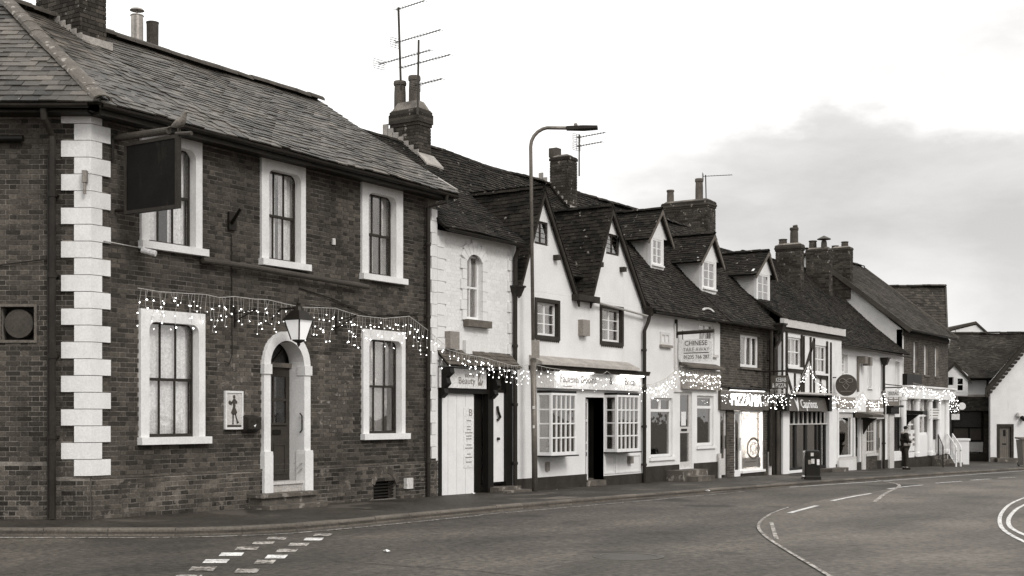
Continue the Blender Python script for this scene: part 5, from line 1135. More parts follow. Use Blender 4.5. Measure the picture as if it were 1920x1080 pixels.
shell(tak, X4a, X4b, 6.0, T4, ceil=[2.35, T4 - .12], inner=2.2)
gutter(tak, (X4a + .1, -.36, T4 + .0), (X4b, -.36, T4 + .02), .05)
cx0 = wx(1327, 3.2); cx1 = wx(1331, 3.2) + .3; cyb = WX(1241, 370, cx0)[0]; z4t = wz(1327, 375, 3.2)
ch4 = chimney(tak, cx0, cx1 + .2, 3.2, min(cyb, 6.2), 7.2, z4t, [(cx0 + .3, WX(1257, 370, cx0 + .3)[0], .13, .5, 'pot_clay'), (cx0 + .3, WX(1311, 370, cx0 + .3)[0], .14, .8, 'pot_clay')], 3, 160, seed=88)

# ================================================================== pizza shop, brick above
piz = thing('pizza_house', 'narrow brick house with brightly lit pizza shop window below a dark fascia', 'house', (X5a, 0, g(X5a)))
T5 = 4.42; pf0, pf1 = wz(1400, 769), wz(1400, 733)
uw5 = (wx(1388.5), wx(1423), wz(1405, 689), wz(1405, 629)); so5 = (X5a + .05, X5b - .3, -.8, pf0 + .1)
w5 = MB().panel(X5a, X5b, -.8, T5, [uw5, so5], .012, .26).build('wall', 'mortar', piz)
lay_bricks(w5, (0, .012, 0), 0, X5a, X5b, pf1 + .02, T5 - .03, [rect_hole(uw5[0], uw5[1], uw5[2] - .07, uw5[3] + .06)], 'brick_light', .006, 290, seed=91, bond='stretcher')
w = window(piz, *uw5, 1, 1, 'fixed', b=.06, fw=.07, curtain=[(0, .3), (.7, 1)]); 
for f in (.36, .67): MB().box(uw5[0] + (uw5[1] - uw5[0]) * f - .035, uw5[0] + (uw5[1] - uw5[0]) * f + .035, .05, .13, uw5[2] + .07, uw5[3] - .07).build('mullion', 'white_paint', w)
MB().box(uw5[0] + (uw5[1] - uw5[0]) * .36, uw5[0] + (uw5[1] - uw5[0]) * .67, .045, .12, uw5[2] + 1.0, uw5[2] + 1.07).build('transom', 'white_paint', w); MB().box(uw5[0] - .06, uw5[1] + .06, -.06, .06, uw5[2] - .07, uw5[2]).build('sill', 'sill_stone', w); MB().box(uw5[0] - .1, uw5[1] + .1, -.003, .012, uw5[3], uw5[3] + .06).build('lintel', 'sill_stone', w)
pxa, pxb = wx(1352, -.1), wx(1442, -.1)
pz = thing('pizza_sign', 'dark fascia sign with glowing white letters over the pizza shop', 'sign', ((pxa + pxb) / 2, -.1, pf0)); MB().box(pxa, pxb, -.1, -.006, pf0, pf1).build('board', 'sign_mid', pz)
text_mb('PIZZA', wx(1371, -.1), wx(1406, -.1), wz(1390, 760, -.1), wz(1390, 738, -.1), on_front(-.1), .03).build('lettering', 'letter_lit', pz); text_mb('MIA', wx(1408, -.1), wx(1427, -.1), wz(1417, 762, -.1), wz(1417, 740, -.1), on_front(-.1), .03).build('lettering', 'letter_lit', pz)
MB().box(wx(1431, -.1), wx(1440, -.1), -.105, -.1, wz(1435, 761, -.1), wz(1435, 755, -.1)).build('phone_panel', 'sign_pale', pz)
lt = thing('trough_lamp', 'long dark trough lamp above the pizza sign', 'lamp', (wx(1400, -.4), -.4, wz(1400, 729, -.4))); MB().tube([(wx(1367, -.4), -.4, wz(1367, 728, -.4)), (wx(1436, -.4), -.4, wz(1436, 731, -.4))], .05, 10).build('trough', 'black_paint', lt); MB().tube([(wx(1367, -.4) + .1, -.39, wz(1367, 728, -.4) - .045), (wx(1436, -.4) - .1, -.39, wz(1436, 731, -.4) - .045)], .02, 8).build('tube', 'lamp_tube', lt)
for f in (1372, 1430): MB().tube([(wx(f, -.4), -.4, wz(f, 728, -.4)), (wx(f, -.4), 0, wz(f, 724, -.4))], .015, 6).build('arm', 'black_paint', lt)
pier = [(X5a, X5a + .12), (wx(1364), wx(1378)), (wx(1433), wx(1440))]
for (p, q) in pier[1:]:
    pw = MB().box(p, q, .02, .24, -.8, pf0).build('pier', 'mortar', piz); lay_bricks(pw, (0, .02, 0), 0, p, q, -.5, pf0 - .02, [], 'brick_light', .006, 0, seed=93, bond='stretcher')
def glazed_door(root, a0, a1, z0, z1, b, m='white_paint', glass='glass_shop', kick=.2):
    d = MB(); d.box(a0, a0 + .08, b, b + .05, z0, z1); d.box(a1 - .08, a1, b, b + .05, z0, z1); d.box(a0 + .08, a1 - .08, b, b + .05, z1 - .09, z1); d.box(a0 + .08, a1 - .08, b, b + .05, z0, z0 + kick); o_ = d.build('door', m, root)
    MB().box(a0 + .08, a1 - .08, b + .02, b + .027, z0 + kick, z1 - .09).build('door_glass', glass, o_); MB().tube([(a1 - .12, b - .04, z0 + .8), (a1 - .12, b - .04, z0 + 1.2)], .015, 6).build('handle', 'iron', o_); return o_
zf5 = g(25) + .1
glazed_door(piz, wx(1351), wx(1363.5), zf5, pf0 - .02, .06, 'sign_pale', kick=.5); glazed_door(piz, wx(1379), wx(1391), g(26) + .03, pf0 - .02, .05, 'white_paint')
swx0, swx1 = wx(1393.5), wx(1431.5); swz0 = wz(1412, 878)
fw5 = MB(); fw5.ring([(swx0 - .06, swz0 - .06), (swx0 - .06, pf0), (swx1 + .06, pf0), (swx1 + .06, swz0 - .06)], [(swx0, swz0), (swx0, pf0 - .06), (swx1, pf0 - .06), (swx1, swz0)], .04, .1); sw_ = fw5.build('shop_window', 'white_paint', piz); MB().box(swx0, swx1, .065, .071, swz0, pf0 - .06).build('pane', 'glass_clear', sw_); MB().box(swx0 - .1, swx1 + .1, -.04, .1, swz0 - .13, swz0 - .06).build('sill', 'white_paint', sw_); MB().box(swx0 - .06, swx1 + .06, .0, .1, -.8, swz0 - .13).build('stall_riser', 'plinth_black', sw_)
# lit shop inside
si = MB(); si.box(swx0 - 1.2, swx1 + .35, 2.0, 2.05, -.3, pf0); si.box(swx1 + .33, swx1 + .38, .12, 2.0, -.3, pf0); si.box(swx0 - 1.2, swx1 + .3, .3, 2.0, pf0 - .0, pf0 + .04); si.box(swx0 - 1.2, swx1 + .3, .3, 2.0, -.4, g(26) + .1); si.build('shop_interior', 'interior_pale', piz)
cl_ = thing('ceiling_lamp', 'bright white ceiling panel lamp inside the pizza shop', 'lamp', ((swx0 + swx1) / 2, 1.0, pf0 - .1)); MB().box(swx0 - .2, swx1, .5, 1.6, pf0 - .09, pf0 - .06).build('diffuser', 'lamp_tube', cl_); strip_light(cl_, (swx0 + swx1) / 2, .9, pf0 - .12, 1.6, 170, (0, -.25, -1)); MB().tube([(swx1 - .05, .1, swz0 + .05), (swx1 - .05, .1, pf0 - .1)], .015, 6).build('led_strip', 'lamp_tube', cl_); MB().box(swx0 - .25, swx1 + .05, .45, 1.65, pf0 - .055, pf0 - .03).build('housing', 'sign_white', cl_)
ctr = MB(); ctr.box(swx0 + .2, swx1 + .1, .8, 1.3, g(26) + .1, g(26) + 1.05); ct_ = tag(ctr.build('shop_counter', 'sign_white'), 'white shop counter inside the lit pizza shop', 'counter')
pst = MB(); pst.box(swx0 + .05, swx1 - .03, .078, .082, swz0 + .03, wz(1412, 858)); ps_ = tag(pst.build('window_poster', 'sign_pale'), 'pale lettered poster strip at the foot of the lit pizza window', 'poster'); MB().box(swx0 + .35, swx1 - .45, .074, .078, wz(1412, 867), wz(1412, 865)).build('printed_line', 'letter_grey', ps_)
dec = MB(); dcx, dcz = (swx0 + swx1) / 2 + .2, wz(1412, 841); dec.ring([(dcx - .55 * math.cos(2 * math.pi * k / 24), dcz + .36 * math.sin(2 * math.pi * k / 24)) for k in range(24)], [(dcx - .46 * math.cos(2 * math.pi * k / 24), dcz + .28 * math.sin(2 * math.pi * k / 24)) for k in range(24)], .074, .078)
for k in range(7): a = k * .9; dec.ring([(dcx + .25 * math.cos(a) - .07 * math.cos(2 * math.pi * j / 8), dcz + .16 * math.sin(a) + .06 * math.sin(2 * math.pi * j / 8)) for j in range(8)], [(dcx + .25 * math.cos(a) - .04 * math.cos(2 * math.pi * j / 8), dcz + .16 * math.sin(a) + .035 * math.sin(2 * math.pi * j / 8)) for j in range(8)], .074, .078)
tag(dec.build('window_decal', 'letter_grey'), 'round pizza outline decal on the lit shop window', 'decal')
tag(MB().box(swx0 + .35, swx0 + .6, 1.96, 2.0, wz(1405, 815, 2), wz(1405, 797, 2)).build('menu_board', 'letter_grey'), 'small grey menu board on the wall inside the pizza shop', 'menu')
MB().box(wx(1441), X5b, .0, .2, -.8, pf0 + .1).build('end_post', 'black_paint', piz); MB().tube([(wx(1443, -.06), -.06, wz(1443, 847)), (wx(1443, -.06), -.06, g(27))], .07, 8).build('waste_pipe', 'sign_pale', piz)
rf5, _ = tile_roof(piz, (X5a, -.3, T5), (1, 0, 0), Vector((0, RIDY + .3, RIDZ - T5)), [(0, 0), (X5b - X5a, 0), (X5b - X5a, lm4 - .05), (0, lm4 - .05)], .17, .105, .017, 'tile', lambda a, b: sag4(a + 5, b), 150, seed=95)
ridge_tiles(rf5, (X5a, RIDY, RIDZ + .05), (X5b, RIDY, RIDZ - .02), seed=10); MB().prism([(X5a, RIDY, RIDZ - .06), (X5a, 2 * RIDY + .2, T5), (X5a, 2 * RIDY + .2, T5 - .1), (X5a, RIDY, RIDZ - .16)], (X5b - X5a, 0, 0)).build('rear_roof', 'tile', piz)
dormer(piz, 1441, 468, 1421, 1441, 515, 566, .95, .62, 1, 97)
gutter(piz, (X5a, -.36, T5 - .02), (X5b, -.36, T5 - .03), .06)
b_ = MB(); b_.box(X5a, X5a + .2, .27, 6, -.8, T5); b_.box(X5b - .2, X5b, .27, 6, -.8, T5); b_.box(X5a, X5b, 5.8, 6, -.8, T5); b_.build('rear_walls', 'brick_light', piz); b_ = MB(); b_.box(X5a + .2, X5b - .2, 2.2, 2.3, pf0, T5); b_.box(X5a + .2, X5b - .2, .28, 2.2, pf0 + .06, pf0 + .2); b_.box(X5a + .2, X5b - .2, .28, 5.8, T5 - .2, T5 - .1); b_.build('inner_walls', 'interior', piz)
xd = wx(1444, -.1); downpipe(piz, [(xd + .1, -.34, T5 - .05), (xd, -.12, T5 - .35), (xd, -.12, g(27) + .3)], .055, brackets=3)

# ================================================================== timber framed kebab shop
X6a, X6b = X5b + .004, wx(1563)
tim = thing('timber_house', 'half timbered house with white panels above a dark glazed shopfront', 'house', (X6a, 0, g(X6a)))
T6 = wz(1510, 620); J = -.3                                   # jettied upper floor
sz6 = wz(1515, 742)
uw6 = [(wx(1477, J), wx(1501.5, J), wz(1489, 688, J), wz(1489, 633, J)), (wx(1528.5, J), wx(1549, J), wz(1538, 700, J), wz(1538, 648, J))]
MB().panel(X6a + .02, X6b, sz6, T6 + .05, uw6, J, J + .2).build('upper_wall', 'render_white', tim)
MB().box(X6a + .02, X6b, J + .2, .3, sz6, sz6 + .12).build('jetty_floor', 'timber', tim)
xt = lambda x: wx(x, J - .02)
def stud(p, q, w_=.11):
    MB().beam((wx(p[0], J - .02), J - .015, wz(p[0], p[1], J - .02)), (wx(q[0], J - .02), J - .015, wz(q[0], q[1], J - .02)), w_, .05, (0, 1, 0)).build('timber_stud', 'timber', tim)
for (x, ya, yb, w_) in [(1447, 740, 612, .14), (1456.5, 738, 616, .10), (1467, 738, 620, .10), (1475, 738, 622, .14), (1503.5, 736, 628, .14), (1507.5, 736, 630, .08), (1520, 738, 632, .12), (1526.5, 738, 634, .12), (1538.5, 738, 706, .1), (1551, 740, 640, .14), (1490.5, 738, 700, .1), (1558, 742, 642, .1)]:
    stud((x, ya), (x + (yb - ya) * -.0, yb), w_)
stud((1497, 735), (1527, 636), .14); stud((1475, 700), (1486, 737), .12); stud((1475, 693), (1502, 697), .12); stud((1528, 705), (1551, 709), .12)
for q in uw6: window(tim, *q, 3, 2, 'fixed', b=J + .04, fw=.06, bar=.04, curtain=[(0, .36), (.62, 1)], sill=(.08, .36, .07, 'white_paint'))
MB().box(X6a - .02, X6b + .12, J - .12, J + .02, T6 - .05, T6 + .22).build('eaves_board', 'sign_pale', tim); MB().box(X6a + .02, X6b + .02, J - .05, J, T6 - .2, T6 - .06).build('wall_plate', 'timber', tim)
# shopfront
zs6 = wz(1515, 772)
kx = [wx(1464), wx(1476)]
MB().box(wx(1449), kx[0], -.02, .2, -.9, sz6).build('side_pier', 'dark_wood', tim); MB().box(kx[0] + .003, kx[1], -.08, .2, -.9, zs6 + .1).build('pilaster', 'white_paint', tim); MB().box(wx(1551), X6b, -.08, .2, -.9, sz6 - .02).build('pilaster', 'white_paint', tim)
MB().tube([(wx(1458, -.1), -.1, wz(1458, 770)), (wx(1458, -.1), -.1, g(28))], .07, 8).build('downpipe', 'pipe_grey', tim)
q0, q1 = kx[1] + .003, wx(1551) - .003; ffl = MB(); zb6 = g(31) + .15
for x in (1476.5, 1493.5, 1513.5, 1534, 1541, 1549.5): ffl.box(max(q0, wx(x) - .07), min(q1, wx(x) + (.13 if x in (1493.5, 1513.5) else .07)), .04, .14, zb6, zs6)
ffl.box(q0, q1, .042, .138, wz(1515, 795) - .03, wz(1515, 795) + .03); ffl.box(q0, q1, .042, .138, zb6 - .3, zb6 + .06)
sfo = ffl.build('shopfront', 'black_paint', tim)
for x in range(9): a = q0 + (q1 - q0) * (x + .5) / 9; MB().box(a - .04, a + .03, .0, .04, wz(1515, 794), zs6 - .02).build('baluster', 'sign_pale', sfo)
MB().box(q0, q1, -.03, .04, wz(1515, 796), wz(1515, 794)).build('rail', 'sign_pale', sfo)
for (p, q) in ((1478, 1493), (1495, 1513), (1516, 1533), (1535, 1541), (1542, 1549)): MB().box(wx(p), wx(q), .08, .087, zb6 + .06, wz(1515, 797)).build('pane', 'glass_bright', sfo)
MB().box(q0 - .1, wx(1508), -.1, .04, zb6 - .1, zb6 - .02).build('sill', 'white_paint', sfo); MB().box(wx(1535), X6b + .2, -.5, .0, -.9, g(32) + .12).build('door_step', 'stone_step', tim)
bo = MB(); bo.prism([(wx(1502), .5, zb6 + .1), (wx(1506), .5, zb6 + .1), (wx(1511), .75, zb6 + 1.4), (wx(1508), .75, zb6 + 1.4)], (0, .05, 0)); tag(bo.build('leaning_board', 'sign_pale'), 'pale board leaning inside the dark kebab shopfront', 'board')
kx0, kx1 = wx(1478, -.36), wx(1553, -.36)
ks = thing('kebab_shop_sign', 'wide tilted fascia sign with white lettering on the timber framed house', 'sign', ((kx0 + kx1) / 2, -.36, zs6)); yb_, yt_ = -.34, -.24; zk0, zk1 = wz(1515, 771, -.36), wz(1515, 745, -.36)
MB().prism([(kx0, yb_, zk0), (kx0, yt_, zk1), (kx0, 0, zk1), (kx0, 0, zk0)][::-1], (kx1 - kx0, 0, 0)).build('board', 'sign_mid', ks)
pk = lambda a, z, e: (a, yb_ + (yt_ - yb_) * (z - zk0) / (zk1 - zk0) - .004 - e, z)
text_mb('Caprinos', wx(1504, -.36), wx(1534, -.36), wz(1519, 770.5, -.36), wz(1519, 749, -.36), pk, .03).build('lettering', 'letter_white', ks)
MB().prism([pk(wx(1493, -.36) + a, wz(1495, 758, -.36) + z, 0) for a, z in ((0, .22), (.18, .06), (.36, .24), (.30, -.05), (.2, -.24), (.1, -.02))][::-1], (0, -.03, 0)).build('emblem', 'letter_white', ks)
MB().box(kx0 - .25, kx0 - .003, -.4, 0, zk0, sz6 + .02).build('bracket', 'black_paint', ks); MB().box(kx1 + .003, kx1 + .3, -.4, 0, zk0, sz6 + .02).build('bracket', 'black_paint', ks)
MB().box(wx(1495, -.45), wx(1565, -.45), -.5, -.02, sz6 + .03, sz6 + .09).build('weather_board', 'sign_pale', ks)
# roof shared shape of the kebab shop
RIDZ6, RIDY6 = wz(1505, 512, 3.3), 3.3
up6 = Vector((0, RIDY6 - J + .12, RIDZ6 - T6 - .2)); l6 = up6.length
X7b = wx(1692)
sag6 = lambda a, b: .05 * math.sin(a * .6) * min(1, b / 2) - .12 * math.sin(math.pi * min(1, b / l6))
rf6, _ = tile_roof(tim, (X6a, J - .12, T6 + .22), (1, 0, 0), up6, [(0, 0), (X6b - X6a, 0), (X6b - X6a, l6), (0, l6)], .17, .11, .018, 'tile', sag6, 0, seed=101)
ridge_tiles(rf6, (X6a, RIDY6, RIDZ6 + .03), (X6b, RIDY6, RIDZ6 + .03), seed=11); MB().prism([(X6a, RIDY6, RIDZ6 - .06), (X6a, 7, T6), (X6a, 7, T6 - .1), (X6a, RIDY6, RIDZ6 - .16)], (X6b - X6a, 0, 0)).build('rear_roof', 'tile', tim)
shell(tim, X6a, X6b, 6.8, T6, ceil=[sz6, T6 - .12], inner=2.6)
downpipe(tim, [(wx(1462, J - .1), J - .1, T6 - .1), (wx(1462, J - .1), J - .1, wz(1462, 640, J)), (wx(1451, J - .05), J - .08, wz(1452, 656, J)), (wx(1451, J - .05), J - .08, sz6)], .05, hopper=(wx(1461, J - .1), J - .14, wz(1461, 625, J), .16), brackets=1)
def stack(root, l, c, r, yt, yb, Y, pots, m='brick_chimney', seed=1, corb=3, n=0):
    """chimney from pixel columns: left silhouette, near corner, right silhouette"""
    a0, a1 = wx(c, Y), wx(r, Y); y1 = min(WX(l, yt, a0)[0], Y + 3.0); zt = wz(c, yt, Y)
    return chimney(root, a0, max(a1, a0 + .4), Y, y1, wz(c, yb, Y), zt, [(a0 + .28, WX(p[0], yt, a0 + .28)[0], p[1], wz(p[0], p[2], (Y + y1) / 2) - zt - .05, p[3]) for p in pots], corb, n, m, seed)
stack(tim, 1454, 1501, 1505, 458, 570, 2.2, [(1468, .16, 443, 'pot_dark'), (1489, .16, 430, 'pot_dark')], seed=103)
c_ = (wx(1488, 3.2), 3.2); MB().tube([(c_[0] - .0, 3.1, wz(1489, 432, 3.1)), (c_[0] - .1, 3.1, wz(1486, 421, 3.1))], .1, 10).build('chimney_cowl', 'pot_dark', tim)

# ================================================================== long white house with two small shops
lng = thing('long_white_house', 'low white rendered house with a dark tiled roof and two small shopfronts', 'house', (X6b, 0, g(X6b)))
X7a = X6b + .004; T7 = wz(1600, 652); X7m = wx(1658)
lw = [(wx(1579), wx(1589.5), wz(1584, 700), wz(1584, 665)), (wx(1627), wx(1634.5), wz(1631, 727), wz(1631, 673)), (wx(1679), wx(1686.5), wz(1683, 730), wz(1683, 678))]
s7 = [(wx(1571), wx(1600), wz(1585, 857), wz(1585, 773)), (wx(1603), wx(1612), g(36) + .05, wz(1607, 773)), (wx(1622), wx(1642), wz(1632, 850), wz(1632, 787)), (wx(1643), wx(1651), g(39) + .05, wz(1647, 787)), (wx(1673), wx(1689), wz(1680, 846), wz(1680, 782))]
MB().panel(X7a, X7b, -1.0, T7 - .02, lw + s7, 0, .25).build('wall', 'render_white', lng)
for q in lw: window(lng, *q, 1, 2, 'sash', b=.12, curtain=[(0, 1)], fw=.06, clr='curtain_grey', sill=(.06, .08, .06, 'white_paint'))
w = window(lng, *s7[0], 1, 1, 'fixed', b=.06, glass='glass_bright', fw=.06, sill=(.1, .1, .1, 'sign_pale'), curtain=[(.55, 1)], clr='curtain_grey'); MB().box(s7[0][0] + .06, s7[0][1] - .06, .04, .06, wz(1585, 783), s7[0][3] - .06).build('blind_box', 'sign_pale', w)
MB().ring([(s7[0][0] - .12, s7[0][2] - .1), (s7[0][0] - .12, s7[0][3] + .12), (s7[0][1] + .1, s7[0][3] + .12), (s7[0][1] + .1, s7[0][2] - .1)], [(s7[0][0], s7[0][2]), (s7[0][0], s7[0][3]), (s7[0][1], s7[0][3]), (s7[0][1], s7[0][2])], -.05, .02).build('surround', 'white_paint', w)
MB().box(s7[0][0] - .15, s7[0][1] + .1, -.1, 0, -1.0, s7[0][2] - .1).build('stall_riser', 'render_cream', lng)
glazed_door(lng, s7[1][0], s7[1][1], s7[1][2], s7[1][3], .1, 'dark_wood', kick=.8)
cn = MB(); cn.prism([(wx(1600), 0, wz(1610, 772)), (wx(1600), -.75, wz(1610, 778)), (wx(1600), -.75, wz(1610, 783)), (wx(1600), 0, wz(1610, 783))], (wx(1622) - wx(1600), 0, 0)); cn.build('door_hood', 'slate_edge', lng)
cn = MB(); cn.prism([(wx(1615), 0, wz(1615, 783)), (wx(1615), -.6, wz(1615, 784)), (wx(1615), -.3, wz(1615, 795)), (wx(1615), -.05, wz(1615, 815)), (wx(1615), 0, wz(1615, 815))], (.1, 0, 0)); cn.build('hood_bracket', 'timber', lng)
MB().box(wx(1614), wx(1621), -.06, 0, -1.0, wz(1618, 787)).build('pilaster', 'sign_pale', lng); MB().box(wx(1652), wx(1657), -.06, 0, -1.0, wz(1655, 777)).build('pilaster', 'sign_pale', lng)
w = window(lng, *s7[2], 4, 3, 'fixed', b=.05, m='sign_pale', glass='glass_shop', fw=.07, sill=(.08, .1, .1, 'sign_pale'), curtain=[(0, 1)], clr='curtain_grey'); pw = MB().box(s7[2][0] - .05, s7[2][1] + .02, -.05, 0, -1.0, s7[2][2] - .1).build('stall_riser', 'mortar_dark', lng); lay_bricks(pw, (0, -.05, 0), 0, s7[2][0] - .05, s7[2][1] + .02, -.75, s7[2][2] - .14, [], 'brick_light', .005, 0, seed=111, bond='stretcher')
glazed_door(lng, s7[3][0], s7[3][1], s7[3][2], s7[3][3], .05, 'sign_grey', kick=.7)
MB().box(wx(1616), wx(1659), -.14, 0, wz(1637, 785), wz(1637, 777)).build('shop_cornice', 'sign_pale', lng)
fz = thing('small_fascia_sign', 'pale fascia sign with light panels over the small paned shop window', 'sign', (wx(1640), -.1, wz(1640, 777))); MB().box(wx(1624), wx(1656), -.1, -.002, wz(1640, 777), wz(1640, 750)).build('board', 'sign_grey', fz)
for k in range(3): a = wx(1628) + (wx(1652) - wx(1628)) * k / 3; MB().box(a + .03, a + (wx(1652) - wx(1628)) / 3 - .03, -.11, -.1, wz(1640, 772), wz(1640, 765)).build('panel', 'sign_white', fz)
for k in range(3): MB().box(wx(1628), wx(1636), -.11, -.1, wz(1632, 763 - k * 5), wz(1632, 761 - k * 5)).build('panel_bar', 'sign_white', fz)
f7 = MB().box(wx(1568), wx(1600), -.08, -.002, wz(1584, 765), wz(1584, 745)); tag(f7.build('shop_board', 'sign_grey'), 'small grey signboard hung with lights below the round sign', 'sign')
w = window(lng, *s7[4], 3, 1, 'fixed', b=.06, m='dark_wood', glass='glass_dark', fw=.08, bar=.1)
MB().box(wx(1664), wx(1672), -.1, .0, -1.0, wz(1668, 770)).build('pilaster', 'sign_pale', lng); MB().box(wx(1672) + .01, wx(1691), -.06, 0, s7[4][2] - .4, s7[4][2] - .02).build('stall_riser', 'sign_white', lng); MB().box(X7a, X7b, -.02, 0, -1.0, g(38) + .32).build('plinth', 'plinth_black', lng)
cn = MB(); cn.box(wx(1671, -.2), wx(1690, -.2), -.3, 0, wz(1680, 764), wz(1680, 760)); cn.box(wx(1671, -.2), wx(1686, -.2), -.2, 0, wz(1680, 776), wz(1680, 764) - .003); cn.build('shop_cornice', 'black_paint', lng)
hd7 = MB(); hd7.prism([(wx(1690), -.0, wz(1690, 769)), (wx(1690), -.9, wz(1690, 771)), (wx(1690), -.9, wz(1690, 777)), (wx(1690), -.0, wz(1690, 777))], (.75, 0, 0)); hd7.prism([(wx(1692), -.0, wz(1690, 777) - .003), (wx(1692), -.7, wz(1690, 777) - .003), (wx(1692), -.25, wz(1690, 792)), (wx(1692), 0, wz(1690, 815))], (.12, 0, 0)); hd7.build('door_hood', 'black_paint', lng)
MB().box(wx(1676, -.2) - .0, wx(1679, -.2), -.32, -.1, wz(1677, 760), wz(1677, 754)).build('finial', 'black_paint', lng)
xd = wx(1657, -.1); downpipe(lng, [(xd, -.25, T7 - .3), (xd, -.1, T7 - .6), (xd, -.1, g(40))], .06, hopper=(xd, -.15, wz(1657, 685), .16), brackets=2)
bx7 = MB(); bx7.box(wx(1606), wx(1611), -.35, -.02, wz(1608, 682), wz(1608, 668)); bx7.box(wx(1613), wx(1617), -.4, -.1, wz(1615, 686), wz(1615, 670)); bx7.tube([(wx(1609, -.05), -.05, wz(1609, 682)), (wx(1609, -.05), -.05, wz(1609, 735))], .05, 8); bx7.build('cable_box', 'galvanised', lng)
RIDZ7, RIDY7 = wz(1560, 520, 3.6), 3.6
up7 = Vector((0, RIDY7 + .3, RIDZ7 - T7)); l7 = up7.length
sag7 = lambda a, b: .04 * math.sin(a * .5) * min(1, b / 2) - .10 * math.sin(math.pi * min(1, b / l7))
rf7, _ = tile_roof(lng, (X7a, -.3, T7), (1, 0, 0), up7, [(0, 0), (X7b - X7a, 0), (X7b - X7a, l7), (0, l7)], .17, .11, .018, 'tile', sag7, 0, seed=113)
ridge_tiles(rf7, (X7a, RIDY7, RIDZ7 + .03), (X7b, RIDY7, RIDZ7 + .03), seed=12); MB().prism([(X7a, RIDY7, RIDZ7 - .06), (X7a, 7.4, T7), (X7a, 7.4, T7 - .1), (X7a, RIDY7, RIDZ7 - .16)], (X7b - X7a, 0, 0)).build('rear_roof', 'tile', lng)
gutter(lng, (X7a, -.36, T7 - .02), (X7b + .2, -.36, T7 - .10), .06, 'pipe_grey'); shell(lng, X7a, X7b, 7.2, T7 - .05, ceil=[wz(1620, 740), T7 - .15], inner=2.4)
stack(lng, 1511, 1555, 1559, 466, 560, 2.4, [(1524, .16, 446, 'pot_dark')], seed=115, corb=1)
sk2 = stack(lng, 1558, 1594, 1599, 464, 560, WX(1594, 500, X7b - .1)[0], [(1566, .15, 455, 'pot_dark'), (1584, .15, 455, 'pot_dark')], seed=117, corb=1)
cw = MB(); cx_ = wx(1545, 2.7); cz_ = wz(1545, 460, 2.7); cw.lathe((cx_, 2.7, cz_), [(.13, -.1), (.12, .1), (.1, .2)], 10); cw.lathe((cx_, 2.7, cz_ + .25), [(.3, 0), (.28, .03), (.02, .16)], 12); cw.tube([(cx_ - .09, 2.7, cz_ + .1), (cx_ - .09, 2.7, cz_ + .3)], .015, 5).tube([(cx_ + .09, 2.7, cz_ + .1), (cx_ + .09, 2.7, cz_ + .3)], .015, 5); cw.build('chimney_cowl', 'pipe_grey', lng)

# ================================================================== tall brick house at the end of the row
X8a, X8b = X7b + .004, wx(1778)
end = thing('end_house', 'tall brick end house with slit windows above a white columned shopfront', 'house', (X8a, 0, g(X8a)))
T8 = wz(1705, 620); fz8 = wz(1735, 728)
ew = [(wx(1713), wx(1721.5), wz(1717, 699), wz(1717, 641)), (wx(1733), wx(1741), wz(1737, 703), wz(1737, 646)), (wx(1753.5), wx(1760.5), wz(1757, 706), wz(1757, 651))]
w8 = MB().panel(X8a, X8b, fz8, T8, ew, .012, .25).build('wall', 'mortar', end); lay_bricks(w8, (0, .012, 0), 0, X8a, X8b, fz8 + .02, T8 - .05, [rect_hole(a, b, c - .08, d + .02) for a, b, c, d in ew], 'brick_light', .006, 0, seed=121)
for q in ew: window(end, *q, 1, 2, 'sash', b=.14, fw=.06, curtain=None, sill=(.06, .05, .08, 'sill_stone'))
MB().box(X8a, X8b, -.06, .0, T8 - .25, T8 - .05).build('cornice', 'brick_light', end)
# white shopfront
sx_ = [(wx(1697), wx(1717), wz(1706, 848), wz(1706, 745)), (wx(1722), wx(1741), wz(1732, 815), wz(1732, 745)), (wx(1746), wx(1757), g(47) + .6, wz(1751, 745)), (wx(1763), wx(1772), wz(1768, 850), wz(1768, 760))]
MB().panel(X8a, X8b, -1.3, fz8, [sx_[0], sx_[1], sx_[2]], -.05, .2).build('shopfront', 'white_paint', end)
MB().box(X8a, X8b, -.1, -.05, -1.3, g(48) + .5).build('plinth', 'plinth_black', end)
for q in sx_[:2]: window(end, *q, 2, 2, 'fixed', b=.0, glass='glass', fw=.08, bar=.07, curtain=[(0, 1)], clr='curtain')
glazed_door(end, *sx_[2], .0, 'white_paint', 'glass', .6)
for x in (1694, 1719, 1743.5, 1760, 1775): cl2 = MB(); c0_ = wx(x, -.12); cl2.lathe((c0_, -.12, g(46) + .5), [(.16, 0), (.16, .15), (.13, .2), (.12, 2.4), (.16, 2.45), (.16, 2.6)], 12); cl2.build('column', 'white_paint', end)
MB().box(X8a - .05, X8b + .05, -.3, -.05, fz8 - .5, fz8 - .02).build('frieze', 'white_paint', end); MB().box(X8a - .08, X8b + .1, -.4, -.05, fz8 - .015, fz8 + .06).build('cornice', 'white_paint', end)
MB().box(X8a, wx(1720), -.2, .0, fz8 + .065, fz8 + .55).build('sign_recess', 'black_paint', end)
ns = MB().box(wx(1741.5, -.16), wx(1763, -.16), -.2, -.16, wz(1752, 786, -.16), wz(1752, 766, -.16)); no = tag(ns.build('window_sign', 'sign_white'), 'white lettered sign panel beside the columned shop door', 'sign')
for k, y in enumerate((769, 774, 779, 784)): MB().box(wx(1744 + k % 2, -.2), wx(1761 - k, -.2), -.204, -.2, wz(1752, y + 1.0, -.2), wz(1752, y - 1.0, -.2)).build('printed_line', 'letter_grey', no)
pst = MB()
for i in range(3):
    for j in range(2): pst.box(wx(1699 + j * 10), wx(1705 + j * 10), -.056, -.052, wz(1705, 836 - i * 9), wz(1705, 831 - i * 9))
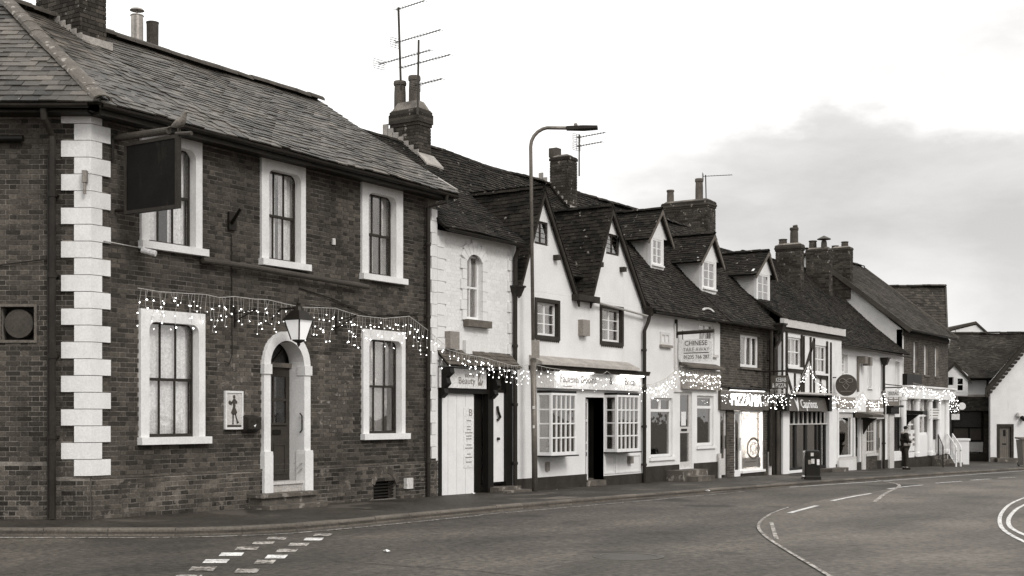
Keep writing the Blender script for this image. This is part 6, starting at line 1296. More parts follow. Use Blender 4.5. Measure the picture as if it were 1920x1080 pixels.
po = MB().box(wx(1698), wx(1717), -.052, -.0505, wz(1706, 846), wz(1706, 806)); po = tag(po.build('price_poster', 'sign_white'), 'white poster with small pictures in the left columned shop window', 'poster'); pst.build('pictures', 'letter_grey', po, kind='stuff')
# roof, verge and flank of the end house
RIDY8 = 4.2; a_l = X8a - .15; RIDZ8 = T8 + (RIDY8 + .35) * math.tan(math.radians(39)); up8 = Vector((0, RIDY8 + .35, RIDZ8 - T8)); l8 = up8.length
rf8, _ = tile_roof(end, (a_l, -.35, T8), (1, 0, 0), up8, [(0, 0), (X8b - a_l + .25, 0), (X8b - a_l + .25, l8), (0, l8)], .26, .16, .01, 'tile_far', None, 0, seed=123)
ridge_tiles(rf8, (a_l, RIDY8, RIDZ8 + .03), (X8b + .25, RIDY8, RIDZ8 + .03), seed=13); MB().prism([(a_l, RIDY8, RIDZ8 - .06), (a_l, 2 * RIDY8 + .3, T8), (a_l, 2 * RIDY8 + .3, T8 - .1), (a_l, RIDY8, RIDZ8 - .16)], (X8b - a_l + .2, 0, 0)).build('rear_roof', 'tile_far', end)
MB().prism([(X8a, .0, 2.5), (X8a, 0, T8 - .02), (X8a, RIDY8, RIDZ8 - .1), (X8a, 2 * RIDY8, T8), (X8a, 2 * RIDY8, -1.3), (X8a, .26, -1.3), (X8a, .26, 2.5)], (.2, 0, 0)).build('flank_wall', 'render_cream', end)
MB().prism([(X8b, .26, -1.3), (X8b, .26, T8 - .02), (X8b, RIDY8, RIDZ8 - .1), (X8b, 2 * RIDY8, T8), (X8b, 2 * RIDY8, -1.3)], (-.2, 0, 0)).build('flank_wall', 'brick_light', end); MB().box(X8a + .2, X8b - .2, 2.2, 2.3, -1.3, T8).box(X8a + .2, X8b - .2, .27, 2.2, fz8 - .1, fz8 + .1).box(X8a + .2, X8b - .2, 2 * RIDY8 - .2, 2 * RIDY8, -1.3, T8).build('inner_walls', 'interior', end)
MB().beam((a_l, -.4, T8 - .08), (a_l, RIDY8, RIDZ8 - .10), .06, .2).build('verge_board', 'pipe_grey', end); MB().beam((X8b + .28, -.4, T8 - .02), (X8b + .28, RIDY8, RIDZ8 - .02), .06, .16).build('verge_board', 'sill_stone', end)
gutter(end, (a_l, -.42, T8 - .03), (X8b + .2, -.42, T8 - .05), .07)

# ================================================================== houses beyond the bend (facing the camera)
FW = Vector((CT, ST, 0))
def FM(Z): o_ = CAM + FW * Z; return MB((o_.x, o_.y, 0), lang)
fa = lambda px, Z: (px - 960) * Z / FPX
fz_ = lambda py, Z: CAM.z + (HY - py) * Z / FPX
def fp(px, py, Z): p = V(px, py, Z); return p
def far_roof(root, Z0, Z1, xl0, xr0, y0, xl1, xr1, y1, w, gz, m, seed, n=0):
    """roof slope facing the camera from eave depth Z0 to ridge depth Z1"""
    a = fp(xl0, y0, Z0); b = fp(xr0, y0, Z0); c = fp(xl1, y1, Z1); d = fp(xr1, y1, Z1); U = (b - a).normalized(); up_ = c - a; up_ -= U * up_.dot(U); L_ = up_.length
    return tile_roof(root, a, U, up_, [(0, 0), ((b - a).length, 0), ((d - a).dot(U), L_), ((c - a).dot(U), L_)], w, gz, .018, m, lambda p, q: .03 * math.sin(p * .8), n, seed=seed)
bb = fp(1712, 860, 70); big = thing('rear_block', 'plain tiled roof block rising behind the end house', 'house', (bb.x, bb.y, g(60)))
rfb, _ = far_roof(big, 68, 73, 1630, 1778, 660, 1645, 1773, 540, .24, .26, 'tile_far', 131, 0)
a_, b_ = fp(1640, 538, 73), fp(1774, 536, 73); ridge_tiles(rfb, a_, b_, .45, .14, 'tile_far', seed=21)
FM(0).box(fa(1640, 70), fa(1771, 68.6), 68.6, 77, -1.5, fz_(662, 68.6)).build('wall', 'brick_light', big)
pa, pb_ = [fp(1778, 658, 68.2), fp(1773.5, 540, 73)], fp(1773, 640, 78); MB().add([tuple(pa[0]), tuple(pa[1]), tuple(pb_)], [(0, 1, 2), (2, 1, 0)]).build('gable', 'brick_light', big)
MB().beam(tuple(pa[0]), tuple(pa[1]), .08, .2).build('verge', 'pipe_grey', big)
a2, b2_ = fp(1630, 655, 79), fp(1777, 655, 79); MB().add([tuple(a_), tuple(b_), tuple(b2_), tuple(a2)], [(0, 1, 2, 3)]).build('rear_roof', 'tile_far', big)
# low cottage with the wide roof
cb_ = fp(1815, 866, 78); cot = thing('wide_roof_cottage', 'low white cottage with a wide mottled tiled roof and small gabled dormer', 'cottage', (cb_.x, cb_.y, g(64)))
rfc, _ = far_roof(cot, 77.5, 84, 1770, 1965, 710, 1785, 1965, 627, .2, .16, 'tile_far', 133, 0)
ridge_tiles(rfc, fp(1786, 625.5, 84), fp(1965, 624, 84), .45, .14, 'tile_far', seed=22)
q1, q2, q3, q4 = fp(1786, 627, 84), fp(1965, 626, 84), fp(1965, 700, 91), fp(1780, 700, 91); MB().add([tuple(q1), tuple(q2), tuple(q3), tuple(q4)], [(0, 1, 2, 3)]).build('rear_roof', 'tile_far', cot)
f78 = 78.2
FM(0).panel(fa(1762, f78), fa(1960, f78), -2, fz_(706, f78), [(fa(1786, f78), fa(1842, f78), fz_(827, f78), fz_(772, f78))], f78, f78 + .3).build('wall', 'render_white', cot)
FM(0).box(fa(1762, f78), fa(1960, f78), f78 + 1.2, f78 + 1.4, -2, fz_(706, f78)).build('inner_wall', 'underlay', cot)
fD = 77.1
FM(0).panel(fa(1766, fD), fa(1815, fD), fz_(742, fD), fz_(703, fD), [(fa(1792.5, fD), fa(1808, fD), fz_(735.5, fD), fz_(707, fD)), (fa(1778, fD), fa(1788, fD), fz_(722, fD), fz_(707, fD))], fD, fD + .2).build('dormer_wall', 'render_white', cot)
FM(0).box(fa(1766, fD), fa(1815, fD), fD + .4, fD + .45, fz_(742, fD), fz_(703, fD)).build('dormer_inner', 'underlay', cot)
oF = (CAM.x, CAM.y, 0)
w = window(cot, fa(1792.5, fD), fa(1808, fD), fz_(735.5, fD), fz_(707, fD), 1, 1, 'sash', b=fD - .02, o=oF, ang=lang, fw=.09, glass='glass_dark', name='window')
dg = FM(0).gable(fa(1766, fD), fa(1815, fD), fa(1790, fD), fz_(703, fD) + .002, fz_(682, fD), fD, fD + .15).build('dormer_gable', 'render_white', cot)
for (xa_, ya_) in ((1764, 706), (1822, 714)): p_, q_ = fp(1790, 680, fD - .12), fp(xa_, ya_, fD - .12); MB().prism([tuple(p_), tuple(q_), tuple(q_ - Vector((0, 0, .16))), tuple(p_ - Vector((0, 0, .18)))], FW * .08).build('dormer_bargeboard', 'timber', cot)
for (xa_, ya_) in ((1766, 705), (1820, 712)): t0 = [fp(1790, 679, fD - .14), fp(xa_, ya_ - 1, fD - .14)]; MB().add([tuple(t0[0]), tuple(t0[1]), tuple(t0[1] + FW * 4), tuple(t0[0] + FW * 4)], [(0, 1, 2, 3)]).build('dormer_roof', 'tile_far', cot)
FM(0).box(fa(1808, f78), fa(1856, f78), f78 - .35, f78 - .1, fz_(713, f78), fz_(706, f78)).build('eaves_board', 'timber', cot)
rfl, _ = far_roof(cot, 76.6, 78.1, 1786, 1858, 771, 1786, 1856, 744, .2, .14, 'tile_far', 135, 0)
FM(0).box(fa(1785, f78), fa(1857, f78), f78 - .25, f78 - .02, fz_(744, f78), fz_(740, f78)).build('lead_flashing', 'lead', cot)
f77 = 77.4
fr = FM(0); A0, A1 = fa(1786, f77), fa(1842, f77); fr.ring([(A0 - .05, fz_(828, f77)), (A0 - .05, fz_(771, f77)), (A1 + .05, fz_(771, f77)), (A1 + .05, fz_(828, f77))], [(A0 + .06, fz_(825, f77)), (A0 + .06, fz_(773, f77)), (A1 - .06, fz_(773, f77)), (A1 - .06, fz_(825, f77))], f77, f77 + .1); fr.box(A0 + .06, A1 - .06, f77, f77 + .1, fz_(802, f77) - .04, fz_(802, f77) + .04); fr.box(fa(1817, f77) - .05, fa(1817, f77) + .05, f77, f77 + .1, fz_(825, f77), fz_(802, f77) - .04); sfc = fr.build('shop_window', 'black_paint', cot)
for (p, q) in ((1788, 1816), (1818, 1841)): FM(0).box(fa(p, f77), fa(q, f77), f77 + .04, f77 + .05, fz_(825, f77), fz_(803, f77)).build('pane', 'sign_mid', sfc)
FM(0).box(A0 + .06, A1 - .06, f77 + .04, f77 + .05, fz_(801, f77), fz_(773, f77)).build('pane', 'glass_dark', sfc); FM(0).box(fa(1803, f77), fa(1843, f77), f77 - .03, f77 + .1, fz_(847, f77), fz_(829, f77)).build('stall_riser', 'render_cream', cot)
pw = FM(0).box(fa(1844, f77), fa(1857, f77), f77 - .1, f77 + .8, -2, fz_(770, f77)).build('pier', 'mortar_dark', cot); oo = CAM + FW * (f77 - .1); lay_bricks(pw, (oo.x, oo.y, 0), lang, fa(1844, f77), fa(1857, f77), -1.2, fz_(772, f77), [], 'brick_light', .008, 0, seed=137)
FM(0).box(fa(1780, f77), fa(1857, f77), f77 - .12, f77 - .11, -2, fz_(850, f77)).build('plinth', 'brick_light', cot)
FM(0).tube([(fa(1849.5, f78), f78 - .2, fz_(712, f78)), (fa(1849.5, f78), f78 - .1, fz_(742, f78))], .07, 8).build('downpipe', 'pipe_dark', cot)
FM(0).tube([(fa(1786.5, 77), 77.2, fz_(690, 77)), (fa(1786.5, 77), 77.2, fz_(705, 77))], .04, 6).build('vent_pipe', 'pipe_dark', cot)
# gabled white cottage at the right edge
RDI = Vector((ray(1960, 783).x, ray(1960, 783).y, 0)).normalized(); gz0 = 74.0; gb = fp(1900, 866, gz0); gcot = thing('gable_cottage', 'white gable end cottage with scalloped bargeboard and plank door, right edge', 'cottage', (gb.x, gb.y, g(66)))
xl_g, xa_g, xr_g = fa(1857, gz0), fa(1998, gz0), fa(2140, gz0); zf_g, za_g = fz_(718, gz0), fz_(553, gz0); dg_ = (fa(1871, gz0), fa(1898.5, gz0), fz_(858.5, gz0), fz_(797, gz0))
FM(0).panel(xl_g, xr_g, -2.2, zf_g, [dg_], gz0, gz0 + .25).build('wall', 'render_white', gcot); FM(0).gable(xl_g, xr_g, xa_g, zf_g + .002, za_g, gz0, gz0 + .25).build('gable_wall', 'render_white', gcot)
for px_ in (1857.5, 2139.5):
    c = V(px_, HY, gz0 + .1); MB().prism([(c.x, c.y, -2.2), (c.x + RDI.x * 9.5, c.y + RDI.y * 9.5, -2.2), (c.x + RDI.x * 9.5, c.y + RDI.y * 9.5, zf_g - .1), (c.x, c.y, zf_g - .1)], Vector((ST, -CT, 0)) * (.15 if px_ < 1900 else -.15)).build('side_wall', 'render_white', gcot)
for s_, (ex_, ey_) in ((0, (1848, 728)), (1, (2149, 728))):
    e0 = fp(ex_, ey_, gz0 - .3); e1 = fp(1998, 548, gz0 - .3); dv = (e1 - e0); L_ = dv.length; dv.normalize()
    U = RDI if s_ else -RDI; org = e0 + (RDI * 10.3 if not s_ else Vector((0, 0, 0)))
    tile_roof(gcot, org, U, dv, [(0, 0), (10.3, 0), (10.3, L_), (0, L_)], .2, .14, .018, 'tile_far', None, 0, seed=139 + s_)
    dn = Vector((0, 0, -.42)); MB().prism([tuple(e0 + dn), tuple(e0), tuple(e1), tuple(e1 + dn)], FW * .08).build('bargeboard', 'timber', gcot)
    n_ = 26
    for k in range(n_):
        c = e0.lerp(e1, (k + .5) / n_) + Vector((0, 0, -.46)) - FW * .02; pts = [tuple(c + (MB((0, 0, 0), lang).t and Vector((ST, -CT, 0)) * (.15 * math.cos(math.pi * j / 6)) + Vector((0, 0, -.17 * math.sin(math.pi * j / 6))))) for j in range(7)]
        MB().prism(pts, FW * .06).build('scallop', 'timber', gcot)
do = FM(0).box(dg_[0] + .1, dg_[1] - .1, gz0 + .12, gz0 + .17, dg_[2], dg_[3] - .1).build('door', 'door_grey', gcot); FM(0).ring([(dg_[0] - .06, dg_[2]), (dg_[0] - .06, dg_[3] + .06), (dg_[1] + .06, dg_[3] + .06), (dg_[1] + .06, dg_[2])], [(dg_[0] + .1, dg_[2]), (dg_[0] + .1, dg_[3] - .1), (dg_[1] - .1, dg_[3] - .1), (dg_[1] - .1, dg_[2])], gz0 - .03, gz0 + .2, closed=False).build('door_frame', 'timber', do)
FM(0).box(fa(1882, gz0), fa(1887, gz0), gz0 + .1, gz0 + .12, fz_(818, gz0), fz_(806, gz0)).build('door_window', 'black_paint', do); FM(0).box(fa(1880, gz0), fa(1888, gz0), gz0 + .1, gz0 + .12, fz_(834, gz0), fz_(831.5, gz0)).build('letter_plate', 'black_paint', do)
for k in range(6): a = dg_[0] + .1 + (dg_[1] - dg_[0] - .2) * (k + .5) / 6; hw = (dg_[1] - dg_[0] - .2) / 12; FM(0).box(a - hw + .01, a + hw - .01, gz0 + .105, gz0 + .12, dg_[2] + .02, dg_[3] - .12).build('plank', 'door_grey', do)
FM(0).box(dg_[0] - .2, dg_[1] + .2, gz0 - .5, gz0, -2.2, dg_[2]).build('door_step', 'stone_step', gcot)
FM(0).box(xl_g, fa(1868, gz0), gz0 - .05, gz0, -2.2, fz_(857, gz0)).build('plinth', 'sill_stone', gcot)
ll_ = FM(0); ll_.lathe((fa(1908.5, gz0), gz0 - .12, fz_(782, gz0)), [(.1, 0), (.14, .05), (.12, .22), (.05, .28)], 10); tag(ll_.build('bulkhead_lamp', 'sign_pale'), 'pale bulkhead lamp on the white gable wall above the bin', 'lamp'); ll_ = FM(0); ll_.tube([(fa(1916, gz0), gz0 - .02, fz_(783, gz0)), (fa(1917, gz0), gz0 - .35, fz_(787, gz0))], .12, 10); tag(ll_.build('flood_lamp', 'black_paint'), 'small black flood lamp on the white gable wall', 'lamp')
# gable behind the cottage roof
hb = fp(1812, 866, 92); hd2 = thing('rear_gable_house', 'white gable tip with dark verge showing above the cottage roof', 'house', (hb.x, hb.y, g(70))); zB = 92
FM(0).add([(fa(1755, zB), zB, -2), (fa(1880, zB), zB, -2), (fa(1880, zB), zB, fz_(655, zB)), (fa(1830, zB), zB, fz_(609, zB)), (fa(1755, zB), zB, fz_(628, zB))], [(0, 1, 2, 3, 4)]).build('gable_wall', 'render_white', hd2)
for (p, q) in (((1752, 627), (1830, 607)), ((1830, 607), (1884, 656))): a, b = fp(*p, zB - .1), fp(*q, zB - .1); MB().prism([tuple(a), tuple(b), tuple(b + Vector((0, 0, .18))), tuple(a + Vector((0, 0, .18)))], FW * 6).build('roof', 'tile_far', hd2)

# ================================================================== hanging signs
def side_board(t, X, y0, y1, z0, z1, th, m, name='board'): return MB().box(X, X + th, y0, y1, z0, z1).build(name, m, t)
# pub sign
SX = wx(212); yA = WX(236, 330, SX)[0]; yB = WX(331, 320, SX)[0]; zA0, zA1 = WX(331, 386, SX)[1], WX(331, 256, SX)[1]
ps = thing('pub_sign', 'big blank dark hanging sign board on the corner pub', 'sign', (SX, 0, zA0)); side_board(ps, SX, yB, yA, zA0, zA1, .05, 'sign_dark')
fr = MB()
for (a, b, c, d) in ((yB - .03, yB + .02, zA0 - .03, zA1 + .03), (yA - .02, yA + .03, zA0 - .03, zA1 + .03)): fr.box(SX - .015, SX + .065, a, b, c, d)
fr.box(SX - .014, SX + .064, yB + .02, yA - .02, zA0 - .03, zA0 + .02); fr.box(SX - .014, SX + .064, yB + .02, yA - .02, zA1 - .02, zA1 + .03); fr.build('frame', 'dark_wood', ps)
MB().tube([(SX + .03, .0, WX(213, 261, SX)[1] + .02), (SX + .03, WX(313, 246, SX)[0], WX(313, 244, SX)[1])], .055, 12).build('beam', 'pipe_grey', ps); MB().tube([(SX + .03, -.02, zA0 + .05), (SX + .03, yA, zA0 + .05)], .025, 8).build('stay', 'iron', ps); MB().tube([(SX + .03, yB + .04, zA1 + .05), (SX + .03, yB - .28, zA1 + .02)], .03, 8).build('lamp_arm', 'pipe_grey', ps)
MB().tube([(wx(207), -.06, wz(207, 262)), (wx(207), -.06, wz(207, 300))], .02, 6).build('wall_bracket', 'iron', ps)
# pigeon on it
pg = thing('pigeon', 'grey pigeon perched on the end of the pub sign', 'bird', (SX + .03, yB - .06, zA1 + .08)); px0 = Vector((SX + .03, yB - .02, zA1 + .17))
bd_ = MB(); prof = [(-.17, .012, .0), (-.11, .035, .0), (-.04, .062, .0), (.03, .07, .01), (.08, .055, .04), (.11, .036, .085), (.125, .03, .115), (.145, .027, .13), (.165, .012, .125)]
bd_.tube([tuple(px0 + Vector((0, -p[0], p[2] - .0 + (p[0] + .17) * .12))) for p in prof], [p[1] for p in prof], 10); bd_.build('body', 'feather', pg, smooth=True)
tl = px0 + Vector((0, .17, -.01)); MB().prism([tuple(tl + Vector((-.03, 0, 0))), tuple(tl + Vector((.03, 0, 0))), tuple(tl + Vector((.035, .1, -.03))), tuple(tl + Vector((-.035, .1, -.03)))], (0, 0, .012)).build('tail', 'feather', pg)
MB().tube([tuple(px0 + Vector((0, -.165, .165))), tuple(px0 + Vector((0, -.195, .155)))], [.008, .002], 6).build('beak', 'pot_dark', pg)
for s_ in (-.02, .02): MB().tube([tuple(px0 + Vector((s_, 0, -.04))), tuple(px0 + Vector((s_, -.0, -.1)))], .006, 5).build('leg', 'pot_clay', pg)
# takeaway hanging sign
CX = wx(1266); y0, y1 = WX(1272, 650, CX)[0], WX(1335, 650, CX)[0]; z0, z1 = WX(1303, 678, CX)[1], WX(1303, 636, CX)[1]
cs = thing('takeaway_hanging_sign', 'pale hanging sign with phone number in front of the takeaway', 'sign', (CX, 0, z0)); 
pts = [(y0, z0 + .1), (y0 - .08, z0), (y1, z0), (y1, z1), (y0 - .06, z1), (y0, z1 - .12)]
MB().prism([(CX, p[0], p[1]) for p in pts], (.04, 0, 0)).build('board', 'sign_white', cs)
MB().tube([(CX + .02, .0, WX(1268, 625, CX)[1]), (CX + .02, WX(1338, 622, CX)[0], WX(1338, 620, CX)[1])], .05, 10).build('beam', 'timber', cs); MB().box(CX - .04, CX + .04, -.06, 0, WX(1266, 634, CX)[1], WX(1266, 599, CX)[1]).build('wall_plate', 'timber', cs)
for f in (.12, .85): yy = y0 + (y1 - y0) * f; MB().tube([(CX + .02, yy, z1), (CX + .02, yy, z1 + .26)], .012, 5).build('hook', 'iron', cs)
def side_text(t, s_, pa, pb, ya, yb, X, m, nm='lettering'): return text_mb(s_, -WX(pa, ya, X)[0], -WX(pb, ya, X)[0], WX((pa + pb) / 2, yb, X)[1], WX((pa + pb) / 2, ya, X)[1], on_side(X - .001), .004).build(nm, m, t)
side_text(cs, 'CHINESE', 1284, 1326, 638.5, 647.5, CX, 'letter_dark'); side_text(cs, 'TAKE AWAY', 1281, 1330, 651.5, 658.5, CX, 'letter_grey'); side_text(cs, '01235 766 287', 1282, 1330, 665.5, 672.5, CX, 'letter_dark')
yl0, yl1 = WX(1282, 661, CX)[0], WX(1329, 661, CX)[0]; zl_ = WX(1305, 661.5, CX)[1]; MB().box(CX - .004, CX, yl1, yl0, zl_ - .012, zl_ + .012).build('rule', 'letter_dark', cs)
# kebab hanging sign
KX = wx(1446, -.52); y0, y1 = WX(1446, 716, KX)[0], WX(1477, 716, KX)[0]; z0, z1 = WX(1461, 729, KX)[1], WX(1461, 704, KX)[1]
kh = thing('kebab_hanging_sign', 'small brown hanging sign above the black downpipe of the timber framed house', 'sign', (KX, 0, z0)); side_board(kh, KX, y1, y0, z0, z1, .05, 'sign_mid'); MB().tube([(KX + .02, .0, z1 + .14), (KX + .02, y1 - .05, z1 + .14)], .025, 8).build('arm', 'iron', kh)
for f in (.1, .9): yy = y0 + (y1 - y0) * f; MB().tube([(KX + .02, yy, z1), (KX + .02, yy, z1 + .14)], .012, 5).build('hook', 'iron', kh)
side_text(kh, 'KEBAB', 1455, 1474, 708, 716, KX, 'letter_white'); side_text(kh, '& PIZZA', 1448, 1474, 718.5, 726.5, KX, 'letter_white')
# round sign
RX = wx(1566, -.40); ya_, yb_ = WX(1566.5, 722, RX)[0], WX(1606.5, 722, RX)[0]; rc = (ya_ + yb_) / 2; zc = WX(1586.5, 722, RX)[1]; rr = (WX(1586.5, 702, RX)[1] - WX(1586.5, 743, RX)[1]) / 2
rs_ = thing('round_sign', 'large round dark hanging sign with ribbon emblem beyond the timber framed house', 'sign', (RX, rc, zc - rr)); MB().disc((RX, rc, zc), rr, (1, 0, 0), .06, 36).build('board', 'sign_mid', rs_)
MB().tube([(RX + .03, 0, zc + .28), (RX + .03, rc + rr * .95, zc + .28)], .02, 6).build('arm', 'iron', rs_); em = MB(); sq = rr
for s_ in (-1, 1):
    em.tube([(RX - .01, rc + s_ * sq * v[0], zc + sq * v[1]) for v in ((.0, .42), (.3, .6), (.6, .52), (.62, .3), (.35, .2), (.1, .32), (.0, .42))], sq * .035, 5)
    em.tube([(RX - .01, rc + s_ * sq * v[0], zc + sq * v[1]) for v in ((.02, .3), (.1, .1), (.3, -.06), (.08, -.32), (0, -.4))], sq * .035, 5)
em.build('emblem', 'letter_grey', rs_, kind='stuff'); MB().box(RX - .006, RX, rc - rr * .5, rc + rr * .5, zc - rr * .6, zc - rr * .54).build('printed_line', 'letter_grey', rs_)
# dusac sign
DX = wx(1657); y0, y1 = WX(1664, 745, DX)[0], WX(1686, 745, DX)[0]; z0, z1 = WX(1675, 742.5, DX)[1], WX(1675, 733, DX)[1]
ds = thing('shop_hanging_sign', 'white hanging sign with dark capitals and two panels below it', 'sign', (DX, 0, z0 - .5)); side_board(ds, DX, y1, y0, z0, z1, .05, 'sign_white'); side_board(ds, DX, y1, y0, WX(1675, 753, DX)[1] - .17, WX(1675, 744, DX)[1], .04, 'sign_grey', 'lower_board')
for (a, b) in ((745, 748), (750, 752.5)):
    for (p, q) in ((1666, 1674), (1676, 1684)): MB().box(DX - .01, DX, WX(q, 745, DX)[0], WX(p, 745, DX)[0], WX(1675, b, DX)[1], WX(1675, a, DX)[1]).build('panel', 'sign_white', ds)
side_text(ds, 'DUSAC', 1667, 1685, 735, 740.5, DX, 'letter_dark'); MB().tube([(DX + .02, 0, WX(1658, 727, DX)[1]), (DX + .02, y1 - .1, WX(1690, 726, DX)[1])], .022, 6).build('arm', 'iron', ds); MB().tube([(DX + .02, 0, WX(1658, 720, DX)[1]), (DX + .02, y1 - .1, WX(1690, 726, DX)[1] + .05)], .018, 6).build('stay', 'iron', ds); MB().box(DX - .05, DX + .05, -.05, 0, WX(1656, 731, DX)[1], WX(1656, 718, DX)[1]).build('wall_plate', 'sign_grey', ds)
# signs on the end house corner
EX = X8b + .1; yc = WX(1788.5, 768, EX)[0]; zc = WX(1788.5, 768.5, EX)[1]; rr = .24
es = thing('round_shop_sign', 'round black sign with white lettering at the corner of the end house', 'sign', (EX, yc, zc - rr)); MB().disc((EX, yc, zc), rr, (1, -.1, 0), .05, 28).build('board', 'black_paint', es); MB().disc((EX + .02, yc, zc), rr + .025, (1, -.1, 0), .03, 28).build('rim', 'sign_grey', es)
MB().box(EX - .026, EX - .02, yc - .19, yc + .19, zc + .01, zc + .045).build('printed_line', 'letter_white', es); text_mb('LIFE', -(yc + .05), -(yc - .17), zc - .1, zc - .04, on_side(EX - .02)).build('lettering', 'letter_white', es); MB().tube([(EX, 0, zc + rr + .05), (EX, yc - .2, zc + rr + .05)], .02, 6).build('arm', 'iron', es)
yw = WX(1791, 781, EX)[0]; w_ = tag(MB().box(EX - .01, EX + .02, yw - .2, yw + .17, WX(1791, 787, EX)[1], WX(1791, 776, EX)[1]).build('hanging_panel', 'sign_white'), 'plain white square panel below the round black sign', 'sign')
ew_ = MB().disc(tuple(fp(1804, 761.5, 70)), .2, FW, .05, 24); tag(ew_.build('round_lamp_sign', 'sign_white'), 'small round white sign beside the round black one', 'sign')

# ================================================================== lantern, poster, ashtray box
LY = -.62; lx = wx(560, LY); z_b, z_t = wz(560, 637, LY), wz(560, 601, LY); la = thing('wall_lantern', 'black four sided wall lantern above the pub door', 'lantern', (lx, LY, z_b))
hb_, ht_ = .085, .165
for k in range(4):
    c0, s0 = [(1, 1), (-1, 1), (-1, -1), (1, -1)][k], [(1, 1), (-1, 1), (-1, -1), (1, -1)][(k + 1) % 4]
    P = [(lx + c0[0] * hb_, LY + c0[1] * hb_, z_b), (lx + s0[0] * hb_, LY + s0[1] * hb_, z_b), (lx + s0[0] * ht_, LY + s0[1] * ht_, z_t), (lx + c0[0] * ht_, LY + c0[1] * ht_, z_t)]
    nrm_ = (Vector(P[1]) - Vector(P[0])).cross(Vector(P[3]) - Vector(P[0])).normalized() * .006; MB().prism(P, tuple(nrm_)).build('glass_panel', 'lantern_glass_glow', la)
    MB().tube([(lx + c0[0] * (hb_ + .004), LY + c0[1] * (hb_ + .004), z_b), (lx + c0[0] * (ht_ + .004), LY + c0[1] * (ht_ + .004), z_t)], .014, 6).build('corner_bar', 'iron', la)
cpn = MB(); cpn.add([(lx + a * (ht_ + .04), LY + b * (ht_ + .04), z_t) for a, b in ((1, 1), (-1, 1), (-1, -1), (1, -1))] + [(lx + a * .09, LY + b * .09, z_t + .17) for a, b in ((1, 1), (-1, 1), (-1, -1), (1, -1))], [(0, 1, 5, 4), (1, 2, 6, 5), (2, 3, 7, 6), (3, 0, 4, 7), (4, 5, 6, 7), (3, 2, 1, 0)]); cpn.build('cap', 'iron', la)
MB().lathe((lx, LY, z_t + .165), [(.09, 0), (.07, .07), (.03, .1), (.04, .13), (.012, .17), (.006, .24)], 10).build('finial', 'iron', la); MB().lathe((lx, LY, z_b - .12), [(.01, 0), (.03, .04), (.03, .06), (.11, .1), (.11, .12)], 10).build('base', 'iron', la)
MB().tube([(lx, 0, z_t + .05), (lx, -.2, z_t + .22), (lx, LY + .05, z_t + .22), (lx, LY, z_t + .2)], .018, 8).build('bracket', 'iron', la)
p0, p1, q0_, q1_ = wx(419.5), wx(453), wz(436, 805), wz(436, 733); po = thing('framed_poster', 'tall framed poster of a dark striding figure on the pub wall', 'poster', ((p0 + p1) / 2, 0, q0_)); MB().box(p0 + .02, p1 - .02, -.03, 0, q0_ + .02, q1_ - .02).build('sheet', 'sign_pale', po); MB().ring([(p0, q0_), (p0, q1_), (p1, q1_), (p1, q0_)], [(p0 + .035, q0_ + .035), (p0 + .035, q1_ - .035), (p1 - .035, q1_ - .035), (p1 - .035, q0_ + .035)], -.045, 0).build('frame', 'stone_white', po)
pc = lambda u, v: ((p0 + p1) / 2 + (u - .5) * (p1 - p0) * .8, -.033, q0_ + (q1_ - q0_) * v)
fg = MB(); fg.lathe(pc(.5, .84)[:1] + (-.033,) + (pc(.5, .84)[2] - .02,), [(.004, -.02), (.03, 0), (.03, .03), (.004, .05)], 8) if False else None
fig = [[(.44, .80), (.56, .80), (.58, .87), (.5, .9), (.42, .87)], [(.30, .70), (.44, .79), (.58, .79), (.72, .72), (.7, .66), (.6, .68), (.58, .56), (.72, .44), (.62, .38), (.36, .39), (.28, .44), (.42, .58), (.40, .69), (.32, .64)], [(.38, .40), (.48, .40), (.45, .15), (.38, .15)], [(.54, .40), (.62, .40), (.78, .18), (.70, .16)], [(.34, .13), (.46, .13), (.46, .16), (.38, .16)], [(.68, .14), (.84, .18), (.8, .21), (.70, .18)], [(.0, .06), (1, .06), (1, .11), (.0, .12)], [(.12, .66), (.32, .62), (.34, .70), (.2, .76), (.1, .72)]]
for f_ in fig: fg.prism([pc(u, v) for u, v in f_], (0, -.003, 0))
fg.build('figure', 'letter_dark', po); text_mb('MOULIN', pc(.1, 0)[0], pc(.9, 0)[0], pc(0, .925)[2], pc(0, .965)[2], on_front(-.031), .003).build('lettering', 'letter_grey', po) if False else None
a0, a1, z0, z1 = wx(462, -.12), wx(486, -.12), wz(474, 811, -.12), wz(474, 778, -.12); ab = thing('ashtray_box', 'dark metal wall box beside the pub door', 'ashtray', ((a0 + a1) / 2, -.08, z0)); MB().add([(a0, -.17, z1 - .05), (a1, -.17, z1 - .05), (a1, 0, z1), (a0, 0, z1), (a0, -.17, z0 + .06), (a1, -.17, z0 + .06), (a1, -.05, z0), (a0, -.05, z0), (a1, 0, z0), (a0, 0, z0)], [(0, 1, 2, 3), (4, 5, 1, 0), (7, 6, 5, 4), (1, 5, 6, 8, 2), (0, 3, 9, 7, 4), (9, 8, 6, 7)]).build('body', 'pipe_dark', ab)
for f in (.3, .7): MB().box(a0 + (a1 - a0) * f - .03, a0 + (a1 - a0) * f + .03, -.174, -.17, z1 - .13, z1 - .08).build('slot', 'underlay', ab)
MB().prism([((a0 + a1) / 2 - .03, -.171, z0 + .12), ((a0 + a1) / 2 + .03, -.171, z0 + .14), ((a0 + a1) / 2, -.171, z0 + .09)], (0, -.003, 0)).build('mark', 'letter_white', ab)

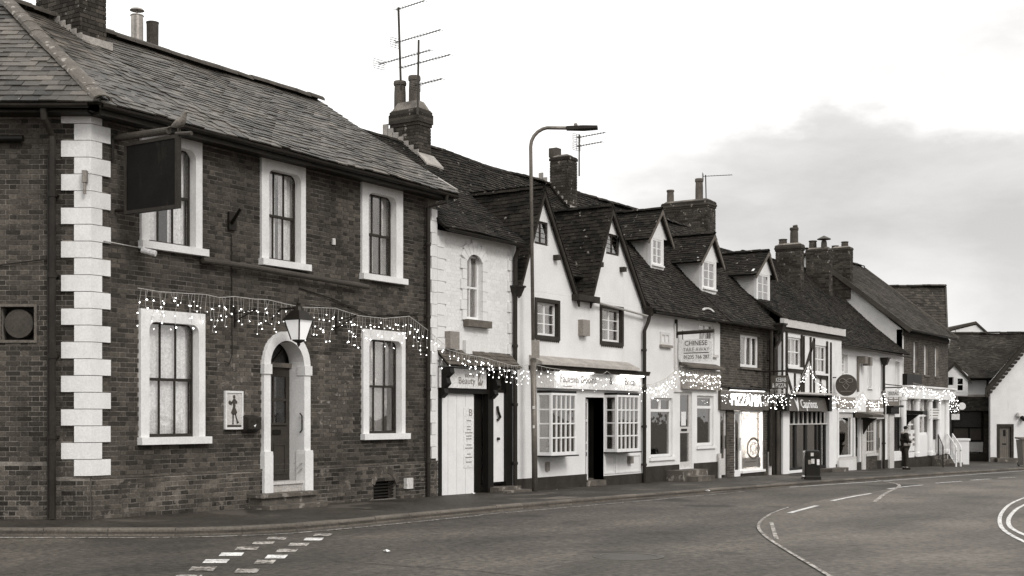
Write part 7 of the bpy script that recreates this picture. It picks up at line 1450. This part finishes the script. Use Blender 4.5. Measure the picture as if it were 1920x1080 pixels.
# ================================================================== street lamp
bx_, by_ = G(1003, 921); Zb = (bx_ - CAM.x) * CT + (by_ - CAM.y) * ST; zb = g(bx_)
top = V(995, 275, Zb); lmp = thing('street_lamp', 'tall grey street lamp with a bent arm before the florist', 'street lamp', (bx_, by_, zb)); base = Vector((bx_, by_, zb)); mid = base.lerp(top, (V(1000, 675, Zb).z - zb) / (top.z - zb))
MB().tube([base - Vector((0, 0, .1)), mid], .066, 14).build('base_column', 'galvanised', lmp, smooth=True); MB().lathe(tuple(mid), [(.074, -.03), (.074, .02), (.045, .06)], 12).build('collar', 'galvanised', lmp)
ad = Vector((.45, -.893, 0)).normalized(); sc_ = Zb / FPX / (ad.x * ST - ad.y * CT)       # arm reaches over the road
rz = .42; pth = [mid, top] + [top + ad * (rz * (1 - math.cos(a))) + Vector((0, 0, rz * math.sin(a))) for a in (.3, .6, .9, 1.2, 1.45)]; tip = pth[-1] + ad * ((1076 - 995) * sc_ - rz) + Vector((0, 0, -.02)); pth.append(tip)
MB().tube(pth, .040, 12).build('arm', 'galvanised', lmp, smooth=True)
he = tip + ad * (48 * sc_) + Vector((0, 0, .0)); sd_ = Vector((-ad.y, ad.x, 0)); hd_ = MB(); c_ = [tip - ad * .12, he]
hd_.add([tuple(c_[0] + sd_ * s_ * .06 + Vector((0, 0, z))) for s_, z in ((-1, -.045), (1, -.045), (1, .04), (-1, .04))] + [tuple(tip.lerp(he, .45) + sd_ * s_ * .14 + Vector((0, 0, z))) for s_, z in ((-1, -.045), (1, -.045), (1, .03), (-1, .03))] + [tuple(c_[1] + sd_ * s_ * .13 + Vector((0, 0, z))) for s_, z in ((-1, -.03), (1, -.03), (1, .02), (-1, .02))], [(3, 2, 1, 0), (0, 1, 5, 4), (1, 2, 6, 5), (2, 3, 7, 6), (3, 0, 4, 7), (4, 5, 9, 8), (5, 6, 10, 9), (6, 7, 11, 10), (7, 4, 8, 11), (8, 9, 10, 11)]); hd_.build('lantern_head', 'pipe_dark', lmp)
MB().lathe(tuple(tip.lerp(he, .15) + Vector((0, 0, .05))), [(.04, 0), (.045, .03), (.03, .06)], 8).build('photocell', 'sign_grey', lmp)
sp_ = V(1005, 655, Zb - .12); MB((sp_.x, sp_.y, 0), lang).box(-.1, .08, -.0, .01, V(1000, 672, Zb).z, V(1000, 638, Zb).z).build('notice_plate', 'sign_grey', lmp)
for (y, w__) in ((764, .03), (800, .025)): s_ = V(1003 - 2, y, Zb - .085); MB((s_.x, s_.y, 0), lang).box(-w__, w__, 0, .006, s_.z - .035, s_.z + .035).build('sticker', 'sign_pale', lmp)

# ================================================================== litter bin
bx, by = G(1521, 899); zb = g(bx); kx_ = (bx - CAM.x) * CT + (by - CAM.y) * ST; hgt = (899 - 844) * kx_ / FPX; hw = 15.5 * kx_ / FPX
lb = thing('litter_bin', 'black tapered litter bin with pale stickers outside the timber framed house', 'bin', (bx, by, zb)); BMb = lambda: MB((bx, by, zb), lang)
def rsq(w_, d_, r=.25, n=4):
    out = []
    for (sx, sy, a0) in ((1, -1, -90), (1, 1, 0), (-1, 1, 90), (-1, -1, 180)):
        for k in range(n + 1): a = math.radians(a0 + 90 * k / n); out.append((sx * w_ * (1 - r) + w_ * r * math.cos(a), sy * d_ * (1 - r) + d_ * r * math.sin(a)))
    return out
secs = [(1.06, 0), (1.05, .1), (.95, .14), (.93, .55), (.90, .93), (.86, .98), (.70, 1.0)]; m_ = BMb(); vs = []; n = 20
for (s_, z) in secs: vs += [(p[0], p[1], z * hgt) for p in rsq(hw * s_, hw * s_ * .9)]
m_.add(vs, [(i * n + k, i * n + (k + 1) % n, (i + 1) * n + (k + 1) % n, (i + 1) * n + k) for i in range(len(secs) - 1) for k in range(n)] + [tuple(range((len(secs) - 1) * n, len(secs) * n))]); m_.build('body', 'bin_black', lb)
BMb().box(-hw * .6, hw * .6, -hw * .9, -hw * .78, hgt * .80, hgt * .94).build('opening', 'underlay', lb)
for (x, z, w_, h_, m) in ((-.1, .86, .1, .07, 'sign_pale'), (-.02, .63, .11, .10, 'sign_pale'), (-.42, .60, .09, .09, 'sign_grey'), (.62, .6, .09, .12, 'sign_white')): y_ = -hw * .865; BMb().box(x * hw - w_ * .42, x * hw + w_ * .42, y_ - .02, y_ + .03, hgt * z - h_ * .7, hgt * z + h_ * .7).build('sticker', m, lb)
# wheeled bin at the right edge
wb = V(1926, 880, 60); wz_ = g(wb.x); wbn = thing('wheeled_bin', 'brown wheeled bin standing by the white gable cottage', 'bin', (wb.x, wb.y, wz_)); WM = lambda: MB((wb.x, wb.y, wz_), lang)
WM().add([(-.30, -.3, .06), (.30, -.3, .06), (.30, .3, .06), (-.30, .3, .06), (-.38, -.38, 1.25), (.38, -.38, 1.25), (.38, .38, 1.25), (-.38, .38, 1.25)], [(0, 1, 5, 4), (1, 2, 6, 5), (2, 3, 7, 6), (3, 0, 4, 7), (3, 2, 1, 0), (4, 5, 6, 7)]).build('body', 'door_grey', wbn); WM().prism([(-.43, -.42, 1.25), (.43, -.42, 1.25), (.43, .4, 1.30), (-.43, .4, 1.30)], (0, 0, .07)).build('lid', 'sill_stone', wbn)
for s_ in (-.3, .3): WM().disc((s_, .33, .1), .1, (1, 0, 0), .05, 14).build('wheel', 'black_paint', wbn)

# ================================================================== steps, railings and board at the end house
st = MB(); sx0 = wx(1742, -.3); xs_ = [wx(1744, -.6), wx(1766, -1.2)]
sp0 = V(1762, 868, 60.5); ep = thing('entrance_steps', 'dark stone steps up to the columned shop door', 'steps', (wx(1751), -.6, g(48)))
for k in range(3): MB().box(wx(1744), wx(1760), -.4 - .35 * k, -.1 - .0 if k == 0 else -.4 - .35 * (k - 1), -1.3, g(48) + .48 - .16 * k).build('step', 'stone_step', ep)
def rail(name, label, pA, pB, m, bars, r=.03):
    """raking handrail between two newels, A at the door (high), B at the pavement"""
    A, B = Vector(pA), Vector(pB); t = thing(name, label, 'railing', (B.x, B.y, g(B.x)), 'railings at the end house'); h = .95
    MB().tube([A + Vector((0, 0, -.3)), A + Vector((0, 0, h))], r * 1.3, 8).build('post', m, t); MB().tube([(B.x, B.y, g(B.x)), B + Vector((0, 0, h))], r * 1.3, 8).build('post', m, t)
    e_ = (B - A).normalized(); MB().tube([A + Vector((0, 0, h)), B + Vector((0, 0, h)), B + e_ * .12 + Vector((0, 0, h - .03)), B + e_ * .14 + Vector((0, 0, h - .14)), B + Vector((0, 0, h - .2))], r, 8).build('handrail', m, t); MB().tube([A + Vector((0, 0, .12)), B + Vector((0, 0, .12))], r * .7, 6).build('lower_rail', m, t)
    for k in range(1, bars): c = A.lerp(B, k / bars); MB().tube([c + Vector((0, 0, .12)), c + Vector((0, 0, h))], r * .55, 6).build('baluster', m, t)
zr = g(48)
rail('railing', 'black raking handrail on the left of the columned shop steps', (wx(1753), -.15, zr + .5), (wx(1766, -1.1), -1.15, zr + .05), 'iron', 5, .02); rail('railing', 'white raking handrail running up to the corner of the end house', (wx(1776, -.1), -.1, zr + .55), (wx(1790.5, -1.3), -1.35, zr + .0), 'white_paint', 6); rail('railing', 'white raking handrail furthest right at the end house', (wx(1776, -.1) + 1.0, -.1, zr + .5), (wx(1799, -1.3), -1.35, zr + .0), 'white_paint', 6)
bxp = G(1767.5, 867); aB = thing('pavement_board', 'small white folding board standing before the columned shop', 'board', (bxp[0], bxp[1], g(bxp[0]))); 
for s_ in (-1, 1): MB((bxp[0], bxp[1], g(bxp[0])), lang).prism([(-.17, s_ * .02, .62), (.17, s_ * .02, .62), (.2, s_ * .22, 0), (-.2, s_ * .22, 0)], (0, .02, 0)).build('leaf', 'sign_white', aB)
MB((bxp[0], bxp[1], g(bxp[0])), lang).prism([(-.06, -.16, .15), (.06, -.16, .15), (0, -.09, .45)], (0, -.01, 0)).build('mark', 'letter_dark', aB)
hbx = V(1800, 850, 64); tag(MB((hbx.x, hbx.y, 0), lang).box(-.35, .35, -.3, .3, g(hbx.x), V(1800, 826, 64).z).box(-.4, .4, -.35, .35, V(1800, 826, 64).z, V(1800, 822, 64).z).build('storage_box', 'white_paint'), 'white topped box behind the white handrails', 'box')
# ================================================================== television aerials
def aerial(label, base, top, booms, r=.022):
    t = thing('television_aerial', label, 'aerial', base, 'rooftop aerials'); base, top = Vector(base), Vector(top); MB().tube([base, top], r, 8).build('mast', 'aerial_metal', t)
    for (f, l0, l1, d, kind) in booms:
        c = base.lerp(top, f); d = Vector((d[0], d[1], d[2] if len(d) > 2 else 0)).normalized(); s_ = d.cross(Vector((0, 0, 1))).normalized(); b = MB(); b.tube([c + d * l0, c + d * l1], .012, 6); b.build('boom', 'aerial_metal', t); e_ = MB(); n = max(4, int((l1 - l0) / .1))
        for k in range(n + 1): p = c + d * (l0 + (l1 - l0) * k / n); w_ = .09 if k > 1 else .14; e_.tube([p - s_ * w_, p + s_ * w_], .006, 4)
        e_.build('elements', 'aerial_metal', t, kind='stuff')
        if kind:
            rf = MB(); p = c + d * l0
            for k in range(-2, 3): rf.tube([p - s_ * .17 + Vector((0, 0, k * .055)), p + s_ * .17 + Vector((0, 0, k * .055))], .007, 4)
            for q in (-.17, 0, .17): rf.tube([p + s_ * q + Vector((0, 0, -.11)), p + s_ * q + Vector((0, 0, .11))], .007, 4)
            rf.build('reflector', 'aerial_metal', t, kind='stuff')
AD = (-.16, -.98)
mz = lambda px, py, Y: (wx(px, Y), Y, wz(px, py, Y))
aerial('tall mast with three aerials on the chimney beside the pub', mz(753, 205, 3.2), mz(747, 14, 3.2), [(.985, -.1, .9, AD, 0), (.665, -.15, 1.4, AD, 1), (.5, -.75, 1.05, AD, 1)], .028)
aerial('shorter mast with two aerials on the chimney beside the pub', mz(783, 215, 2.45), mz(785, 75, 2.45), [(.69, -.6, 1.05, AD, 0), (.40, -.1, .8, AD, 1)], .026)
aerial('mast with two aerials behind the florist chimney', mz(1086, 330, 2.9), mz(1086, 252, 2.9), [(.93, -.1, .95, AD, 1), (.72, -.1, .85, AD, 1)])
aerial('single aerial on the wide chimney of the takeaway', mz(1324, 375, 3.6), mz(1323, 328, 3.6), [(.95, -.1, .95, (.3, -.95), 1)])
va, vb = V(1791.5, 625, 90), V(1791.5, 612, 90); aerial('thin aerial on the white gable behind the cottage roof', va, vb, [(.98, 0, .75, (ST, -CT), 0)], .02)

# ================================================================== icicle light strings
rl = random.Random(23)
def lights(label, pts, Y, density, dmin, dmax, r, wire='wire', jitter=.04, bulbs_per=3):
    P = [Vector((wx(p[0], Y), Y, wz(p[0], p[1], Y))) for p in pts]; t = thing('light_string', label, 'string lights', tuple(P[0]), 'icicle light strings along the shopfronts')
    cab = MB(); cab.tube(P, .006, 5); bl = MB(); bd = MB(); L_ = sum((P[i + 1] - P[i]).length for i in range(len(P) - 1)); n = max(2, int(L_ * density)); 
    for k in range(n):
        s_ = (k + rl.uniform(.1, .9)) / n * L_; i = 0
        while i < len(P) - 2 and s_ > (P[i + 1] - P[i]).length: s_ -= (P[i + 1] - P[i]).length; i += 1
        c = P[i].lerp(P[i + 1], min(1, s_ / max(.001, (P[i + 1] - P[i]).length))); d = rl.uniform(dmin, dmax); m = max(1, int(round(bulbs_per * d / dmax + rl.uniform(-.3, .5)))); path = [c]; q = c.copy()
        for j in range(m):
            q = q + Vector((rl.uniform(-jitter, jitter), rl.uniform(-.02, .02), -d / m)); path.append(q.copy()); e_ = q + Vector((rl.uniform(-.05, .05), rl.uniform(-.04, .01), rl.uniform(-.03, .01))); cab.tube([q, e_], .003, 3, False); (bl if rl.random() < .62 else bd).ball(tuple(e_), r * rl.uniform(.6, 1.1), 6, 4)
        cab.tube(path, .0035, 3, False)
    cab.build('cable', wire, t); bl.build('bulbs', 'bulb', t, kind='stuff'); bd.build('dim_bulbs', 'bulb_dim', t, kind='stuff')
lights('long string of icicle lights across the front of the pub', [(258, 540), (300, 547), (345, 550), (385, 552), (411, 558), (440, 556), (478, 561), (502, 562), (536, 570), (567, 576), (629, 578), (673, 592), (721, 597), (768, 593), (801, 618), (820, 635), (838, 650)], -.12, 11.5, .08, .6, 0.0111)
lights('icicle lights along the canopy of the beauty salon', [(838, 655), (870, 664), (905, 670), (935, 678), (962, 686), (998, 684)], -.36, 11.0, .1, .42, 0.0111)
lights('icicle lights draped over the florist sign', [(1003, 684), (1030, 690), (1060, 694), (1100, 700), (1130, 702), (1138, 696), (1146, 702), (1180, 705), (1203, 708)], -.40, 5.4, .08, .45, 0.0111)
lights('light string swagged across the white wall of the takeaway', [(1204, 722), (1225, 720), (1248, 710), (1262, 698), (1272, 688)], -.1, 13.6, .08, .5, 0.0118)
lights('dense lights over the takeaway fascia sign', [(1274, 686), (1300, 692), (1330, 695), (1352, 697)], -.2, 15.3, .1, .55, 0.0118)
lights('dense lights across the pizza sign', [(1352, 732), (1385, 734), (1415, 735), (1444, 737)], -.25, 11.5, .05, .42, 0.0133)
lights('dangling lights below the kebab hanging sign', [(1444, 731), (1458, 731), (1474, 733)], -.6, 11.9, .2, .62, 0.0133)
lights('lights in a peak on the timber framed wall', [(1478, 738), (1494, 722), (1506, 700), (1517, 678), (1526, 700), (1540, 718), (1553, 732), (1570, 738)], -.36, 7.6, .05, .4, 0.0133)
lights('lights below the round sign on the long white house', [(1558, 735), (1575, 740), (1592, 745), (1608, 744), (1618, 734)], -.15, 9.3, .05, .6, 0.0141)
lights('lights across the small fascia of the long white house', [(1618, 735), (1626, 748), (1640, 752), (1650, 747), (1658, 732), (1664, 750)], -.2, 10.2, .05, .4, 0.0141)
lights('lights above the hanging sign panels beside the end house', [(1686, 728), (1694, 722), (1702, 726), (1712, 728)], -.3, 7.1, .05, .4, 0.0148)
lights('thick lights along the cornice of the columned shop', [(1712, 718), (1730, 722), (1752, 729), (1765, 737)], -.5, 6.8, .05, .5, 0.0155)
lights('lights at the far corner of the end house', [(1768, 728), (1777, 727), (1785, 730), (1790, 738)], -.7, 8.4, .1, .6, 0.0155)
lights('lights hanging above the round black sign', [(1779, 742), (1788, 740), (1796, 742)], -1.2, 8.3, .3, .75, 0.0155)

# ================================================================== person reading a phone
ppx, ppy = G(1696, 880.5); zp = g(ppx); per = thing('person', 'person in dark hooded jacket and trousers looking down at a phone', 'person', (ppx, ppy, zp))
ang_p = lang + math.radians(8); HP = 1.74
def skinned(name, verts, edges, radii, m, sub=2, parent=per):
    me = bpy.data.meshes.new(name); c_, s_ = math.cos(ang_p), math.sin(ang_p)
    me.from_pydata([(v[0] * c_ - v[1] * s_, v[0] * s_ + v[1] * c_, v[2]) for v in verts], edges, []); o = bpy.data.objects.new(name, me); COL.objects.link(o)
    md = o.modifiers.new('skin', 'SKIN'); md.use_smooth_shade = True
    for i, r in enumerate(radii): me.skin_vertices[0].data[i].radius = (r, r) if not isinstance(r, tuple) else r
    me.skin_vertices[0].data[0].use_root = True; o.modifiers.new('sub', 'SUBSURF').levels = sub; o.modifiers['sub'].render_levels = sub
    dg = bpy.context.evaluated_depsgraph_get(); nm = bpy.data.meshes.new_from_object(o.evaluated_get(dg)); bpy.data.objects.remove(o)
    nm.materials.clear(); nm.materials.append(MATS[m]); nm.polygons.foreach_set('use_smooth', [True] * len(nm.polygons)); o2 = bpy.data.objects.new(name, nm); COL.objects.link(o2); o2.parent = parent; return o2
# x = facing direction, y = person's left, z up
B = [(0, 0, .93), (.0, 0, 1.12), (.02, 0, 1.36), (.03, 0, 1.47), (.07, 0, 1.57), (.08, 0, 1.65),
     (0, .09, .9), (.02, .10, .5), (-.02, .10, .09), (.11, .11, .035), (0, -.09, .9), (.05, -.10, .5), (.03, -.10, .09), (.16, -.11, .035),
     (.0, .19, 1.40), (.02, .24, 1.12), (.24, .16, 1.10), (.30, .10, 1.14), (.0, -.19, 1.40), (.02, -.24, 1.12), (.24, -.13, 1.09), (.30, -.06, 1.13)]
Ed = [(0, 1), (1, 2), (2, 3), (3, 4), (4, 5), (0, 6), (6, 7), (7, 8), (8, 9), (0, 10), (10, 11), (11, 12), (12, 13), (2, 14), (14, 15), (15, 16), (16, 17), (2, 18), (18, 19), (19, 20), (20, 21)]
Rd = [.13, .12, .13, .055, .085, .07, .085, .058, .042, .035, .085, .058, .042, .035, .06, .045, .033, .03, .06, .045, .033, .03]
skinned('body', B, Ed, Rd, 'skin')
skinned('jacket', [(0, 0, 1.02), (0, 0, 1.16), (.01, 0, 1.34), (.02, 0, 1.44), (.0, .19, 1.40), (.02, .25, 1.12), (.21, .17, 1.10), (.0, -.19, 1.40), (.02, -.25, 1.12), (.21, -.14, 1.09), (0, 0, .86)], [(0, 1), (1, 2), (2, 3), (2, 4), (4, 5), (5, 6), (2, 7), (7, 8), (8, 9), (0, 10)], [.15, .15, .155, .09, .085, .07, .055, .085, .07, .055, .155], 'cloth_dark')
skinned('trousers', [(0, 0, .93), (0, .09, .86), (.02, .10, .5), (-.02, .10, .10), (0, -.09, .86), (.05, -.10, .5), (.03, -.10, .10)], [(0, 1), (1, 2), (2, 3), (0, 4), (4, 5), (5, 6)], [.15, .11, .08, .07, .11, .08, .07], 'cloth_trouser')
skinned('shoe', [(-.05, .10, .05), (.05, .105, .05), (.15, .115, .035)], [(0, 1), (1, 2)], [.055, .05, .04], 'cloth_dark'); skinned('shoe', [(0, -.10, .05), (.1, -.105, .05), (.2, -.115, .035)], [(0, 1), (1, 2)], [.055, .05, .04], 'cloth_dark')
skinned('hood', [(-.07, -.13, 1.45), (-.13, 0, 1.46), (-.07, .13, 1.45), (.06, .12, 1.44), (.06, -.12, 1.44)], [(0, 1), (1, 2), (2, 3), (0, 4)], [.05, .065, .05, .035, .035], 'cloth_fur')
skinned('hair', [(.03, 0, 1.58), (.045, 0, 1.65), (.06, 0, 1.70), (.065, 0, 1.735)], [(0, 1), (1, 2), (2, 3)], [.075, .095, .085, .04], 'hair')
for (y, sgn_) in ((.10, 1), (-.06, -1)):
    for k in range(4): b0 = (.30, y - sgn_ * .01 + (k - 1.5) * .018, 1.14); skinned('finger', [b0, (b0[0] + .035, b0[1] - sgn_ * .012, b0[2] + .01), (b0[0] + .045, b0[1] - sgn_ * .035, b0[2] + .035)], [(0, 1), (1, 2)], [.010, .009, .008], 'skin', 1)
    skinned('thumb', [(.29, y - sgn_ * .02, 1.15), (.31, y - sgn_ * .045, 1.18), (.33, y - sgn_ * .05, 1.20)], [(0, 1), (1, 2)], [.011, .010, .008], 'skin', 1)
skinned('nose', [(.165, 0, 1.60), (.19, 0, 1.585)], [(0, 1)], [.014, .016], 'skin', 1)
for s_ in (-1, 1): skinned('ear', [(.07, s_ * .085, 1.60), (.065, s_ * .092, 1.64)], [(0, 1)], [.02, .022], 'skin', 1)
ph = MB((ppx, ppy, zp), ang_p); ph.prism([(.33, -.03, 1.12), (.33, .06, 1.12), (.39, .06, 1.23), (.39, -.03, 1.23)], (-.01, 0, .006)); tag(ph.build('phone', 'black_paint'), 'dark phone held in both hands of the standing person', 'phone')
